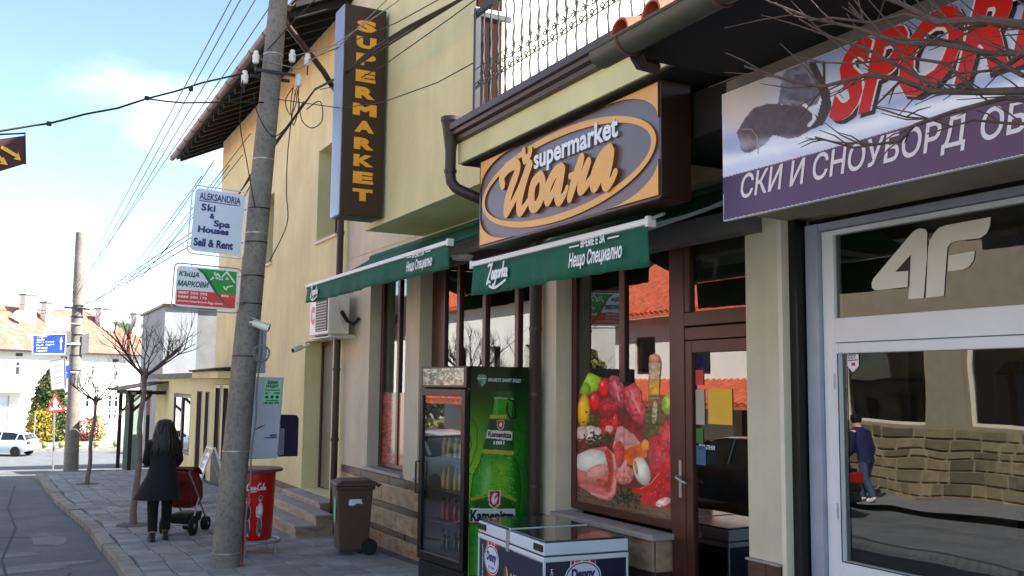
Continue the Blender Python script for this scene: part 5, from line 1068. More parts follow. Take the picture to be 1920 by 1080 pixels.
def fz_logo(origin, ex, s):
    """oval ice cream badge with a red striped flag"""
    ex, ey = ex, SZ; nrm = ex.cross(ey)
    th = np.linspace(0, 2*np.pi, 40, endpoint=False); ov = lambda a, c_: np.stack([a*np.cos(th), c_*np.sin(th)], 1)
    def put(loops, m, off, nm): V, F = fill_loops(loops); return flat_mesh(nm, V, F, origin+nrm*off, ex, ey, M[m], FZ)
    flag = np.array([(-.085, .04), (-.07, .165), (-.055, .15), (-.035, .155), (-.02, .138), (.0, .143), (.015, .126), (.04, .13), (.055, .112), (.08, .116), (.09, .03)])*s
    put([flag*1.04+np.array((-.002, .003))*s], 'white', .002, 'badge_flag_edge'); put([flag], 'letter_red', .003, 'badge_flag')
    put([flag*np.array((1, -1))*.96], 'letter_red', .003, 'badge_flag')
    for k in range(6): x_ = (-.06+k*.025)*s; put([np.array([(x_, .05*s), (x_+.008*s, .05*s), (x_+.006*s, .14*s-k*.006*s), (x_-.0*s, .14*s-k*.006*s)])], 'navy_txt' if k % 2 else 'white', .0036, 'badge_stripe')
    put([ov(.122*s, .092*s)], 'white', .0042, 'badge_ring'); put([ov(.116*s, .086*s)], 'navy_txt', .0048, 'badge_ring'); put([ov(.108*s, .079*s)], 'sign_white', .0054, 'badge_oval')
    letters(FZ, 'Denny', origin+nrm*.006+ey*(-.028*s), ex, ey, width=.165*s, height=.078*s, mat=M['navy_txt'], bold=.06, shear=.12, center=True); letters(FZ, 'ICE CREAM', origin+nrm*.006+ey*(-.056*s), ex, ey, width=.1*s, height=.016*s, mat=M['navy_txt'], bold=.03, center=True)
exn = Mz @ Vector((1, 0, 0)); exs = Mz @ Vector((0, -1, 0))
fz_logo(FZc+Mz @ Vector((-.03, -FL_, FH_-.375+.10)), exn, 1.3); fz_logo(FZc+Mz @ Vector((-FW_, FL_-.30, FH_-.30)), exs, 1.36)
letters(FZ, 'DENNYICECREAM.COM', FZc+Mz @ Vector((-.29, -FL_-.002, FH_-.62)), SZ, -exn, width=.42, height=.022, mat=M['grey_sign'], bold=.02)
letters(FZ, 'DENNYICECREAM.COM', FZc+Mz @ Vector((-FW_-.002, FL_-.10, FH_-.62)), SZ, -exs, width=.42, height=.022, mat=M['grey_sign'], bold=.02)
letters(FZ, 'N1', FZc+Mz @ Vector((-FW_-.002, -.02, FH_-.48)), exs, SZ, width=.13, height=.14, mat=M['grey_sign'], bold=.03, shear=.15)
ic = fill_loops([np.array([(-.06, -.25), (-.065, .0), (-.05, .08), (-.01, .125), (.03, .10), (.06, .0), (.065, -.25)])]); flat_mesh('ice_cream_print', *ic, FZc+Mz @ Vector((-FW_-.002, .06, FH_-.42)), exs, SZ, mat('chocolate_print', (96, 62, 38), .5, .3, 30), FZ)
ic = fill_loops([np.array([(0, .12), (.03, .095), (.06, .0), (.03, -.02), (.02, .05)])]); flat_mesh('ice_cream_bite', *ic, FZc+Mz @ Vector((-FW_-.004, .06, FH_-.42)), exs, SZ, mat('vanilla_print', (222, 196, 130), .5, .1, 30), FZ)
# ------------------------------------------------------------------ brown wheelie bin
bp0 = Vector((4.20, 12.62, gz(12.6))); BN = thing('wheelie_bin', 'brown plastic wheelie bin with torn white stickers beside the steps', 'bin', bp0)
Mb = Matrix.Rotation(R(-8), 3, 'Z')
def bq(x, y, z): return bp0+Mb @ Vector((x, y, z))
rec = lambda hx, hy, z, ox=0: [bq(ox+sx*hx, sy*hy, z) for sx, sy in ((-1, -1), (1, -1), (1, 1), (-1, 1))]
b = MB(); b.rings([rec(.19, .20, .05), rec(.215, .225, .5), rec(.235, .245, .86)]); b.build('bin_body', M['bin'], BN, bev=.02)
b = MB(); b.rings([rec(.255, .265, .845), rec(.26, .27, .89)]); b.build('bin_rim', M['bin'], BN, bev=.008)
b = MB(); b.rings([rec(.28, .275, .895, .02), rec(.28, .275, .925, .02), rec(.2, .22, .965, .02)]); b.build('lid', M['bin'], BN, bev=.012)
b = MB(); b.tube([bq(.30, -.22, .88), bq(.33, -.2, .90), bq(.33, .2, .90), bq(.30, .22, .88)], .016, 8); b.build('handle', M['bin'], BN, smooth=True)
for s in (-1, 1): b = MB(); b.lathe([(.04, -.03), (.1, -.03), (.105, -.02), (.105, .02), (.1, .03), (.04, .03)], bq(.20, s*.235, .105), 20, Mb @ Matrix.Rotation(R(90), 3, 'X')); b.build('wheel', M['black'], BN, smooth=True)
def torn(ps, org_, ex, m='sign_white', nm='torn_sticker'): V, F = fill_loops([np.array(ps)]); flat_mesh(nm, V, F, org_, ex, SZ, M[m], BN)
torn([(-.09, -.05), (-.07, .07), (-.02, .05), (.0, .08), (.05, .06), (.09, .07), (.08, .0), (.1, -.04), (.02, -.03), (-.03, -.06)], bq(.0, -.2375, .70), Mb @ Vector((1, 0, 0)))
torn([(-.06, -.2), (-.07, .15), (-.03, .18), (.04, .12), (.06, .0), (.05, -.18), (.0, -.14)], bq(-.2335, -.04, .58), Mb @ Vector((0, -1, 0)), 'mint')
# ------------------------------------------------------------------ red drum table
dp0 = Vector((3.06, 13.35, gz(13.35))); DR = thing('drum_table', 'red round cola bar table with dark top and steel foot ring', 'table', dp0)
b = MB(); b.lathe([(.24, .17), (.255, .19), (.285, 1.02), (.285, 1.06)], dp0, 36); dm = b.build('drum', M['red'], DR, smooth=True)
b = MB(); b.lathe([(.36, 1.065), (.375, 1.07), (.375, 1.10), (.36, 1.105)], dp0, 40); b.build('table_top', mat('worn_dark_top', (74, 56, 52), .45, .2, 6), DR, smooth=True)
b = MB(); b.tube([dp0+Vector((.36*math.cos(t), .36*math.sin(t), .15)) for t in np.linspace(0, 2*math.pi, 33)], .017, 8, cap=False); fr_ = b.build('foot_ring', M['steel'], DR, smooth=True)
for k in range(4): a = R(45+90*k); b = MB(); b.tube([dp0+Vector((.36*math.cos(a), .36*math.sin(a), .15)), dp0+Vector((.36*math.cos(a), .36*math.sin(a), .0))], .013, 8); b.tube([dp0+Vector((.36*math.cos(a), .36*math.sin(a), .15)), dp0+Vector((.22*math.cos(a), .22*math.sin(a), .18))], .01, 6); b.build('leg', M['steel'], DR, smooth=True)
# printed couple and wordmark wrapped on the drum
c = Canvas(230, 330, 3, (172, 12, 16)); c.a[:] = 0
def figure(x, top, hgt, shirt, legs, skin_, hair_):
    m0 = c.a.copy()
    def E(cx, cy, rx, ry, col, rot=0): 
        u = (c.x-cx)/(rx+4); v = (c.y-cy)/(ry+4); c.a[(u*u+v*v) < 1] = 1
        return cx, cy, rx, ry, col, rot
    parts_ = [E(x-8, top+hgt*.78, 11, hgt*.24, legs), E(x+8, top+hgt*.78, 11, hgt*.24, legs, -4), E(x, top+hgt*.38, 24, hgt*.20, shirt), E(x-24, top+hgt*.4, 8, hgt*.14, skin_, 15), E(x, top+hgt*.09, 13, 19, skin_), E(x+2, top+hgt*.05, 15, 15, hair_)]
    for p_ in parts_: c.ell(p_[0], p_[1], p_[2]+4, p_[3]+4, (214, 206, 196), 0, .05)
    for p_ in parts_: c.ell(*p_[:5], p_[5], .3, .2, 8)
figure(60, 30, 290, (24, 26, 28), (60, 66, 60), (196, 150, 120), (50, 34, 26)); figure(160, 10, 310, (178, 196, 192), (66, 84, 88), (200, 152, 122), (70, 44, 28))
def dmap(u, v, off=.003):
    z_ = .78-.56*v/330; r_ = .255+(z_-.19)*.036+off; a = R(-99)+(u-115)/230*1.35; return dp0+Vector((r_*math.cos(a), r_*math.sin(a), z_))
c.mesh('printed_couple', dmap, M['print_matt'], DR)
COLA = [[(.62, .82), (.42, .95), (.18, .75), (.1, .4), (.25, .12), (.5, .2), (.66, .4)], [(.9, .5), (.76, .48), (.72, .26), (.86, .16), (.98, .3), (.9, .5)], [(1.26, .46), (1.12, .48), (1.06, .28), (1.16, .16), (1.32, .26)], [(1.62, .46), (1.48, .48), (1.42, .26), (1.52, .18), (1.66, .46), (1.64, .2), (1.74, .2)], [(1.8, .34), (1.95, .36)], [(2.5, .86), (2.3, .96), (2.08, .72), (2.04, .36), (2.2, .14), (2.42, .22)], [(2.78, .5), (2.62, .48), (2.56, .26), (2.7, .16), (2.82, .3), (2.78, .5)], [(2.96, .2), (3.06, .7), (3.16, .92), (3.04, .9), (2.98, .5), (2.98, .2), (3.12, .2)], [(3.44, .46), (3.3, .48), (3.24, .26), (3.34, .18), (3.48, .46), (3.46, .2), (3.6, .22)], [(.5, .2), (1.0, -.06), (1.9, .02)]]
loops = []
for st in COLA: loops += ribbon([(a*.072-.13+c_*.012, c_*.105) for a, c_ in st], .0125, n=3)
V, F = fill_loops(loops); P3 = []
for a_, z_ in V: zz = .82+z_; r_ = .255+(zz-.19)*.036+.004; an = R(-97)+a_/.28; P3.append(tuple(Vector((r_*math.cos(an), r_*math.sin(an), zz))))
m = bpy.data.meshes.new('wordmark'); m.from_pydata(P3, [], [tuple(int(i) for i in f) for f in F]); link('wordmark', m, M['white'], DR)
# ------------------------------------------------------------------ near pole and what hangs on it
pb_ = Vector((2.50, 12.28, gz(12.3)-.05)); pt_ = atY(528, -60, 12.28)
POLE = thing('utility_pole', 'near grey concrete utility pole leaning towards the yellow building', 'pole', pb_)
b = MB(); b.tube([pb_+(pt_-pb_)*t for t in np.linspace(0, 1, 12)], [.176-.058*t for t in np.linspace(0, 1, 12)], 12); b.build('shaft', M['conc'], POLE, smooth=True)
def on_pole(py):  # point of the pole axis at photo row py
    lo, hi = 0., 1.
    for _ in range(40):
        t = (lo+hi)/2; p = pb_+(pt_-pb_)*t; yy = 540-FPX*p.dot(UP)/p.dot(FW)
        if yy > py: lo = t
        else: hi = t
    return pb_+(pt_-pb_)*lo, .176-.058*lo
for py in (104, 300, 392, 438, 455, 518, 570, 668, 845, 1035):
    p, r_ = on_pole(py); b = MB(); b.tube([p+Vector((0, 0, -.007)), p+Vector((0, 0, .007))], r_+.004, 12); b.build('steel_band', M['steel'] if py in (104, 300, 438, 720, 845, 955, 1035) else M['cable'], POLE, smooth=True)
p, r_ = on_pole(138)
for s in (-1, 1): b = MB(); b.bar(p+Vector((-.24, s*(r_+.01), -.02)), p+Vector((.27, s*(r_+.01), -.02)), .02, .04); b.build('cross_arm', M['iron'], POLE)
INS = []
for px_, py_ in ((480, 108), (548, 106), (577, 113), (459, 145), (560, 152)):
    q = atY(px_, py_, 12.2); b = MB(); b.lathe([(.02, -.08), (.036, -.07), (.045, -.04), (.04, -.02), (.045, .0), (.045, .03), (.03, .05), (.034, .075), (.02, .09)], q, 14); i_ = b.build('insulator', M['porcelain'], POLE, smooth=True)
    MB().tube([q+Vector((0, 0, -.2)), q+Vector((0, 0, -.05))], .009, 6).build('pin', M['iron'], i_); INS.append(q)
# red steel strip and grey conduit along the foot
p0_, p1_ = on_pole(1062)[0], on_pole(640)[0]
b = MB(); b.tube([p0_+Vector((.205, -.02, .0)), p0_+Vector((.20, -.02, .9))], .018, 6); b.build('red_tube', M['red'], POLE)
b = MB(); cps = [on_pole(y)[0]+Vector((on_pole(y)[1]+.02+.012*math.sin(y*.05), -.06, 0)) for y in range(1060, 600, -20)]; b.tube(cps, .011, 6); b.build('conduit', M['cable_grey'], POLE, smooth=True)
def coil(center, r_, n, nm='cable_coil'):
    pts = [center+Vector((r_*(1+.1*math.sin(3*t))*math.cos(t)+.02*math.sin(t*.37), .03*math.sin(t*.7), r_*1.15*math.sin(t)+.01*math.cos(t*.5))) for t in np.linspace(0, n*2*math.pi, n*18)]; b = MB(); b.tube(pts, .006, 5); b.build(nm, M['cable_grey'], POLE, smooth=True)
coil(atY(490, 662, 12.1), .085, 5)
# small white box behind the pole
p = atY(489, 655, 12.45); b = MB(); b.box(p.x-.07, p.x+.07, p.y, p.y+.1, p.z-.3, p.z+.3); b.build('junction_box', M['cab'], POLE, bev=.01)
# ------------------------------------------------------------------ cctv cameras
def cctv(label, px, py, Y=None, X=None, yaw=0., L=.2, base=None):
    p = atY(px, py, Y) if Y else atX(px, py, X); T = thing('security_camera', label, 'camera', p, 'white bullet security cameras')
    Mc = Matrix.Rotation(yaw, 3, 'Z') @ Matrix.Rotation(R(18), 3, 'Y')
    Mt = Mc @ Matrix.Rotation(R(90), 3, 'Y'); b = MB(); b.lathe([(.02, -.11), (.042, -.10), (.046, -.02), (.046, .08), (.05, .082), (.05, .11), (.04, .11)], p, 16, Mt); b.build('housing', M['ac'], T, smooth=True)
    b = MB(); b.lathe([(.038, .105), (.038, .112), (.0, .115)], p, 16, Mt); b.build('lens', M['blackgloss'], T, smooth=True)
    b = MB(); b.obox(p+Vector((0, 0, .055)), (.24, .1, .006), Mc); b.build('sunshade', M['ac'], T)
    b = MB(); b.tube([p+Mc @ Vector((-.06, 0, -.03)), base, base+Vector((.0, .0, -.03))], .014, 8); b.lathe([(.04, -.01), (.04, .01)], base, 12); b.build('bracket', M['ac'], T, smooth=True)
    return T
pp, r_ = on_pole(610); cctv('white bullet security camera strapped to the near pole', 489, 610, Y=12.05, yaw=R(-25), base=Vector((pp.x+.02, 12.28-r_, pp.z+.03)))
cctv('white bullet security camera on the yellow wall above the steps', 558, 654, X=4.55, yaw=R(205), base=Vector((4.79, 17.0, atX(558, 650, 4.55).z+.06)))
# ------------------------------------------------------------------ grey cabinet and phone hood
cp_ = atY(503, 860, 12.72); CB = thing('metal_cabinet', 'pale grey metal cabinet with a mint green loan poster beside the pole', 'cabinet', cp_)
x0, x1 = atY(467, 800, 12.72).x, atY(522, 800, 12.72).x; zt = atY(500, 707, 12.72).z; zb_ = cp_.z
lean = Vector((.055, 0, 0)); b = MB(); b.add([Vector((x0, 12.72, zb_)), Vector((x1, 12.72, zb_)), Vector((x1, 13.0, zb_)), Vector((x0, 13.0, zb_)), Vector((x0, 12.72, zt))+lean, Vector((x1, 12.72, zt))+lean, Vector((x1, 13.0, zt))+lean, Vector((x0, 13.0, zt))+lean], [(0, 3, 2, 1), (4, 5, 6, 7), (0, 1, 5, 4), (1, 2, 6, 5), (2, 3, 7, 6), (3, 0, 4, 7)]); b.build('cabinet_box', M['cab'], CB, bev=.012)
up_ = (Vector((x0, 12.72, zt))+lean-Vector((x0, 12.72, zb_))).normalized(); Wc, Hc = x1-x0, zt-zb_
co_ = Vector((x0, 12.716, zb_)); MBq = lambda a, c_, w_, h_, m, nm, off=0.: flat_mesh(nm, np.array([(0, 0), (w_, 0), (w_, h_), (0, h_)]), [(0, 1, 2, 3)], co_+CX*a+up_*c_+Vector((0, -off, 0)), CX, up_, M[m], CB)
MBq(Wc*.33, Hc*.66, Wc*.60, Hc*.31, 'mint', 'poster')
tl_ = lambda s, a, c_, w_, h_, m='letter_black', **k: letters(CB, s, co_+CX*(Wc*a)+up_*(Hc*c_)+Vector((0, -.002, 0)), CX, up_, width=Wc*w_, height=Hc*h_, mat=M[m], **k)
tl_('ВЗЕМИ', .45, .915, .34, .04, bold=.04); tl_('КРЕДИТ!', .40, .865, .44, .042, bold=.04); tl_('рефинансиране', .38, .83, .5, .022, bold=.03); tl_('до 5000 лева', .38, .79, .5, .028, bold=.04); tl_('0 оскъпяване', .38, .70, .48, .022, bold=.03); tl_('088 808 1937', .36, .668, .54, .026, bold=.04)
for k in range(3): flat_mesh('poster_circle', np.array([(Hc*.02*math.cos(t), Hc*.02*math.sin(t)) for t in np.linspace(0, 2*math.pi, 12, endpoint=False)]), [tuple(range(12))], co_+CX*(Wc*(.45+.18*k))+up_*(Hc*.755)+Vector((0, -.002, 0)), CX, up_, M['green_txt'], CB)
V, F = fill_loops(ribbon([(0, .02), (.05, .05), (.11, .075)], [.012, .02, .006], n=3)); flat_mesh('swoosh', V, F, co_+CX*(Wc*.18)+up_*(Hc*.34)+Vector((0, -.002, 0)), CX, up_, M['navy_txt'], CB)
tl_('4000', .66, .265, .24, .035, 'navy_txt', bold=.05, shear=.1); MBq(Wc*.5, Hc*.25, Wc*.42, Hc*.012, 'navy_txt', 'rule', .002)
for z_ in (.2, .8): b = MB(); b.bar(Vector((x0+.02, 12.86, zb_+Hc*z_)), Vector((2.62, 12.36, zb_+Hc*z_)), .04, .03); b.build('mounting_arm', M['steel'], CB)
ph = Vector((x1+.12, 13.1, zb_+.05)); PH = thing('payphone_hood', 'dark navy payphone hood behind the grey cabinet', 'payphone', ph)
xa, xb = atY(524, 800, 13.1).x, atY(560, 800, 13.1).x; za, zb2 = atY(540, 856, 13.1).z, atY(540, 778, 13.1).z; r_ = .06
arcp = [(xa, za), (xb, za)]+[(xb-r_+r_*math.cos(R(t)), zb2-r_+r_*math.sin(R(t))) for t in (0, 30, 60, 90)]+[(xa, zb2)]
b = MB(); b.prism([(x, 13.1, z) for x, z in arcp], (0, .03, 0)); b.prism([(xb-.02, 13.131, za), (xb, 13.131, za), (xb, 13.131, zb2-.07), (xb-.02, 13.131, zb2-.07)], (0, .3, 0)); b.prism([(xa, 13.131, zb2-.02), (xb-.07, 13.131, zb2-.02), (xb-.07, 13.131, zb2), (xa, 13.131, zb2)], (0, .3, 0)); b.build('hood', M['hood'], PH, bev=.006)
b = MB(); b.box(xa-.03, xa+.06, 13.05, 13.095, za+.02, za+.38); b.build('phone_body', M['silver'], PH, bev=.01)
b = MB(); b.bar((xa, 13.12, za+.4), (x1-.06, 12.98, za+.4), .05, .05); b.build('mounting_arm', M['steel'], PH)
# ------------------------------------------------------------------ air conditioner
ax0, ax1, ay0, ay1, az0, az1 = 4.33, 4.66, 14.36, 15.40, .76, 1.40
AC = thing('air_conditioner', 'white wall mounted air conditioner unit under the left awning', 'air conditioner', (4.6, 14.9, az0))
b = MB(); b.box(ax0, ax1, ay0, ay1, az0, az1); b.build('casing', M['ac'], AC, bev=.015)
b = MB(); b.box(ax0-.012, ax0-.001, ay0+.06, ay0+.66, az0+.05, az1-.05); gr_ = b.build('grille', M['mesh_grey'], AC)
for k in range(12): MB().box(ax0-.02, ax0-.0125, ay0+.06, ay0+.66, az0+.06+k*.043, az0+.068+k*.043).build('grille_bar', M['steel'], gr_)
letters(AC, 'C', (ax0-.003, ay1-.08, az0+.17), SX, SZ, width=.2, height=.3, mat=M['letter_red'], bold=.08)
b = MB(); b.box(ax0+.05, 4.798, ay0+.1, ay0+.14, az0-.04, az0-.001); b.box(ax0+.05, 4.798, ay1-.14, ay1-.1, az0-.04, az0-.001); b.box(ax0+.0, 4.798, ay0-.02, ay1+.02, az0-.055, az0-.041); b.build('bracket', M['ac'], AC)
b = MB(); b.tube([(ax0+.2, ay0-.01, az0+.35), (ax0+.28, ay0-.05, az0+.2), (ax0+.38, ay0-.06, az0+.15), (4.79, ay0-.1, az0+.25)], .03, 8); b.build('refrigerant_pipe', M['black'], AC, smooth=True)
b = MB(); b.tube([(ax0+.12, ay0-.01, az0+.5), (ax0+.15, ay0-.04, az0+.3), (ax0+.2, ay0-.05, az0+.12), (ax0+.3, ay0-.04, az0+.05)], .008, 6); b.build('power_cable', M['sill_white'], AC, smooth=True)
# ------------------------------------------------------------------ people
def skin_body(parent, nodes, edges, root, m, name='body'):
    me = bpy.data.meshes.new(name); ks = list(nodes); me.from_pydata([nodes[k][0] for k in ks], [(ks.index(a), ks.index(b_)) for a, b_ in edges], []); o = bpy.data.objects.new(name, me); COL.objects.link(o); o.parent = parent
    o.modifiers.new('skin', 'SKIN'); sv = me.skin_vertices[0].data
    for i, k in enumerate(ks): r_ = nodes[k][1]; sv[i].radius = r_ if isinstance(r_, tuple) else (r_, r_); sv[i].use_root = (k == root)
    s = o.modifiers.new('sub', 'SUBSURF'); s.levels = s.render_levels = 2; o.modifiers['skin'].use_smooth_shade = True
    me.materials.append(m); return o
def hand(parent, w_, d, side, m, s=1.0):
    """palm with five curled fingers, closed round a bar"""
    b = MB(); d = Vector(d).normalized(); up = Vector((0, 0, 1)); r_ = d.cross(up).normalized(); w_ = Vector(w_)
    b.rings([[w_+d*t+r_*(x*wd)+up*(z*.014) for x, z in ((-1, -1), (1, -1), (1, 1), (-1, 1))] for t, wd in ((0, .026), (.04, .04), (.085, .042))])
    for k, L in enumerate((.068, .076, .072, .058)):
        base = w_+d*.08+r_*((k-1.5)*.021); b.tube([base, base+d*L*.45+up*.006, base+d*L*.7-up*.02, base+d*L*.5-up*.045], [.0095, .009, .0085, .007], 6)
    t0 = w_+d*.03-r_*side*.035; b.tube([t0, t0+d*.03-r_*side*.015-up*.01, t0+d*.055-r_*side*.004-up*.03], [.012, .0105, .008], 6); return b.build('hand', m, parent, smooth=True)
wb_ = atG(298, 1014); WM = thing('person', 'person in a long dark coat with long black hair pushing a red stroller', 'person', (wb_.x, wb_.y, gz(wb_.y)))
N = dict(pelvis=((0, 0, .93), (.15, .11)), waist=((.01, .03, 1.08), (.13, .10)), chest=((.015, .07, 1.29), (.16, .11)), neck=((.02, .10, 1.45), (.055, .055)), head0=((.025, .13, 1.53), (.072, .08)), head1=((.03, .145, 1.62), (.078, .09)), head2=((.03, .14, 1.70), (.05, .06)),
         lh=((-.09, 0, .88), (.09, .09)), lk=((-.10, .04, .48), (.062, .062)), la=((-.10, -.03, .09), (.042, .045)), lt=((-.105, .12, .045), (.035, .03)), rh=((.10, 0, .88), (.09, .09)), rk=((.105, .12, .50), (.062, .062)), ra=((.10, .12, .09), (.042, .045)), rt=((.105, .27, .045), (.035, .03)),
         ls=((-.165, .07, 1.38), (.06, .06)), le=((-.20, .16, 1.12), (.048, .048)), lw=((-.08, .40, 1.06), (.03, .03)), rs=((.19, .07, 1.38), (.06, .06)), re=((.26, .18, 1.14), (.048, .048)), rw=((.27, .42, 1.05), (.03, .03)))
Eg = [('pelvis', 'waist'), ('waist', 'chest'), ('chest', 'neck'), ('neck', 'head0'), ('head0', 'head1'), ('head1', 'head2'), ('pelvis', 'lh'), ('lh', 'lk'), ('lk', 'la'), ('la', 'lt'), ('pelvis', 'rh'), ('rh', 'rk'), ('rk', 'ra'), ('ra', 'rt'), ('chest', 'ls'), ('ls', 'le'), ('le', 'lw'), ('chest', 'rs'), ('rs', 're'), ('re', 'rw')]
def person(T, mats_, scale=1., N=N):
    bd = skin_body(T, N, Eg, 'pelvis', mats_['skin'])
    return bd
person(WM, dict(skin=M['skin']))
tp = Vector(WM.location)
def ell_ring(cx, cy, z, a, c_, n=18, wob=0): return [tp+Vector((cx+(a*(1+wob*math.sin(5*t+z*9)))*math.cos(t), cy+(c_*(1+wob*math.sin(5*t+z*9)))*math.sin(t), z)) for t in np.linspace(0, 2*math.pi, n, endpoint=False)]
b = MB(); b.rings([ell_ring(-.05, -.03, .60, .325, .26, wob=.035), ell_ring(-.03, -.02, .76, .28, .235, wob=.025), ell_ring(0, .01, .93, .215, .19, wob=.01), ell_ring(.008, .035, 1.10, .172, .15), ell_ring(.012, .06, 1.25, .192, .155), ell_ring(.015, .075, 1.36, .205, .14), ell_ring(.018, .085, 1.43, .15, .11), ell_ring(.02, .095, 1.48, .075, .07)]); b.build('coat', M['coat'], WM, smooth=True)
for s, a, e_, w_ in ((-1, N['ls'][0], N['le'][0], N['lw'][0]), (1, N['rs'][0], N['re'][0], N['rw'][0])):
    a, e_, w_ = Vector(a), Vector(e_), Vector(w_); b = MB(); b.tube([tp+a+Vector((-s*.04, 0, .01)), tp+a, tp+(a+e_)/2, tp+e_, tp+(e_+w_)/2, tp+w_-(w_-e_)*.06], [.07, .078, .068, .06, .054, .047], 12); b.build('sleeve', M['coat'], WM, smooth=True)
    hand(WM, tp+w_, (w_-e_)*Vector((1, 1, .3)), s, M['skin'])
for a, k_, an in (('lh', 'lk', 'la'), ('rh', 'rk', 'ra')):
    a, k_, an = [Vector(N[q][0]) for q in (a, k_, an)]; b = MB(); b.tube([tp+a, tp+(a+k_)/2, tp+k_, tp+(k_+an)/2, tp+an+Vector((0, 0, .05))], [.105, .095, .078, .07, .066], 12); b.build('trouser_leg', M['trousers'], WM, smooth=True)
for an, t_ in (('la', 'lt'), ('ra', 'rt')):
    an, t_ = Vector(N[an][0]), Vector(N[t_][0]); b = MB(); f_ = (t_-an)*Vector((1, 1, 0)); f_.normalize(); r_ = f_.cross(Vector((0, 0, 1)))
    base = tp+Vector((an.x, an.y, 0)); b.rings([[base+f_*(u*L)+r_*(v*wd)+Vector((0, 0, z)) for u, v in ((-1, -.7), (-1, .7), (0, 1), (1.7, .9), (2.3, 0), (1.7, -.9), (0, -1))] for z, L, wd in ((.0, .075, .045), (.03, .078, .048), (.075, .062, .042), (.13, .035, .045))]); b.build('boot', M['boots'], WM, smooth=True)
hd = tp+Vector((.03, .13, 1.60)); b = MB(); n = 26; rg = []
for z, a, c_, oy in ((.135, .03, .03, 0), (.12, .085, .09, 0), (.075, .125, .125, -.01), (0, .145, .145, -.025), (-.08, .165, .15, -.05), (-.17, .19, .15, -.075), (-.27, .20, .135, -.10), (-.36, .19, .11, -.115), (-.42, .14, .07, -.115), (-.44, .06, .03, -.11)):
    rg.append([hd+Vector((a*(1+.06*math.sin(7*t+z*20)+.04*math.sin(13*t-z*31))*math.cos(t), oy+c_*(1+.06*math.sin(7*t+z*22))*math.sin(t), z)) for t in np.linspace(0, 2*math.pi, n, endpoint=False)])
b.rings(rg); hr_ = b.build('hair', M['hair'], WM, smooth=True)
b = MB()
for k in range(70):
    t = random.uniform(0, 2*math.pi); a = random.uniform(.13, .2); p0 = hd+Vector((a*.6*math.cos(t), -.03+a*.6*math.sin(t), random.uniform(-.0, .1))); p0.y -= .02
    pts = [p0+Vector((a*.5*math.cos(t)*q+.012*math.sin(q*9+k), -.05*q+a*.35*math.sin(t)*q, -.40*q*random.uniform(.9, 1.05))) for q in np.linspace(0, 1, 7)]; b.tube(pts, [.012, .015, .015, .014, .012, .009, .004], 5)
b.build('hair_strands', M['hair'], hr_, smooth=True)
# ------------------------------------------------------------------ stroller
sp_ = Vector((2.50, 15.55, gz(15.6))); ST = thing('stroller', 'dark red baby stroller with grey frame and black tray pushed along the pavement', 'stroller', sp_)
Ms = Matrix.Rotation(R(-33), 3, 'Z'); q_ = lambda x, y, z: sp_+Ms @ Vector((x*.74, y*.86, z*.95))
for s in (-1, 1):
    b = MB(); b.tube([q_(s*.24, -.30, 1.02), q_(s*.25, -.05, .78), q_(s*.26, .25, .46), q_(s*.22, .62, .16)], .014, 8); b.build('side_frame', M['steel'], ST, smooth=True)
    b = MB(); b.tube([q_(s*.26, .15, .56), q_(s*.28, -.12, .16)], .014, 8); b.build('rear_strut', M['steel'], ST, smooth=True)
    for y_, r_ in ((-.12, .15), (.62, .105)):
        for o_ in ((0,) if y_ < 0 else (-.03, .03)):
            Mw = Ms @ Matrix.Rotation(R(90), 3, 'Y'); cw = q_(s*(.30 if y_ < 0 else .2)+o_, y_, r_); b = MB(); b.lathe([(r_*.72, -.022), (r_*.95, -.022), (r_, -.01), (r_, .01), (r_*.95, .022), (r_*.72, .022)], cw, 24, Mw); wl = b.build('wheel', M['tyre'], ST, smooth=True)
            b = MB(); b.lathe([(r_*.12, -.026), (r_*.3, -.02), (r_*.3, .02), (r_*.12, .026)], cw, 12, Mw)
            for k in range(5): a = 2*math.pi*k/5; b.bar(cw, cw+Mw @ Vector((r_*.74*math.cos(a), r_*.74*math.sin(a), 0)), .018, .018)
            b.build('wheel_hub', M['rim'], wl)
b = MB(); b.tube([q_(-.24, -.30, 1.02), q_(-.2, -.36, 1.04), q_(.2, -.36, 1.04), q_(.24, -.30, 1.02)], .02, 8); b.build('handle', M['black'], ST, smooth=True)
def sr(hx, y0, y1, z): return [q_(x, y, z) for x, y in ((-hx, y0), (hx, y0), (hx, y1), (-hx, y1))]
b = MB(); b.rings([sr(.19, -.05, .36, .42), sr(.235, -.14, .42, .55), sr(.24, -.20, .38, .78), sr(.235, -.22, .20, .95), sr(.17, -.18, .08, 1.0)]); b.build('seat_cover', M['pram'], ST, bev=.05)
b = MB(); b.rings([[q_(.245*x, .05+.34*math.sin(a), .72+.34*math.cos(a)) for x in np.linspace(-1, 1, 9)] for a in np.linspace(-1.25, .9, 9)], cap=False, closed=False); hd_ = b.build('canopy', M['pram'], ST, smooth=True, fix=False); hd_.modifiers.new('s', 'SOLIDIFY').thickness = .012
b = MB(); b.rings([sr(.2, -.1, .42, .17), sr(.22, -.14, .46, .33)]); b.build('basket', M['black'], ST, bev=.03)
for nm_, a_, c_ in (('axle', (-.28, -.12, .16), (.28, -.12, .16)), ('axle', (-.22, .62, .12), (.22, .62, .12)), ('cross_bar', (-.25, .02, .42), (.25, .02, .42))): MB().tube([q_(*a_), q_(*c_)], .011, 6).build(nm_, M['steel'], ST)
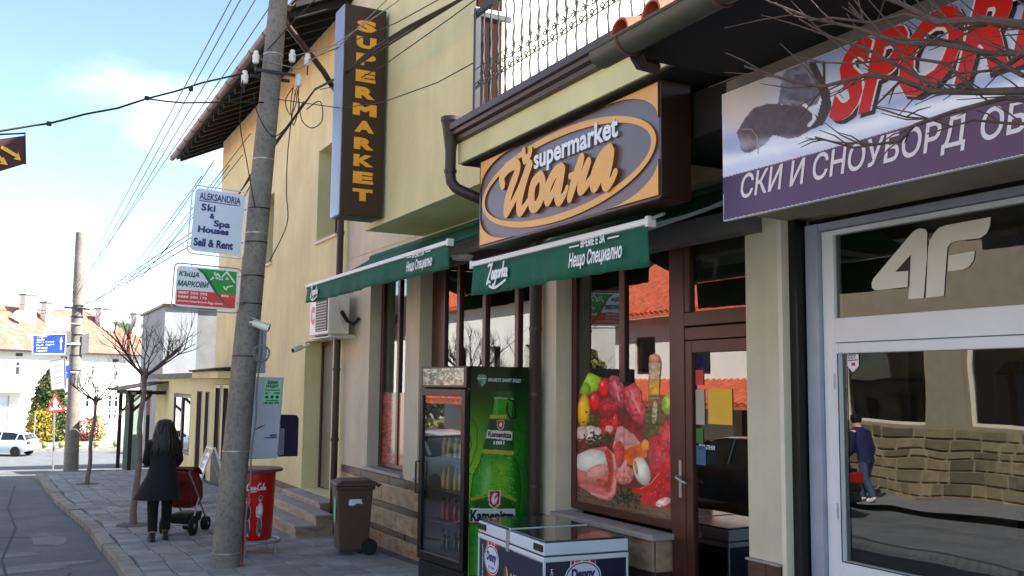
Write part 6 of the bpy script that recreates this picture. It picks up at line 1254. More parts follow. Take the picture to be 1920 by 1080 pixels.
# ------------------------------------------------------------------ A-board
ab = atG(388, 925); ab = Vector((3.75, 20.2, gz(20.2))); AB = thing('sandwich_board', 'white folding sandwich board with price lettering by the far shop doors', 'sign', ab)
tz = 1.10
for s, mt in ((-1, 'sign_white'), (1, 'steel')):
    for y_ in (-.28, .28):
        b = MB(); b.bar(ab+Vector((s*.38, y_, .0)), ab+Vector((s*.015, y_, tz)), .035, .035); b.build('leg', M['ac'], AB)
    for t in (.12, .98): b = MB(); b.bar(ab+Vector((s*(.38-.365*t), -.28, tz*t)), ab+Vector((s*(.38-.365*t), .28, tz*t)), .03, .03); b.build('rail', M['ac'], AB)
    d_ = Vector((s*.365, 0, -tz)).normalized(); top = ab+Vector((s*.05, 0, tz-.12)); bot = ab+Vector((s*.36, 0, .1)); b = MB(); b.add([top+Vector((0, -.26, 0)), top+Vector((0, .26, 0)), bot+Vector((0, .26, 0)), bot+Vector((0, -.26, 0))], [(0, 1, 2, 3)]); pn = b.build('panel', M[mt], AB, fix=False); pn.modifiers.new('s', 'SOLIDIFY').thickness = .012
nrm = Vector((-tz, 0, .365)).normalized(); upv = Vector((.365-.07, 0, tz)).normalized()
for k, (s, h_) in enumerate((('СУПИ', .08), ('3.50 лв', .09), ('СКАРА', .09), ('ПИЦА 4.00', .1))):
    t = .16+k*.17; letters(AB, s, ab+Vector((-.02-.31*t*1.0-.035, .23, tz-.12-t*.9)), SX, upv, width=.44, height=h_, mat=M['letter_black'], bold=.04)
# ------------------------------------------------------------------ bare pollarded trees
def bare_tree(name, label, base, h, spread, seed, group, nb=9, rb=.075, up=.9, m='bark', lean=(0, 0)):
    r = random.Random(seed); T = thing(name, label, 'tree', base, group); base = Vector(base); top = base+Vector((lean[0], lean[1], h))
    b = MB(); k = 9; b.tube([base+(top-base)*(i/k)+Vector((.02*math.sin(i*1.3+seed), .02*math.cos(i*1.7), 0)) if 0 < i < k else (base if i == 0 else top) for i in range(k+1)], [rb*(1.25 if i == 0 else 1-.35*i/k) for i in range(k+1)], 10)
    b.lathe([(rb*.7, -.08), (rb*1.15, .0), (rb*1.1, .08), (rb*.6, .14)], top, 10); b.build('trunk', M[m], T, smooth=True)
    cr = MB()
    def grow(p, d, L, rad, lvl):
        n = 4; pts = [p]; q = p.copy(); dd = d.copy()
        for i in range(n):
            dd = (dd+Vector((r.uniform(-.14, .14), r.uniform(-.14, .14), r.uniform(-.06, .16)))).normalized(); q = q+dd*(L/n); pts.append(q.copy())
        cr.tube(pts, [rad*(1-.6*i/n) for i in range(n+1)], 6 if lvl < 2 else 4, cap=lvl < 2)
        if lvl < 3:
            for i in range(r.choice((3, 4)) if lvl < 2 else r.choice((2, 3))):
                t = r.uniform(.35, 1.0); j = min(int(t*n), n-1); pp = pts[j].lerp(pts[j+1], t*n-j); side = Vector((r.uniform(-1, 1), r.uniform(-1, 1), r.uniform(-.1, .7))).normalized()
                grow(pp, (dd*.8+side*.75).normalized(), L*r.uniform(.45, .7), rad*.5, lvl+1)
    for i in range(nb):
        a = 2*math.pi*i/nb+r.uniform(-.3, .3); e = r.uniform(.25, 1.05)*up; d = Vector((math.cos(a)*math.cos(e), math.sin(a)*math.cos(e), math.sin(e))); grow(top+d*.03, d, spread*r.uniform(.75, 1.1), rb*.34, 0)
    cr.build('branches', M['bark2'], T, fix=False); return T
tb = atG(250, 985); bare_tree('street_tree', 'nearer bare pollarded street tree growing from the pavement slabs', (tb.x, tb.y, gz(tb.y)-.05), 2.45, .82, 3, 'bare trees on the pavement', 12, .056, 1.0, lean=(.06, 0))
tb = atG(163, 908); bare_tree('street_tree', 'farther small bare street tree beside the road sign', (tb.x, tb.y, gz(tb.y)-.05), 2.05, .85, 11, 'bare trees on the pavement', 8, .055, .8, lean=(.1, 0))
# soil rings
for px_, py_ in ((250, 985), (163, 908)):
    g = atG(px_, py_); b = MB(); b.lathe([(.02, .0), (.26, .0), (.28, -.03)], (g.x, g.y, gz(g.y)+.014), 16); o = b.build('tree_pit', M['joint']); o['kind'] = 'structure'
# ------------------------------------------------------------------ far pole with its signs
p2 = atG(133, 880); p2 = Vector((p2.x, p2.y, gz(p2.y)-.1)); t2 = atY(151, 436, p2.y)
FP = thing('utility_pole', 'far pale utility pole carrying a blue direction sign', 'pole', p2); b = MB(); b.tube([p2+(t2-p2)*t for t in np.linspace(0, 1, 8)], [.235-.085*t for t in np.linspace(0, 1, 8)], 12); b.build('shaft', M['conc'], FP, smooth=True)
Y2 = p2.y
c_ = atY(146, 577, Y2-.2); b = MB(); b.bar(c_+Vector((-.42, 0, 0)), c_+Vector((.38, 0, -.04)), .06, .06); b.build('cross_arm', M['iron'], FP)
INS2 = []
for dx in (-.38, -.2, .22, .35): b = MB(); q = c_+Vector((dx, 0, .04)); b.lathe([(.03, 0), (.045, .05), (.03, .1), (.04, .14)], q, 8); b.build('insulator', M['porcelain'], FP, smooth=True); INS2.append(q+Vector((0, 0, .1)))
for dz in (.08, -.3, -.9, -1.6, -2.1): b = MB(); pp = p2+(t2-p2)*((c_.z+dz-p2.z)/(t2.z-p2.z)); b.tube([pp-Vector((0, 0, .02)), pp+Vector((0, 0, .02))], .2, 12); b.build('steel_band', M['iron'], FP)
pp = atY(118, 497, Y2-.2); b = MB(); b.tube([atY(150, 500, Y2), atY(132, 495, Y2-.1), pp], .02, 6); b.obox(pp+Vector((-.2, 0, 0)), (.62, .2, .1)); b.build('street_lamp_head', M['ac'], FP, bev=.02)
coil_c = atY(168, 578, Y2-.2); b = MB(); b.tube([coil_c+Vector((.16*math.cos(t), .02*math.sin(3*t), .2*math.sin(t))) for t in np.linspace(0, 12.6, 40)], .008, 5); b.build('cable_coil', M['cable'], FP)
b = MB(); pts = [atY(x, y, Y2-.2) for x, y in ((154, 628), (168, 624), (166, 662), (152, 664))]; b.prism(pts, (0, .06, 0)); b.build('meter_box', M['grey_wall'], FP)
def flat_sign(name, label, px4, Y, m, frame=None, thick=.03):
    pts = [atY(x, y, Y) for x, y in px4]; T = thing(name, label, 'sign', pts[3]); MB().prism(pts, (0, thick, 0)).build('plate', M[m], T)
    if frame:
        b = MB(); k = pts+[pts[0]]
        for a, c in zip(k, k[1:]): b.bar(a+Vector((0, -.012, 0)), c+Vector((0, -.012, 0)), .02, .035)
        b.build('border', M[frame], T)
    b = MB(); cc = (pts[1]+pts[2])/2; b.bar(cc, Vector((p2.x+.08, Y2-.15, cc.z)), .04, .04); b.build('bracket', M['steel'], T); return T, pts
flat_sign('blank_sign', 'blank white board at the top of the far pole', [(93, 596), (129, 594), (128, 618), (94, 620)], Y2-.35, 'sign_white')
T, pts = flat_sign('direction_sign', 'blue direction sign with white lettering and an upward arrow on the far pole', [(61, 629), (124, 626), (122, 664), (61, 663)], Y2-.4, 'blue_sign', 'sign_white')
a_, b2, c2, d2 = pts; ex = (b2-a_).normalized(); ey = SZ; Ws, Hs = (b2-a_).length, (a_-d2).length
for s, fx_, fw_, k in (('София', .1, .3, 0), ('Sofia', .1, .24, 1), ('Стара', .1, .22, 2), ('Загора', .36, .26, 2), ('Stara', .1, .22, 3), ('Zagora', .36, .26, 3), ('Казанлък', .1, .34, 4), ('Самоков', .1, .32, 5)): letters(T, s, d2+ex*(Ws*fx_)+ey*(Hs*(.86-.155*k))+Vector((0, -.004, 0)), ex, ey, height=Hs*.10, width=Ws*fw_, mat=M['white'], bold=.03)
V, F = fill_loops([np.array([(-.03, 0), (.03, 0), (.03, .45), (.08, .45), (0, .75), (-.08, .45), (-.03, .45)])*Hs]); flat_mesh('arrow', V, F, d2+ex*(Ws*.83)+ey*(Hs*.12)+Vector((0, -.004, 0)), ex, ey, M['white'], T)
T, pts = flat_sign('notice_board', 'tilted pale grey notice board under the blue direction sign', [(93, 677), (122, 671), (124, 727), (97, 731)], Y2-.35, 'cab', 'steel'); a_, b2, c2, d2 = pts
for k in range(4): b = MB(); b.bar(d2.lerp(a_, .2+.2*k)+Vector((.1, -.006, 0)), c2.lerp(b2, .2+.2*k)+Vector((-.1, -.006, 0)), .006, .03); b.build('text_line', M['grey_wall'], T)
flat_sign('blue_plate', 'small plain blue plate on the side of the far pole', [(122, 685), (131, 684), (131, 710), (122, 711)], Y2-.35, 'blue_sign')
flat_sign('grey_plate', 'narrow grey plate facing away on the far pole', [(124, 622), (134, 622), (132, 664), (124, 663)], Y2-.3, 'grey_wall')
# triangular warning sign
wp = atG(99, 882); wp.z = gz(wp.y); WS = thing('warning_sign', 'red bordered triangular warning sign with running children on a grey post', 'sign', wp)
b = MB(); b.tube([wp, atY(103, 745, wp.y)], .03, 8); b.build('post', M['steel'], WS, smooth=True)
tri = [atY(x, y, wp.y-.05) for x, y in ((103, 738), (122, 771), (86, 773))]; b = MB(); b.prism(tri, (0, .02, 0)); b.build('plate', M['red_sign'], WS)
ctr = sum(tri, Vector())/3; b = MB(); b.prism([ctr+(p-ctr)*.70+Vector((0, -.006, 0)) for p in tri], (0, .004, 0)); b.build('white_field', M['sign_white'], WS)
for dx, s in ((-.09, 1), (.1, .8)):
    loops = ribbon([(dx, .08*s), (dx, .0)], .035*s, n=1)+ribbon([(dx, 0), (dx-.05, -.07)], .022, n=1)+ribbon([(dx, 0), (dx+.06, -.06)], .022, n=1)+ribbon([(dx-.05, .02), (dx+.06, .06)], .018, n=1)+ribbon([(dx+.01, .115*s), (dx+.011, .116*s)], .045*s, n=1); V, F = fill_loops(loops); flat_mesh('child_symbol', V, F, ctr+Vector((0, -.014, -.02)), CX, SZ, M['letter_black'], WS)
# ------------------------------------------------------------------ hanging banner on the cross-street cable
BN_ = thing('street_banner', 'maroon banner with yellow arrows hanging from the cable over the road', 'banner', atY(20, 290, 11)); 
pts = [atY(x, y, 11) for x, y in ((-60, 270), (-10, 262), (47, 254), (48, 306), (40, 309), (-10, 324), (-60, 334))]; n = len(pts)
b = MB(); b.prism(pts, (0, .01, 0)); b.build('cloth', M['banner'], BN_)
def bpoly(px): b = MB(); b.prism([atY(1728*0+x/2.7, y/2.7, 10.985) for x, y in px], (0, .004, 0)); b.build('arrow', M['amber'], BN_)
bpoly([(10, 738), (30, 750), (22, 740), (88, 782), (92, 768), (106, 812), (70, 806), (80, 796), (30, 768), (4, 752)]); bpoly([(-30, 750), (10, 800), (18, 795), (40, 836), (0, 830), (6, 820), (-40, 770)])
b = MB(); b.tube([atY(-60, 255, 11), atY(47, 250, 11), atY(47, 308, 11)], .012, 5); b.build('cord', M['cable'], BN_)
# ------------------------------------------------------------------ cables
def cable(pts, r_=.007, label='thin black overhead cable strung between poles and houses', group='thin overhead cables', m='cable', sag=0., name='overhead_cable', n=14):
    P = [Vector(p) for p in pts]
    if len(P) == 2: P = [P[0].lerp(P[1], t)-Vector((0, 0, sag*4*t*(1-t))) for t in np.linspace(0, 1, n)]
    o = MB().tube(P, r_, 5); o = o.build(name, M[m], smooth=True); tag(o, label, 'cable', group); return o
def ext(a, b_, k): a, b_ = Vector(a), Vector(b_); return a+(b_-a)*k
far0 = INS2
for (pxa, pya), i, wh in (((426, 0), 0, 'leftmost'), ((443, 0), 1, 'second from left'), ((470, 0), 1, 'third from left'), ((505, 0), 0, 'rightmost')):
    a = far0[i]; q = atY(pxa, pya, 9.0); cable([a, ext(a, q, 1.35)], .006, sag=.1, label=wh+' grey power line at the top edge left of the pole', group='power lines along the street', m='cable_grey')
pj = atY(590, 168, 12.1)
for (x, y), i, s in (((497, 300), 2, 'uppermost'), ((468, 330), 3, 'middle'), ((450, 360), 3, 'lowest')): cable([far0[i], atY(x-40, y+70, 18), atY(x, y, 14.0), pj], .011, s+' of the thick black cables sagging from the far pole to the near pole', 'thick cables between the two poles')
for wh, (x0, y0, x1, y1) in zip(('third', 'fourth', 'first', 'second', 'fifth'), ((186, 590, 402, 300), (190, 600, 430, 310), (170, 585, 378, 330), (200, 582, 455, 290), (180, 597, 470, 250))): cable([atY(x0, y0, 31), atY(x1, y1, 13.0)], .006, sag=.15, label=wh+' from left of the thin cables fanning up from the far pole', group='cables fanning from the far pole')
for (x, y), r_, wh in (((700, 95), .016, 'thickest'), ((704, 99), .013, 'lowest'), ((696, 92), .012, 'uppermost')):
    cable([pj, atY(640, 142, 11.2), atY(x, y, 10.0), atY(770+(x-700), 52+(y-95), 9.0), atY(880, -10, 8.0), atY(1000, -80, 7.0)], r_, wh+' black cable of the bundle crossing in front of the vertical sign', 'cable bundle at the vertical sign')
cable([INS[2], atY(745, 42, 9.5), atY(830, -5, 8.5), atY(930, -60, 7.5)], .006, label='thin black cable just above the bundle at the vertical sign'); cable([INS[1], atY(640, 82, 11), atY(735, -10, 9.5)], .006, m='cable_grey', label='grey cable crossing the upper part of the vertical sign'); cable([INS[0], atY(560, 130, 12), atY(610, 95, 11), atY(735, 10, 9.0), atY(800, -40, 8)], .006, m='cable_grey', label='grey cable from the leftmost insulator past the vertical sign')
cable([atY(520, 186, 12.2), atY(640, 203, 11), atY(720, 191, 9.6), atY(820, 155, 8.6), atX(893, 115, 3.62)], .006, 'thin black cable dipping from the near pole to the balcony railing', 'lone cables')
cable([atY(600, 168, 12.2), atY(660, 155, 11.4), atY(720, 122, 10), atY(850, 30, 8.5), atY(930, -30, 7.8)], .006, label='thin black cable just below the bundle at the vertical sign')
cross = [(-80, 258), (0, 246), (60, 236), (95, 231), (160, 214), (220, 203), (275, 185), (330, 171), (380, 155), (455, 138)]
cable([atY(x, y, 11+1.1*k/9) for k, (x, y) in enumerate(cross)], .012, 'black cable across the road that carries the banner', 'lone cables')
cable([atY(275, 185, 11.7), atY(310, 190, 11.8), atY(345, 193, 11.9), atY(400, 192, 12), atY(500, 192, 12.2)], .010, 'short black cable branching off the banner cable', 'lone cables')
for px_, py_ in ((92, 232), (275, 184), (358, 167)): o = MB().obox(atY(px_, py_, 11.3), (.05, .03, .05)); o = o.build('cable_clamp', M['cable'], bev=.008); tag(o, {92: 'black clamp on the banner cable nearest the banner', 275: 'black clamp where the banner cable branches', 358: 'small black clamp on the banner cable near the roof gutter'}[px_], 'clamp')
for x0, y0, x1, y1 in ((-40, 573, 132, 556), (-40, 578, 134, 577), (-40, 520, 138, 460), (-40, 590, 130, 580)): cable([atY(x0, y0, 45), atY(x1, y1, Y2-.1)], .008, sag=.12, label={573: 'second highest', 578: 'second lowest', 520: 'highest', 590: 'lowest'}[y0]+' thin wire leading left from the far pole', group='wires left of the far pole')
for wh, pts in zip(('round loop of black cable by the yellow wall', 'slim loop of black cable under the insulators', 'second slim loop of black cable under the insulators', 'black cable running down from the eave to the near pole', 'long black cable drooping across the near pole', 'black cable hanging down left of the near pole to the white plate', 'black cable hanging down the yellow wall right of the near pole'), ([(575, 205), (600, 190), (604, 225), (585, 240), (566, 225), (560, 185)], [(548, 165), (535, 190), (545, 215), (556, 190), (553, 168)], [(556, 165), (560, 200), (550, 235), (545, 200), (550, 160)], [(590, 0), (560, 30), (500, 95)], [(475, 172), (482, 210), (510, 255), (540, 235), (570, 190)], [(455, 150), (450, 230), (462, 300), (478, 390)], [(553, 175), (540, 280), (537, 360), (538, 420), (505, 490)])): 
    k = len(pts); P = np.array(pts, float); sm_ = []
    for i in range(k-1):
        for t in np.linspace(0, 1, 5, endpoint=False): p0, p1, p2_, p3 = P[max(i-1, 0)], P[i], P[i+1], P[min(i+2, k-1)]; sm_.append(.5*((2*p1)+(p2_-p0)*t+(2*p0-5*p1+4*p2_-p3)*t*t+(3*p1-p0-3*p2_+p3)*t**3))
    sm_.append(P[-1]); cable([atY(x, y, 12.15) for x, y in sm_], .007, wh, 'loose cable loops at the near pole')
# ------------------------------------------------------------------ tree whose branches reach in from the right
TR = thing('overhanging_tree', 'bare tree whose twigs hang in front of the ski shop sign', 'tree', (2.75, .35, gz(.3)))
b = MB(); bs_ = Vector((2.75, .35, gz(.3)-.05)); b.tube([bs_, bs_+Vector((.03, .05, 1.2)), bs_+Vector((-.02, .12, 2.4)), bs_+Vector((.05, .2, 3.3)), bs_+Vector((.1, .25, 4.1))], [.13, .10, .085, .07, .04], 10); b.build('trunk', M['bark'], TR, smooth=True)
def on_b(x, y, d): v = ray(x, y); return v*(d/v.length)
br = [([(2300, 60, 2.5), (2000, 62, 2.75), (1850, 45, 2.85), (1760, 35, 2.9), (1690, 10, 2.95), (1640, -10, 3.0)], .022), ([(2250, 260, 2.4), (2000, 168, 2.7), (1920, 170, 2.8), (1830, 172, 2.85), (1755, 168, 2.9), (1690, 150, 2.95), (1620, 140, 3.0), (1540, 160, 3.1), (1480, 152, 3.15), (1395, 123, 3.2)], .017),
      ([(2250, 160, 2.45), (2000, 95, 2.75), (1920, 92, 2.8), (1850, 100, 2.85), (1760, 80, 2.9), (1680, 78, 2.95), (1600, 50, 3.0), (1516, 40, 3.1), (1440, 0, 3.2)], .013), ([(1980, 200, 2.75), (1880, 180, 2.85), (1790, 205, 2.9), (1720, 232, 2.95), (1690, 262, 3.0), (1600, 272, 3.05), (1532, 262, 3.1)], .010),
      ([(1755, 168, 2.9), (1690, 120, 2.95), (1620, 95, 3.0), (1560, 70, 3.1), (1500, 42, 3.15)], .008), ([(1920, 140, 2.8), (1800, 80, 2.9), (1700, 70, 2.95), (1640, 60, 3.0), (1590, 10, 3.05)], .008), ([(1830, 172, 2.85), (1770, 120, 2.9), (1700, 105, 2.95), (1600, 120, 3.05), (1500, 117, 3.15)], .007),
      ([(1850, 45, 2.85), (1800, 60, 2.9), (1750, 20, 2.95), (1740, -10, 3)], .008), ([(1760, 35, 2.9), (1700, 30, 2.95), (1630, 40, 3.0), (1560, 35, 3.05), (1510, 40, 3.1)], .008), ([(1920, 92, 2.8), (1870, 130, 2.85), (1800, 140, 2.9), (1740, 165, 2.95)], .006), ([(1690, 150, 2.95), (1640, 200, 3), (1700, 225, 3), (1760, 225, 3)], .005), ([(1980, 20, 2.8), (1880, 60, 2.85), (1790, 20, 2.9)], .008), ([(2000, 240, 2.75), (1900, 235, 2.85), (1820, 232, 2.9), (1740, 245, 2.95)], .006)]
rr = random.Random(5); bm2 = MB()
for pts, r0 in br:
    P = [on_b(*p)+Vector((rr.uniform(-.01, .01), rr.uniform(-.01, .01), rr.uniform(-.01, .01))) for p in pts]; k = len(P); bm2.tube(P, [.68*r0*(1-.8*i/(k-1))+.0012 for i in range(k)], 7)
    for i in range(1, k):
        for _ in range(3 if r0 > .009 else 1):
            t = rr.random(); p0 = P[i-1].lerp(P[i], t); d = (P[i]-P[i-1]).normalized(); s = Vector((rr.uniform(-1, 1), rr.uniform(-.5, .5), rr.uniform(-1, 1))); dd = (d+s*.7).normalized(); L = rr.uniform(.05, .24); mid = p0+dd*L*.5+Vector((0, 0, .01)); bm2.tube([p0, mid, mid+(dd+Vector((0, 0, rr.uniform(-.2, .4))))*L*.5], [.0028, .0022, .0012], 5)
for a in (bs_+Vector((.05, .2, 3.3)), bs_+Vector((-.02, .12, 2.9)), bs_+Vector((0, .15, 3.1)), bs_+Vector((.0, .12, 2.6))): pass
starts = [on_b(2300, 60, 2.5), on_b(2250, 260, 2.4), on_b(2250, 160, 2.45)]
for s, h_ in zip(starts, (3.3, 2.7, 3.0)): bm2.tube([bs_+Vector((.02, .15, h_)), s], [.035, .024], 8)
bm2.build('branches', M['bark2'], TR, smooth=True, fix=False)
# ------------------------------------------------------------------ low shops beyond the yellow building
LS = thing('low_shop', 'low yellowish shop with dark doors beyond the yellow building', 'shop', (5.5, 30, gz(30)))
gl_ = gz(37)-.3
b = MB(); wall_x(b, P_, 5.05, 25.87, 36.5, gl_, .12, [(26.3, 27.0, -2.65, -.25), (27.35, 28.25, -2.65, -.25), (29.2, 32.4, -2.1, -.35)]); b.box(5.05, 9, 36.3, 36.5, gl_, .12); b.build('wall', M['yellow'], LS)
b = MB(); b.box(4.55, 9, 25.87, 36.6, .122, .26); b.build('roof_slab', M['grey_wall'], LS)
for ya, yb in ((26.32, 26.98), (27.37, 28.23)): 
    d = MB().box(4.81, 4.86, ya, yb, -2.62, -.27).build('door', M['dark_door'], LS); MB().box(4.788, 4.809, ya, ya+.06, -2.6, -.27).build('door_frame', M['sill_white'], d)
b = MB(); b.box(4.80, 4.85, 29.22, 29.32, -2.08, -.37); b.box(4.80, 4.85, 32.28, 32.38, -2.08, -.37); b.box(4.80, 4.85, 30.7, 30.8, -2.08, -.37); b.box(4.802, 4.848, 29.32, 32.28, -.47, -.37); b.box(4.802, 4.848, 29.32, 32.28, -2.08, -2.0); wn = b.build('window', M['brown_frame'], LS)
MB().quad((4.83, 32.3, -2), (4.83, 29.3, -2), (4.83, 29.3, -.45), (4.83, 32.3, -.45)).build('pane', M['pane'], wn, fix=False)
MB().box(6.5, 6.6, 26, 36, gl_, .1).build('inner_wall', M['interior'], LS)
# timber porch
PG = thing('timber_porch', 'dark timber porch with slanting struts before the low shop', 'porch', (4.3, 35.5, gz(35.5)))
for x_, y_ in ((3.75, 34.2), (3.75, 37.6), (4.7, 37.6)):
    z0 = gz(y_); b = MB(); b.box(x_-.06, x_+.06, y_-.06, y_+.06, z0-.05, -.42); b.build('post', M['timber2'], PG)
b = MB(); b.bar((3.75, 33.7, -.36), (3.75, 38.0, -.36), .12, .14); b.bar((3.6, 34.2, -.36), (4.8, 34.2, -.36), .1, .12); b.bar((3.6, 37.6, -.36), (4.8, 37.6, -.36), .1, .12); b.build('beam', M['timber2'], PG)
for a, c in (((3.75, 34.2, -1.0), (4.35, 34.2, -.42)), ((3.75, 34.2, -1.0), (3.75, 34.9, -.42)), ((3.75, 37.6, -1.1), (4.5, 37.6, -.42))): b = MB(); b.bar(a, c, .09, .09); b.build('strut', M['timber2'], PG)
for i in range(9): y_ = 33.6+i*.55; b = MB(); b.add([(3.3, y_, -.30), (4.79, y_, -.02), (4.79, y_+.5, -.02), (3.3, y_+.5, -.30), (3.3, y_, -.26), (4.79, y_, .02), (4.79, y_+.5, .02), (3.3, y_+.5, -.26)], [(0, 1, 2, 3), (4, 7, 6, 5), (0, 4, 5, 1), (3, 2, 6, 7), (0, 3, 7, 4), (1, 5, 6, 2)]); b.build('roof_board', M['timber2'], PG)
b = MB(); b.box(3.95, 4.6, 38.0, 38.06, gz(38)-.1, -.45); b.build('side_panel', M['aqua'], PG)
# grey house behind
GH = thing('grey_house', 'plain grey rendered house wall standing behind the low shop roof', 'house', (8, 41, gz(41)))
zt = atY(330, 575, 40).z; xa = atY(309, 600, 40).x; xm = atY(370, 600, 40).x
b = MB(); b.box(xm, 13, 40, 47, gz(45)-1, zt); b.build('wall', M['grey_wall'], GH); b = MB(); b.box(xa, xm-.002, 39.95, 47, gz(45)-1, zt); b.build('pale_wall', M['white_block'], GH); MB().box(xa-.12, 13, 39.8, 47, zt+.002, zt+.1).build('roof_edge', M['gutter'], GH)
# ------------------------------------------------------------------ far white house
A0 = Vector((0.3, 84.5, 0)); D0 = (Vector((14.8, 95, 0))-A0).normalized(); N0 = Vector((D0.y, -D0.x, 0))
def onF(px, py, off=0.):
    v = ray(px, py); o_ = A0+N0*off; t = o_.dot(N0)/v.dot(N0); return v*t
def fs(p): return (p-A0).dot(D0)
def fpt(s, z, off=0.): p = A0+D0*s+N0*off; return Vector((p.x, p.y, z))
EZ = onF(150, 661).z; BZ = gz(86)-.4
s0, s1 = -26, fs(onF(309, 700)); dep = 10
WH = thing('white_house', 'long two storey white house with orange tiled hip roof beyond the junction', 'house', (A0.x, A0.y, BZ))
wins = []
for x0, x1, y0, y1 in ((1, 8, 676, 704), (9, 17, 676, 704), (28, 41, 677, 704), (66, 73, 680, 704), (76, 84, 680, 704), (163, 170, 685, 705), (171, 180, 685, 705), (216, 224, 688, 706), (203, 212, 742, 765), (214, 224, 742, 765), (203, 211, 768, 788), (213, 221, 768, 788), (160, 170, 742, 765), (-40, -25, 676, 704), (-90, -75, 676, 704)):
    a, c = onF(x0, y1), onF(x1, y0); wins.append((fs(a), fs(c), a.z, c.z))
dr_ = (fs(onF(0, 785)), fs(onF(16, 785)), BZ+.4, onF(8, 742).z)
def fbox(b, sa, sb, za, zb, o0, o1): 
    p = [fpt(s, z, o) for o in (o0, o1) for s, z in ((sa, za), (sb, za), (sb, zb), (sa, zb))]; b.add(p, [(0, 1, 2, 3), (7, 6, 5, 4), (0, 4, 5, 1), (1, 5, 6, 2), (2, 6, 7, 3), (3, 7, 4, 0)]); return b
b = MB(); ss = sorted({s0, s1, *[q for w_ in wins+[dr_] for q in w_[:2]]}); zs = sorted({BZ, EZ, *[q for w_ in wins+[dr_] for q in w_[2:]]})
for sa, sb in zip(ss, ss[1:]):
    run = None
    for za, zb in zip(zs, zs[1:]):
        ms, mz = (sa+sb)/2, (za+zb)/2; solid = not any(w_[0] < ms < w_[1] and w_[2] < mz < w_[3] for w_ in wins+[dr_])
        if solid: run = (run[0], zb) if run else (za, zb)
        if not solid and run: fbox(b, sa, sb, *run, 0, -.3); run = None
    if run: fbox(b, sa, sb, *run, 0, -.3)
fbox(b, s1-.3, s1, BZ, EZ, -.301, -dep); b.build('wall', M['white_far'], WH)
b = MB(); fbox(b, s0, s1-.31, BZ, EZ, -1.2, -1.3); b.build('inner_wall', M['interior'], WH)
for sa, sb, za, zb in wins:
    t = .09; b = MB(); fbox(b, sa, sa+t, za, zb, -.08, -.16); fbox(b, sb-t, sb, za, zb, -.08, -.16); fbox(b, sa+t, sb-t, zb-t, zb, -.081, -.159); fbox(b, sa+t, sb-t, za, za+t, -.081, -.159); fbox(b, sa+t, sb-t, za+(zb-za)*.6, za+(zb-za)*.6+.07, -.081, -.159); w_ = b.build('window', M['pvc'], WH)
    MB().quad(fpt(sa+t, za+t, -.12), fpt(sb-t, za+t, -.12), fpt(sb-t, zb-t, -.12), fpt(sa+t, zb-t, -.12)).build('pane', M['pane_far'], w_, fix=False); b = MB(); fbox(b, sa-.08, sb+.08, za-.08, za-.002, .08, -.08); b.build('sill', M['white_far'], w_)
b = MB(); fbox(b, dr_[0]+.02, dr_[1]-.02, dr_[2], dr_[3], -.15, -.2); b.build('door', M['cab'], WH)
for x_, y_ in ((36, 665), (217, 676), (120, 671)): p = onF(x_, y_); b = MB(); fbox(b, fs(p)-.3, fs(p)+.3, p.z-.12, p.z+.12, .01, -.02); b.build('attic_vent', M['iron'], WH)
# balcony of the left part
pa, pb2 = onF(-60, 730), onF(43, 728); b = MB(); fbox(b, fs(pa), fs(pb2), pa.z-.2, pa.z, 1.1, .002); fbox(b, fs(pa), fs(pb2), pa.z, pa.z+.75, 1.1, 1.0); b.build('balcony', M['white_far'], WH)
# hip roof
rz_ = onF(60, 604).z+1.6; ov = .7
e = [fpt(s0-ov, EZ, ov), fpt(s1+ov, EZ, ov), fpt(s1+ov, EZ, -dep-ov), fpt(s0-ov, EZ, -dep-ov)]; r1, r2 = fpt(s0+4, rz_, -dep/2), fpt(s1-4.5, rz_, -dep/2)
b = MB(); b.add(e+[r1, r2], [(0, 1, 5, 4), (1, 2, 5), (2, 3, 4, 5), (3, 0, 4)]); rf_ = b.build('roof', M['tile_old'], WH)
b = MB(); fbox(b, s0-ov, s1+ov, EZ-.12, EZ-.005, ov, -.0); b.build('eave_board', M['timber2'], rf_)
for x_, w_, h_ in ((50, 1.1, 2.0), (84, .5, 1.5), (192, 1.1, 1.4), (253, .5, 1.2)):
    p = onF(x_, 640, -3.2); zz = EZ+(rz_-EZ)*(3.2+ov)/(dep/2+ov); b = MB(); s = fs(p); fbox(b, s-w_/2, s+w_/2, zz-.6, zz+h_, -2.9, -3.6); ch_ = b.build('chimney', M['white_far'], rf_); b = MB(); fbox(b, s-w_/2-.1, s+w_/2+.1, zz+h_+.002, zz+h_+.12, -2.8, -3.7); b.build('chimney_cap', M['grey_wall'], ch_)
for x_, y_ in ((37, 592), (205, 614), (258, 622)):
    p = onF(x_, y_, -2.5); b = MB(); Md = Matrix.Rotation(R(70), 3, 'X'); b.lathe([(.05, -.1), (.45, -.02), (.5, .03), (.46, .035), (.1, -.05)], p, 14, Md); b.tube([p, p-Vector((0, 0, 1.4))], .03, 5); b.build('satellite_dish', M['white_far'], rf_, smooth=True)
# steps and low walls before it
FWL = thing('garden_wall', 'low pale stone wall and bench line before the white house', 'wall', (6, 78, gz(78))); b = MB()
for x0, x1 in ((58, 122), (150, 175)): a, c = atY(x0, 812, 78), atY(x1, 812, 78); MB().box(a.x, c.x, 78, 78.5, gz(78)-.1, gz(78)+.55).build('wall_length', M['kerb'], FWL)
for k in range(3): a, c = atY(-40, 805, 81), atY(54, 805, 81); MB().box(a.x, c.x, 80.4+k*.4, 83, gz(80)-.1+.17*k, gz(80)+.08+.17*k).build('step', M['kerb'], FWL)
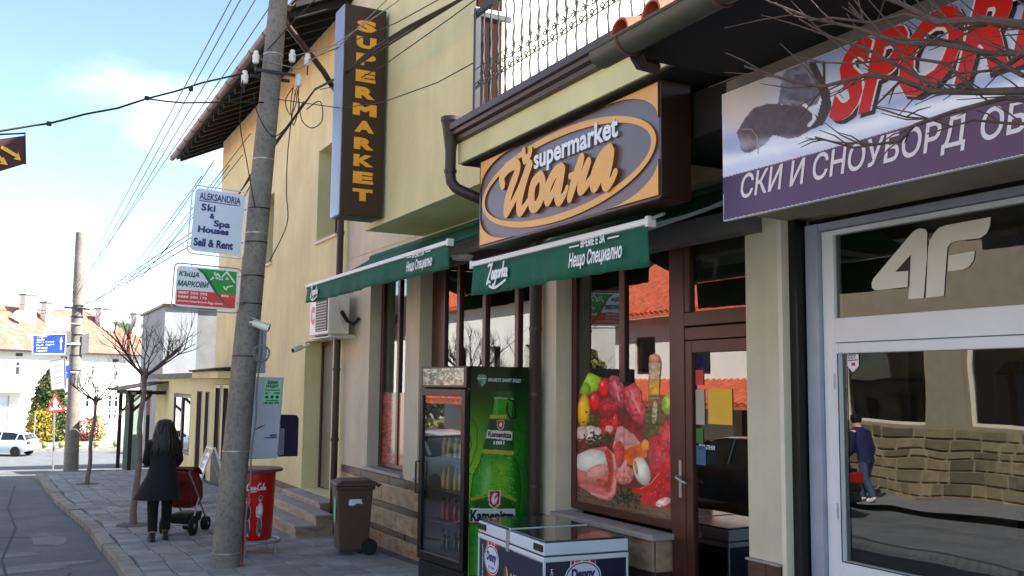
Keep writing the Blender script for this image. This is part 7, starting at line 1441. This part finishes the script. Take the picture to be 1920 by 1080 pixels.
# ------------------------------------------------------------------ leafy shrubs
def leafy(name, label, base, prof, n, m, ls, seed, group=None, trunk=True):
    r = np.random.default_rng(seed); T = thing(name, label, 'shrub' if 'shrub' in name else 'tree', base, group); base = Vector(base); b = MB(); H = prof[-1][0]
    for k in range(n):
        h = r.random()*H; R_ = np.interp(h, [p[0] for p in prof], [p[1] for p in prof])*(1+.18*math.sin(h*7+3*math.floor(6*r.random()))); a = r.random()*6.283; q = R_*math.sqrt(.35+.65*r.random()); c = base+Vector((q*math.cos(a), q*math.sin(a), h)); u = Vector(r.normal(size=3)).normalized(); v = u.cross(Vector(r.normal(size=3))).normalized(); s = ls*(.6+.8*r.random()); b.quad(c-u*s, c+v*s*.6, c+u*s, c-v*s*.6)
    b.build('crown', m, T, fix=False)
    MB().tube([base-Vector((0, 0, .1)), base+Vector((0, 0, H*.8))], [.09, .03], 6).build('trunk', M['bark2'], T); return T
g = atG(90, 808); g = Vector((atY(90, 808, 77.5).x, 77.5, gz(77.5))); leafy('conifer_tree', 'cone shaped dark conifer standing before the white house', g, [(0, 1.05), (1.0, 1.25), (2.6, 1.15), (4.2, .75), (5.2, .12)], 9000, M['leaf_dark'], .115, 3)
g = Vector((atY(76, 808, 76.6).x, 76.6, gz(76.6))); leafy('golden_shrub', 'rounded golden shrub at the foot of the conifer', g, [(0, .75), (1.0, .95), (2.0, .7), (2.5, .1)], 3000, M['leaf_gold'], .10, 4)
g = Vector((atY(163, 808, 77).x, 77, gz(77))); leafy('red_shrub', 'small loose shrub with reddish leaves before the white house', g, [(0, .25), (.6, .8), (1.3, .8), (1.7, .3)], 700, M['leaf_red'], .09, 5)
g = Vector((atY(183, 806, 77).x, 77, gz(77))); leafy('green_shrub', 'small yellowish green shrub beside the reddish one', g, [(0, .2), (.6, .6), (1.4, .7), (1.9, .2)], 600, M['leaf_gold'], .09, 6)
# bollards, flag poles
for i, px_ in enumerate((54, 84, 116, 148, 181, 218)):
    p = atY(px_, 826, 69.6); T = thing('round_bollard', 'yellow green ball bollard on the far kerb', 'bollard', (p.x, 69.6, gz(69.6)+.05), 'ball bollards on the far kerb'); T['label'] = ['yellow green ball bollard right behind the silver car', 'second ball bollard from the silver car on the far kerb', 'ball bollard just left of the far pole', 'ball bollard just right of the far pole', 'second ball bollard from the right end of the far kerb row', 'rightmost ball bollard of the far kerb row'][i]
    q = Vector(T.location); MB().lathe([(.05, 0), (.16, .08), (.21, .21), (.16, .36), (.04, .42)], q, 14).build('ball', M['lime'], T, smooth=True); MB().lathe([(.14, -.05), (.14, .03)], q, 12).build('foot', M['kerb'], T)
for px_, y0, y1 in ((64, 775, 825), (198, 765, 830)):
    p = atY(px_, 825, 71); q = atY(px_+2, y0, 71); T = thing('thin_post', 'thin grey post beside the conifer' if px_ == 64 else 'thin grey post before the white house right of the far pole', 'post', (p.x, 71, gz(71))); MB().tube([Vector(T.location), Vector((q.x, 71, q.z))], .04, 6).build('shaft', M['steel'], T, smooth=True); MB().lathe([(.1, 0), (.1, .05)], T.location, 8).build('base', M['kerb'], T)
# seated figure far away
pf = atY(247, 822, 66.0); PF = thing('person', 'small far person in blue clothes sitting half hidden behind the near tree', 'person', (pf.x, 66, gz(66)-.02))
N2 = dict(pelvis=((0, 0, .5), (.15, .12)), chest=((-.05, 0, .95), (.17, .12)), neck=((-.03, 0, 1.12), (.06, .06)), head0=((.0, 0, 1.2), (.09, .09)), head2=((.0, 0, 1.34), (.07, .07)), rk=((.42, -.1, .5), (.08, .08)), ra=((.42, -.1, .08), (.05, .05)), rt=((.55, -.1, .05), (.04, .04)), lk=((.42, .1, .5), (.08, .08)), la=((.40, .1, .08), (.05, .05)), lt=((.53, .1, .05), (.04, .04)), rs=((-.04, -.18, .98), (.06, .06)), re=((.08, -.22, .72), (.05, .05)), rw=((.28, -.16, .6), (.035, .035)), ls=((-.04, .18, .98), (.06, .06)), le=((.08, .22, .72), (.05, .05)), lw=((.28, .16, .6), (.035, .035)))
E2 = [('pelvis', 'chest'), ('chest', 'neck'), ('neck', 'head0'), ('head0', 'head2'), ('pelvis', 'rk'), ('rk', 'ra'), ('ra', 'rt'), ('pelvis', 'lk'), ('lk', 'la'), ('la', 'lt'), ('chest', 'rs'), ('rs', 're'), ('re', 'rw'), ('chest', 'ls'), ('ls', 'le'), ('le', 'lw')]
skin_body(PF, N2, E2, 'pelvis', M['jacket_blue']); hq = Vector(PF.location); MB().lathe([(.03, 1.42), (.1, 1.36), (.11, 1.26), (.08, 1.2)], hq, 10).build('hair', M['hair'], PF, smooth=True)
BE = thing('street_bench', 'small dark bench by the far kerb behind the near tree', 'bench', (pf.x, 66, gz(66))); q = Vector(BE.location); MB().box(q.x-.35, q.x+.15, 65.3, 66.7, q.z+.32, q.z+.38).build('seat', M['timber2'], BE)
for y_ in (65.45, 66.55): MB().box(q.x-.3, q.x+.1, y_-.04, y_+.04, q.z-.1, q.z+.319).build('leg', M['kerb'], BE)
# ------------------------------------------------------------------ cars
def make_car(label, loc, rz, paint, group=None, L=4.1, Wd=1.7):
    T = thing('parked_car', label, 'car', (0, 0, 0), group); h = Wd/2
    st = [(-L/2, .42, .62, .66, .80), (-L/2+.06, .28, .72, .82, .92), (-L/2+.35, .24, .88, .95, .98), (-.95, .22, .93, .98, 1.0), (-.2, .22, .95, .99, 1.0), (.7, .22, .96, 1.0, 1.0), (L/2-.5, .24, .98, 1.0, .98), (L/2-.12, .30, .95, .99, .94), (L/2, .42, .70, .74, .88)]
    def ring(x, z0, z1, zc, k): w_ = h*k; return [Vector((x, -w_*.92, z0)), Vector((x, -w_, z0+.18)), Vector((x, -w_, z1-.12)), Vector((x, -w_*.94, z1)), Vector((x, -w_*.5, zc)), Vector((x, 0, zc+.01)), Vector((x, w_*.5, zc)), Vector((x, w_*.94, z1)), Vector((x, w_, z1-.12)), Vector((x, w_, z0+.18)), Vector((x, w_*.92, z0))]
    b = MB(); b.rings([ring(*s) for s in st]); b.build('body', paint, T, smooth=True, bev=0)
    # greenhouse
    gh = [(-1.02, .97, .97, .90), (-.45, .94, 1.36, .78), (.1, .94, 1.44, .76), (.95, .95, 1.42, .75), (1.55, .96, 1.28, .74), (L/2-.2, .96, .98, .86)]
    def gr(x, z0, z1, k): return [Vector((x, -h*.93, z0)), Vector((x, -h*k, z1-.04)), Vector((x, -h*k*.8, z1)), Vector((x, h*k*.8, z1)), Vector((x, h*k, z1-.04)), Vector((x, h*.93, z0))]
    b = MB(); b.rings([gr(*s) for s in gh]); b.build('cabin', M['car_glass'], T, smooth=True)
    b = MB(); b.rings([[Vector((x, s*h*k, z)) for s, z in ((-1, z1+.0), (-.8, z1+.025), (.8, z1+.025), (1, z1+.0), (.8, z1+.004), (-.8, z1+.004))] for x, z1, k in ((-.5, 1.345, .79), (.1, 1.425, .77), (.95, 1.405, .76), (1.6, 1.27, .75))]); b.build('roof', paint, T, smooth=True)
    for s in (-1, 1):
        for pts in ([(-1.0, .96, .94), (-.45, 1.34, .79)], [(.3, .95, .94), (.35, 1.42, .77)], [(1.25, .96, .94), (1.35, 1.34, .76)], [(L/2-.25, .97, .88), (1.6, 1.27, .75)]): b = MB(); b.bar(*[Vector((x, s*h*k, z)) for x, z, k in pts], .05, .05); b.build('pillar', paint, T)
        for x in (-L/2+.78, L/2-.78):
            c = Vector((x, s*(h-.08), .30)); Mw = Matrix.Rotation(R(90), 3, 'X'); b = MB(); b.lathe([(.19, -.1), (.28, -.1), (.30, -.07), (.30, .07), (.28, .1), (.19, .1)], c, 24, Mw); w_ = b.build('wheel', M['tyre'], T, smooth=True); b = MB(); b.lathe([(.03, -.1), (.19, -.08), (.19, .08), (.03, .1)], c, 20, Mw); b.build('rim', M['rim'], w_, smooth=True)
        b = MB(); b.obox((L/2-.07, s*(h-.2), .80), (.12, .3, .2)); b.build('tail_lamp', M['lamp_red'], T, bev=.03); b = MB(); b.obox((-L/2+.16, s*(h-.27), .70), (.16, .36, .13)); b.build('headlight', M['chrome'], T, bev=.03)
        b = MB(); b.obox((-.75, s*(h+.08), .98), (.1, .16, .11)); b.build('mirror', paint, T, bev=.03)
    b = MB(); b.obox((L/2+.0, 0, .45), (.1, Wd*.86, .16)); b.obox((-L/2+.02, 0, .42), (.1, Wd*.86, .16)); b.build('bumper', paint, T, bev=.04)
    b = MB(); b.obox((L/2+.02, 0, .72), (.03, .5, .11)); b.build('number_plate', M['sign_white'], T)
    T.location = loc; T.rotation_euler = (0, 0, rz); return T
cpos = Vector((atY(18, 840, 66.5).x, 66.5, 0)); c1 = make_car('silver hatchback parked at the junction at the left edge', (cpos.x-.45, 66.5, gz(66.5)-.115), R(-28), M['silver_car'])
make_car('dark saloon parked across the street, seen reflected in the shop door', (-3.1, 14.9, gz(14.9)-.115), R(-90), M['dark_car'])
make_car('silver car parked across the street, seen reflected in the fridge door', (-2.9, 19.7, gz(19.7)-.115), R(90), M['silver_car'])
# ------------------------------------------------------------------ the other side of the street (seen in the shop glass)
strip('opposite_pavement', M['patch'], -7.2, -5.2, [-30, 0, 10, 20, 30, 34], .0)
OS = thing('stone_shop', 'stone fronted shop across the street, seen reflected in the ski shop door', 'shop', (-9, 12, gz(12)))
b = MB(); wall_x(b, -7.6, -7.2, 4.0, 17.2, -2.6, 3.7, [(11.2, 13.2, -.75, 1.3), (14.2, 16.4, -.75, 1.3), (7.5, 10, -.75, 1.3)]); b.box(-14, -7.6, 17.0, 17.2, -2.6, 3.7); b.build('wall', M['mortar'], OS)
MB().box(-10, -9.9, 4.2, 16.9, -2.6, 2.2).build('inner_wall', M['interior'], OS)
rs = random.Random(9); z = -2.42; k = 0
while z < -.82:
    hgt = rs.uniform(.15, .36); y = 8.0+rs.uniform(-.2, .1)
    while y < 17.1:
        L = rs.uniform(.2, .75); j = rs.uniform(.0, .03); bb = MB(); g_ = .012; a, c, z0, z1 = y+g_, min(y+L, 17.15)-g_, z+g_, min(z+hgt, -.8)-g_; d = lambda: rs.uniform(-.02, .02)
        if c-a > .08: bb.rings([[(-7.2+xx, p, q) for p, q in ((a+d(), z0+d()), (c+d(), z0+d()), (c+d(), z1+d()), (a+d(), z1+d()))] for xx in (-.01,)]+[[(-7.185+.022+j*.4, p, q) for p, q in ((a+.03, z0+.02), (c-.03, z0+.02), (c-.03, z1-.02), (a+.03, z1-.02))]]); bb.build('stone', M['stonewall'], OS)
        y += L
    z += hgt
for ya, yb in ((11.2, 13.2), (14.2, 16.4), (7.5, 10)):
    b = MB(); b.box(-7.45, -7.38, ya, ya+.1, -.75, 1.3); b.box(-7.45, -7.38, yb-.1, yb, -.75, 1.3); b.box(-7.449, -7.381, ya+.1, yb-.1, 1.2, 1.3); b.box(-7.449, -7.381, ya+.1, yb-.1, -.75, -.68); w_ = b.build('window', M['sill_white'], OS); MB().quad((-7.42, ya+.1, -.68), (-7.42, yb-.1, -.68), (-7.42, yb-.1, 1.2), (-7.42, ya+.1, 1.2)).build('pane', M['pane'], w_, fix=False)
def gable_roof(par, x0, x1, y0, y1, ze, zr, m, ov=.5):
    xm = (x0+x1)/2; b = MB(); b.add([(x0-ov, y0-ov, ze), (xm, y0-ov, zr), (xm, y1+ov, zr), (x0-ov, y1+ov, ze), (x1+ov, y0-ov, ze), (x1+ov, y1+ov, ze), (x0-ov, y0-ov, ze-.12), (xm, y0-ov, zr-.12), (xm, y1+ov, zr-.12), (x0-ov, y1+ov, ze-.12), (x1+ov, y0-ov, ze-.12), (x1+ov, y1+ov, ze-.12)], [(0, 1, 2, 3), (1, 4, 5, 2), (6, 9, 8, 7), (7, 8, 11, 10), (0, 6, 7, 1), (1, 7, 10, 4), (3, 2, 8, 9), (2, 5, 11, 8), (0, 3, 9, 6), (4, 10, 11, 5)]); r_ = b.build('roof', m, par)
    n = int((y1-y0+2*ov)/.26); tl = None; rows = MB(); sl_ = (zr-ze)/(x1+ov-xm); 
    for i in range(n):
        y_ = y0-ov+.13+i*.26; rows.tube([(x1+ov+.03, y_, ze+.02), (xm, y_, zr+.02)], .07, 6)
    o = rows.build('roof_tile_courses', m, r_, smooth=True); o['kind'] = 'stuff'; return r_
gable_roof(OS, -14, -7.3, 4.0, 17.2, 3.7, 5.4, M['tile_roof'], .4)
OW = thing('white_house', 'white house with red tiled roof across the street, seen reflected in the shop window', 'house', (-11, 23, gz(22)))
b = MB(); wall_x(b, -8.6, -8.3, 18.2, 27.5, -2.8, 2.2, [(19.4, 20.6, .4, 1.6), (22.5, 23.7, .4, 1.6), (25.2, 26.3, .4, 1.6), (19.0, 21.5, -2.6, -.5), (23, 26, -2.4, -.5)]); b.box(-14, -8.6, 18.2, 18.4, -2.8, 2.2); b.box(-14, -8.6, 27.3, 27.5, -2.8, 2.2); b.build('wall', M['white_wall'], OW); MB().box(-9.6, -9.5, 18.4, 27.3, -2.8, 2.1).build('inner_wall', M['interior'], OW)
for ya, yb in ((19.4, 20.6), (22.5, 23.7), (25.2, 26.3)):
    b = MB(); b.box(-8.45, -8.38, ya, ya+.07, .4, 1.6); b.box(-8.45, -8.38, yb-.07, yb, .4, 1.6); b.box(-8.449, -8.381, ya+.07, yb-.07, 1.53, 1.6); b.box(-8.449, -8.381, ya+.07, yb-.07, .4, .47); w_ = b.build('window', M['brown_frame'], OW); MB().quad((-8.42, ya, .4), (-8.42, yb, .4), (-8.42, yb, 1.6), (-8.42, ya, 1.6)).build('pane', M['pane_far'], w_, fix=False)
gable_roof(OW, -15, -8.3, 18.2, 27.5, 2.25, 5.2, M['tile_roof'], .7)
b = MB(); b.add([(-8.29, 18.0, .2), (-8.29, 27.2, .2), (-6.7, 27.2, -.45), (-6.7, 18.0, -.45), (-8.29, 18.0, .08), (-8.29, 27.2, .08), (-6.7, 27.2, -.57), (-6.7, 18.0, -.57)], [(0, 1, 2, 3), (7, 6, 5, 4), (0, 4, 5, 1), (1, 5, 6, 2), (2, 6, 7, 3), (3, 7, 4, 0)]); cn_ = b.build('canopy_roof', M['tile_roof'], OW)
rows = MB()
for i in range(35): y_ = 18.15+i*.26; rows.tube([(-6.66, y_, -.43), (-8.29, y_, .22)], .06, 6)
o = rows.build('canopy_tile_courses', M['tile_roof'], cn_, smooth=True); o['kind'] = 'stuff'
for y_ in (18.3, 21.2, 24.1, 27.0): MB().box(-6.85, -6.73, y_-.06, y_+.06, -2.6, -.52).build('canopy_post', M['timber2'], OW)
OL = thing('white_house', 'long white house farther along the opposite side, seen reflected behind bare twigs', 'house', (-11, 40, gz(36)))
b = MB(); wall_x(b, -9.3, -9.0, 32, 52, -3.6, 3.6, [(y, y+1.2, .2, 1.7) for y in (34, 37.5, 41, 45)]+[(y, y+1.2, -2.6, -1.1) for y in (34, 37.5, 45)]); b.box(-15, -9.3, 32, 32.3, -3.6, 3.6); b.build('wall', M['white_wall'], OL); MB().box(-10.2, -10.1, 32.3, 52, -3.6, 2.3).build('inner_wall', M['interior'], OL); gable_roof(OL, -15, -9.0, 32, 52, 3.6, 5.6, M['tile_roof'], .5)
bare_tree('garden_tree', 'bare garden tree across the street, seen reflected in the middle window', (-7.9, 30.2, gz(30)), 2.0, 1.5, 21, 'garden trees across the street', 10, .1, 1.1); bare_tree('garden_tree', 'second bare garden tree across the street, farther from the shops', (-7.6, 34.5, gz(34)), 1.8, 1.6, 22, 'garden trees across the street', 10, .09, 1.1)
leafy('evergreen_shrub', 'dense evergreen bush between the houses across the street', (-8.2, 28.9, gz(29)), [(0, .8), (1.5, 1.0), (3.0, .7), (3.8, .1)], 1800, M['leaf_dark'], .13, 12)
# person across the street
pw = Vector((-5.6, 14.35, gz(14.35))); PW = thing('person', 'person in a blue jacket and white shoes walking across the street, seen reflected', 'person', pw)
N3 = {k: v for k, v in N.items()}; N3.update(lk=((-.10, .12, .50), (.062, .062)), la=((-.10, .2, .10), (.042, .045)), lt=((-.1, .34, .06), (.035, .03)), rk=((.10, -.02, .49), (.062, .062)), ra=((.10, -.24, .12), (.042, .045)), rt=((.1, -.12, .05), (.035, .03)), le=((-.22, .0, 1.1), (.048, .048)), lw=((-.22, .1, .86), (.03, .03)), re=((.24, .1, 1.1), (.048, .048)), rw=((.24, .26, .92), (.03, .03)))
skin_body(PW, N3, Eg, 'pelvis', M['skin']); tp = pw
b = MB(); b.rings([ell_ring(0, 0, .84, .2, .15), ell_ring(0, .03, 1.05, .19, .14), ell_ring(.01, .06, 1.25, .2, .15), ell_ring(.015, .075, 1.38, .2, .13), ell_ring(.02, .09, 1.47, .08, .07)]); b.build('jacket', M['jacket_blue'], PW, smooth=True)
for s, e_, w_ in (('ls', 'le', 'lw'), ('rs', 're', 'rw')): P3 = [tp+Vector(N3[q][0]) for q in (s, e_, w_)]; MB().tube(P3, [.075, .062, .048], 10).build('sleeve', M['jacket_blue'], PW, smooth=True); hand(PW, P3[2], P3[2]-P3[1], 1, M['skin'])
for a, k_, an, t_ in (('lh', 'lk', 'la', 'lt'), ('rh', 'rk', 'ra', 'rt')):
    P3 = [tp+Vector(N3[q][0]) for q in (a, k_, an)]; MB().tube(P3, [.1, .078, .06], 10).build('trouser_leg', M['jeans'], PW, smooth=True); q = tp+Vector(N3[an][0]); t3 = tp+Vector(N3[t_][0]); MB().tube([q+(q-t3)*.35-Vector((0, 0, .04)), q-Vector((0, 0, .05)), t3, t3+(t3-q)*.15], [.03, .048, .045, .02], 8).build('shoe', M['white_shoe'], PW, smooth=True)
MB().lathe([(.03, 1.735), (.09, 1.70), (.1, 1.62), (.085, 1.56)], tp+Vector((.03, .13, 0)), 12).build('hair', M['hair'], PW, smooth=True)
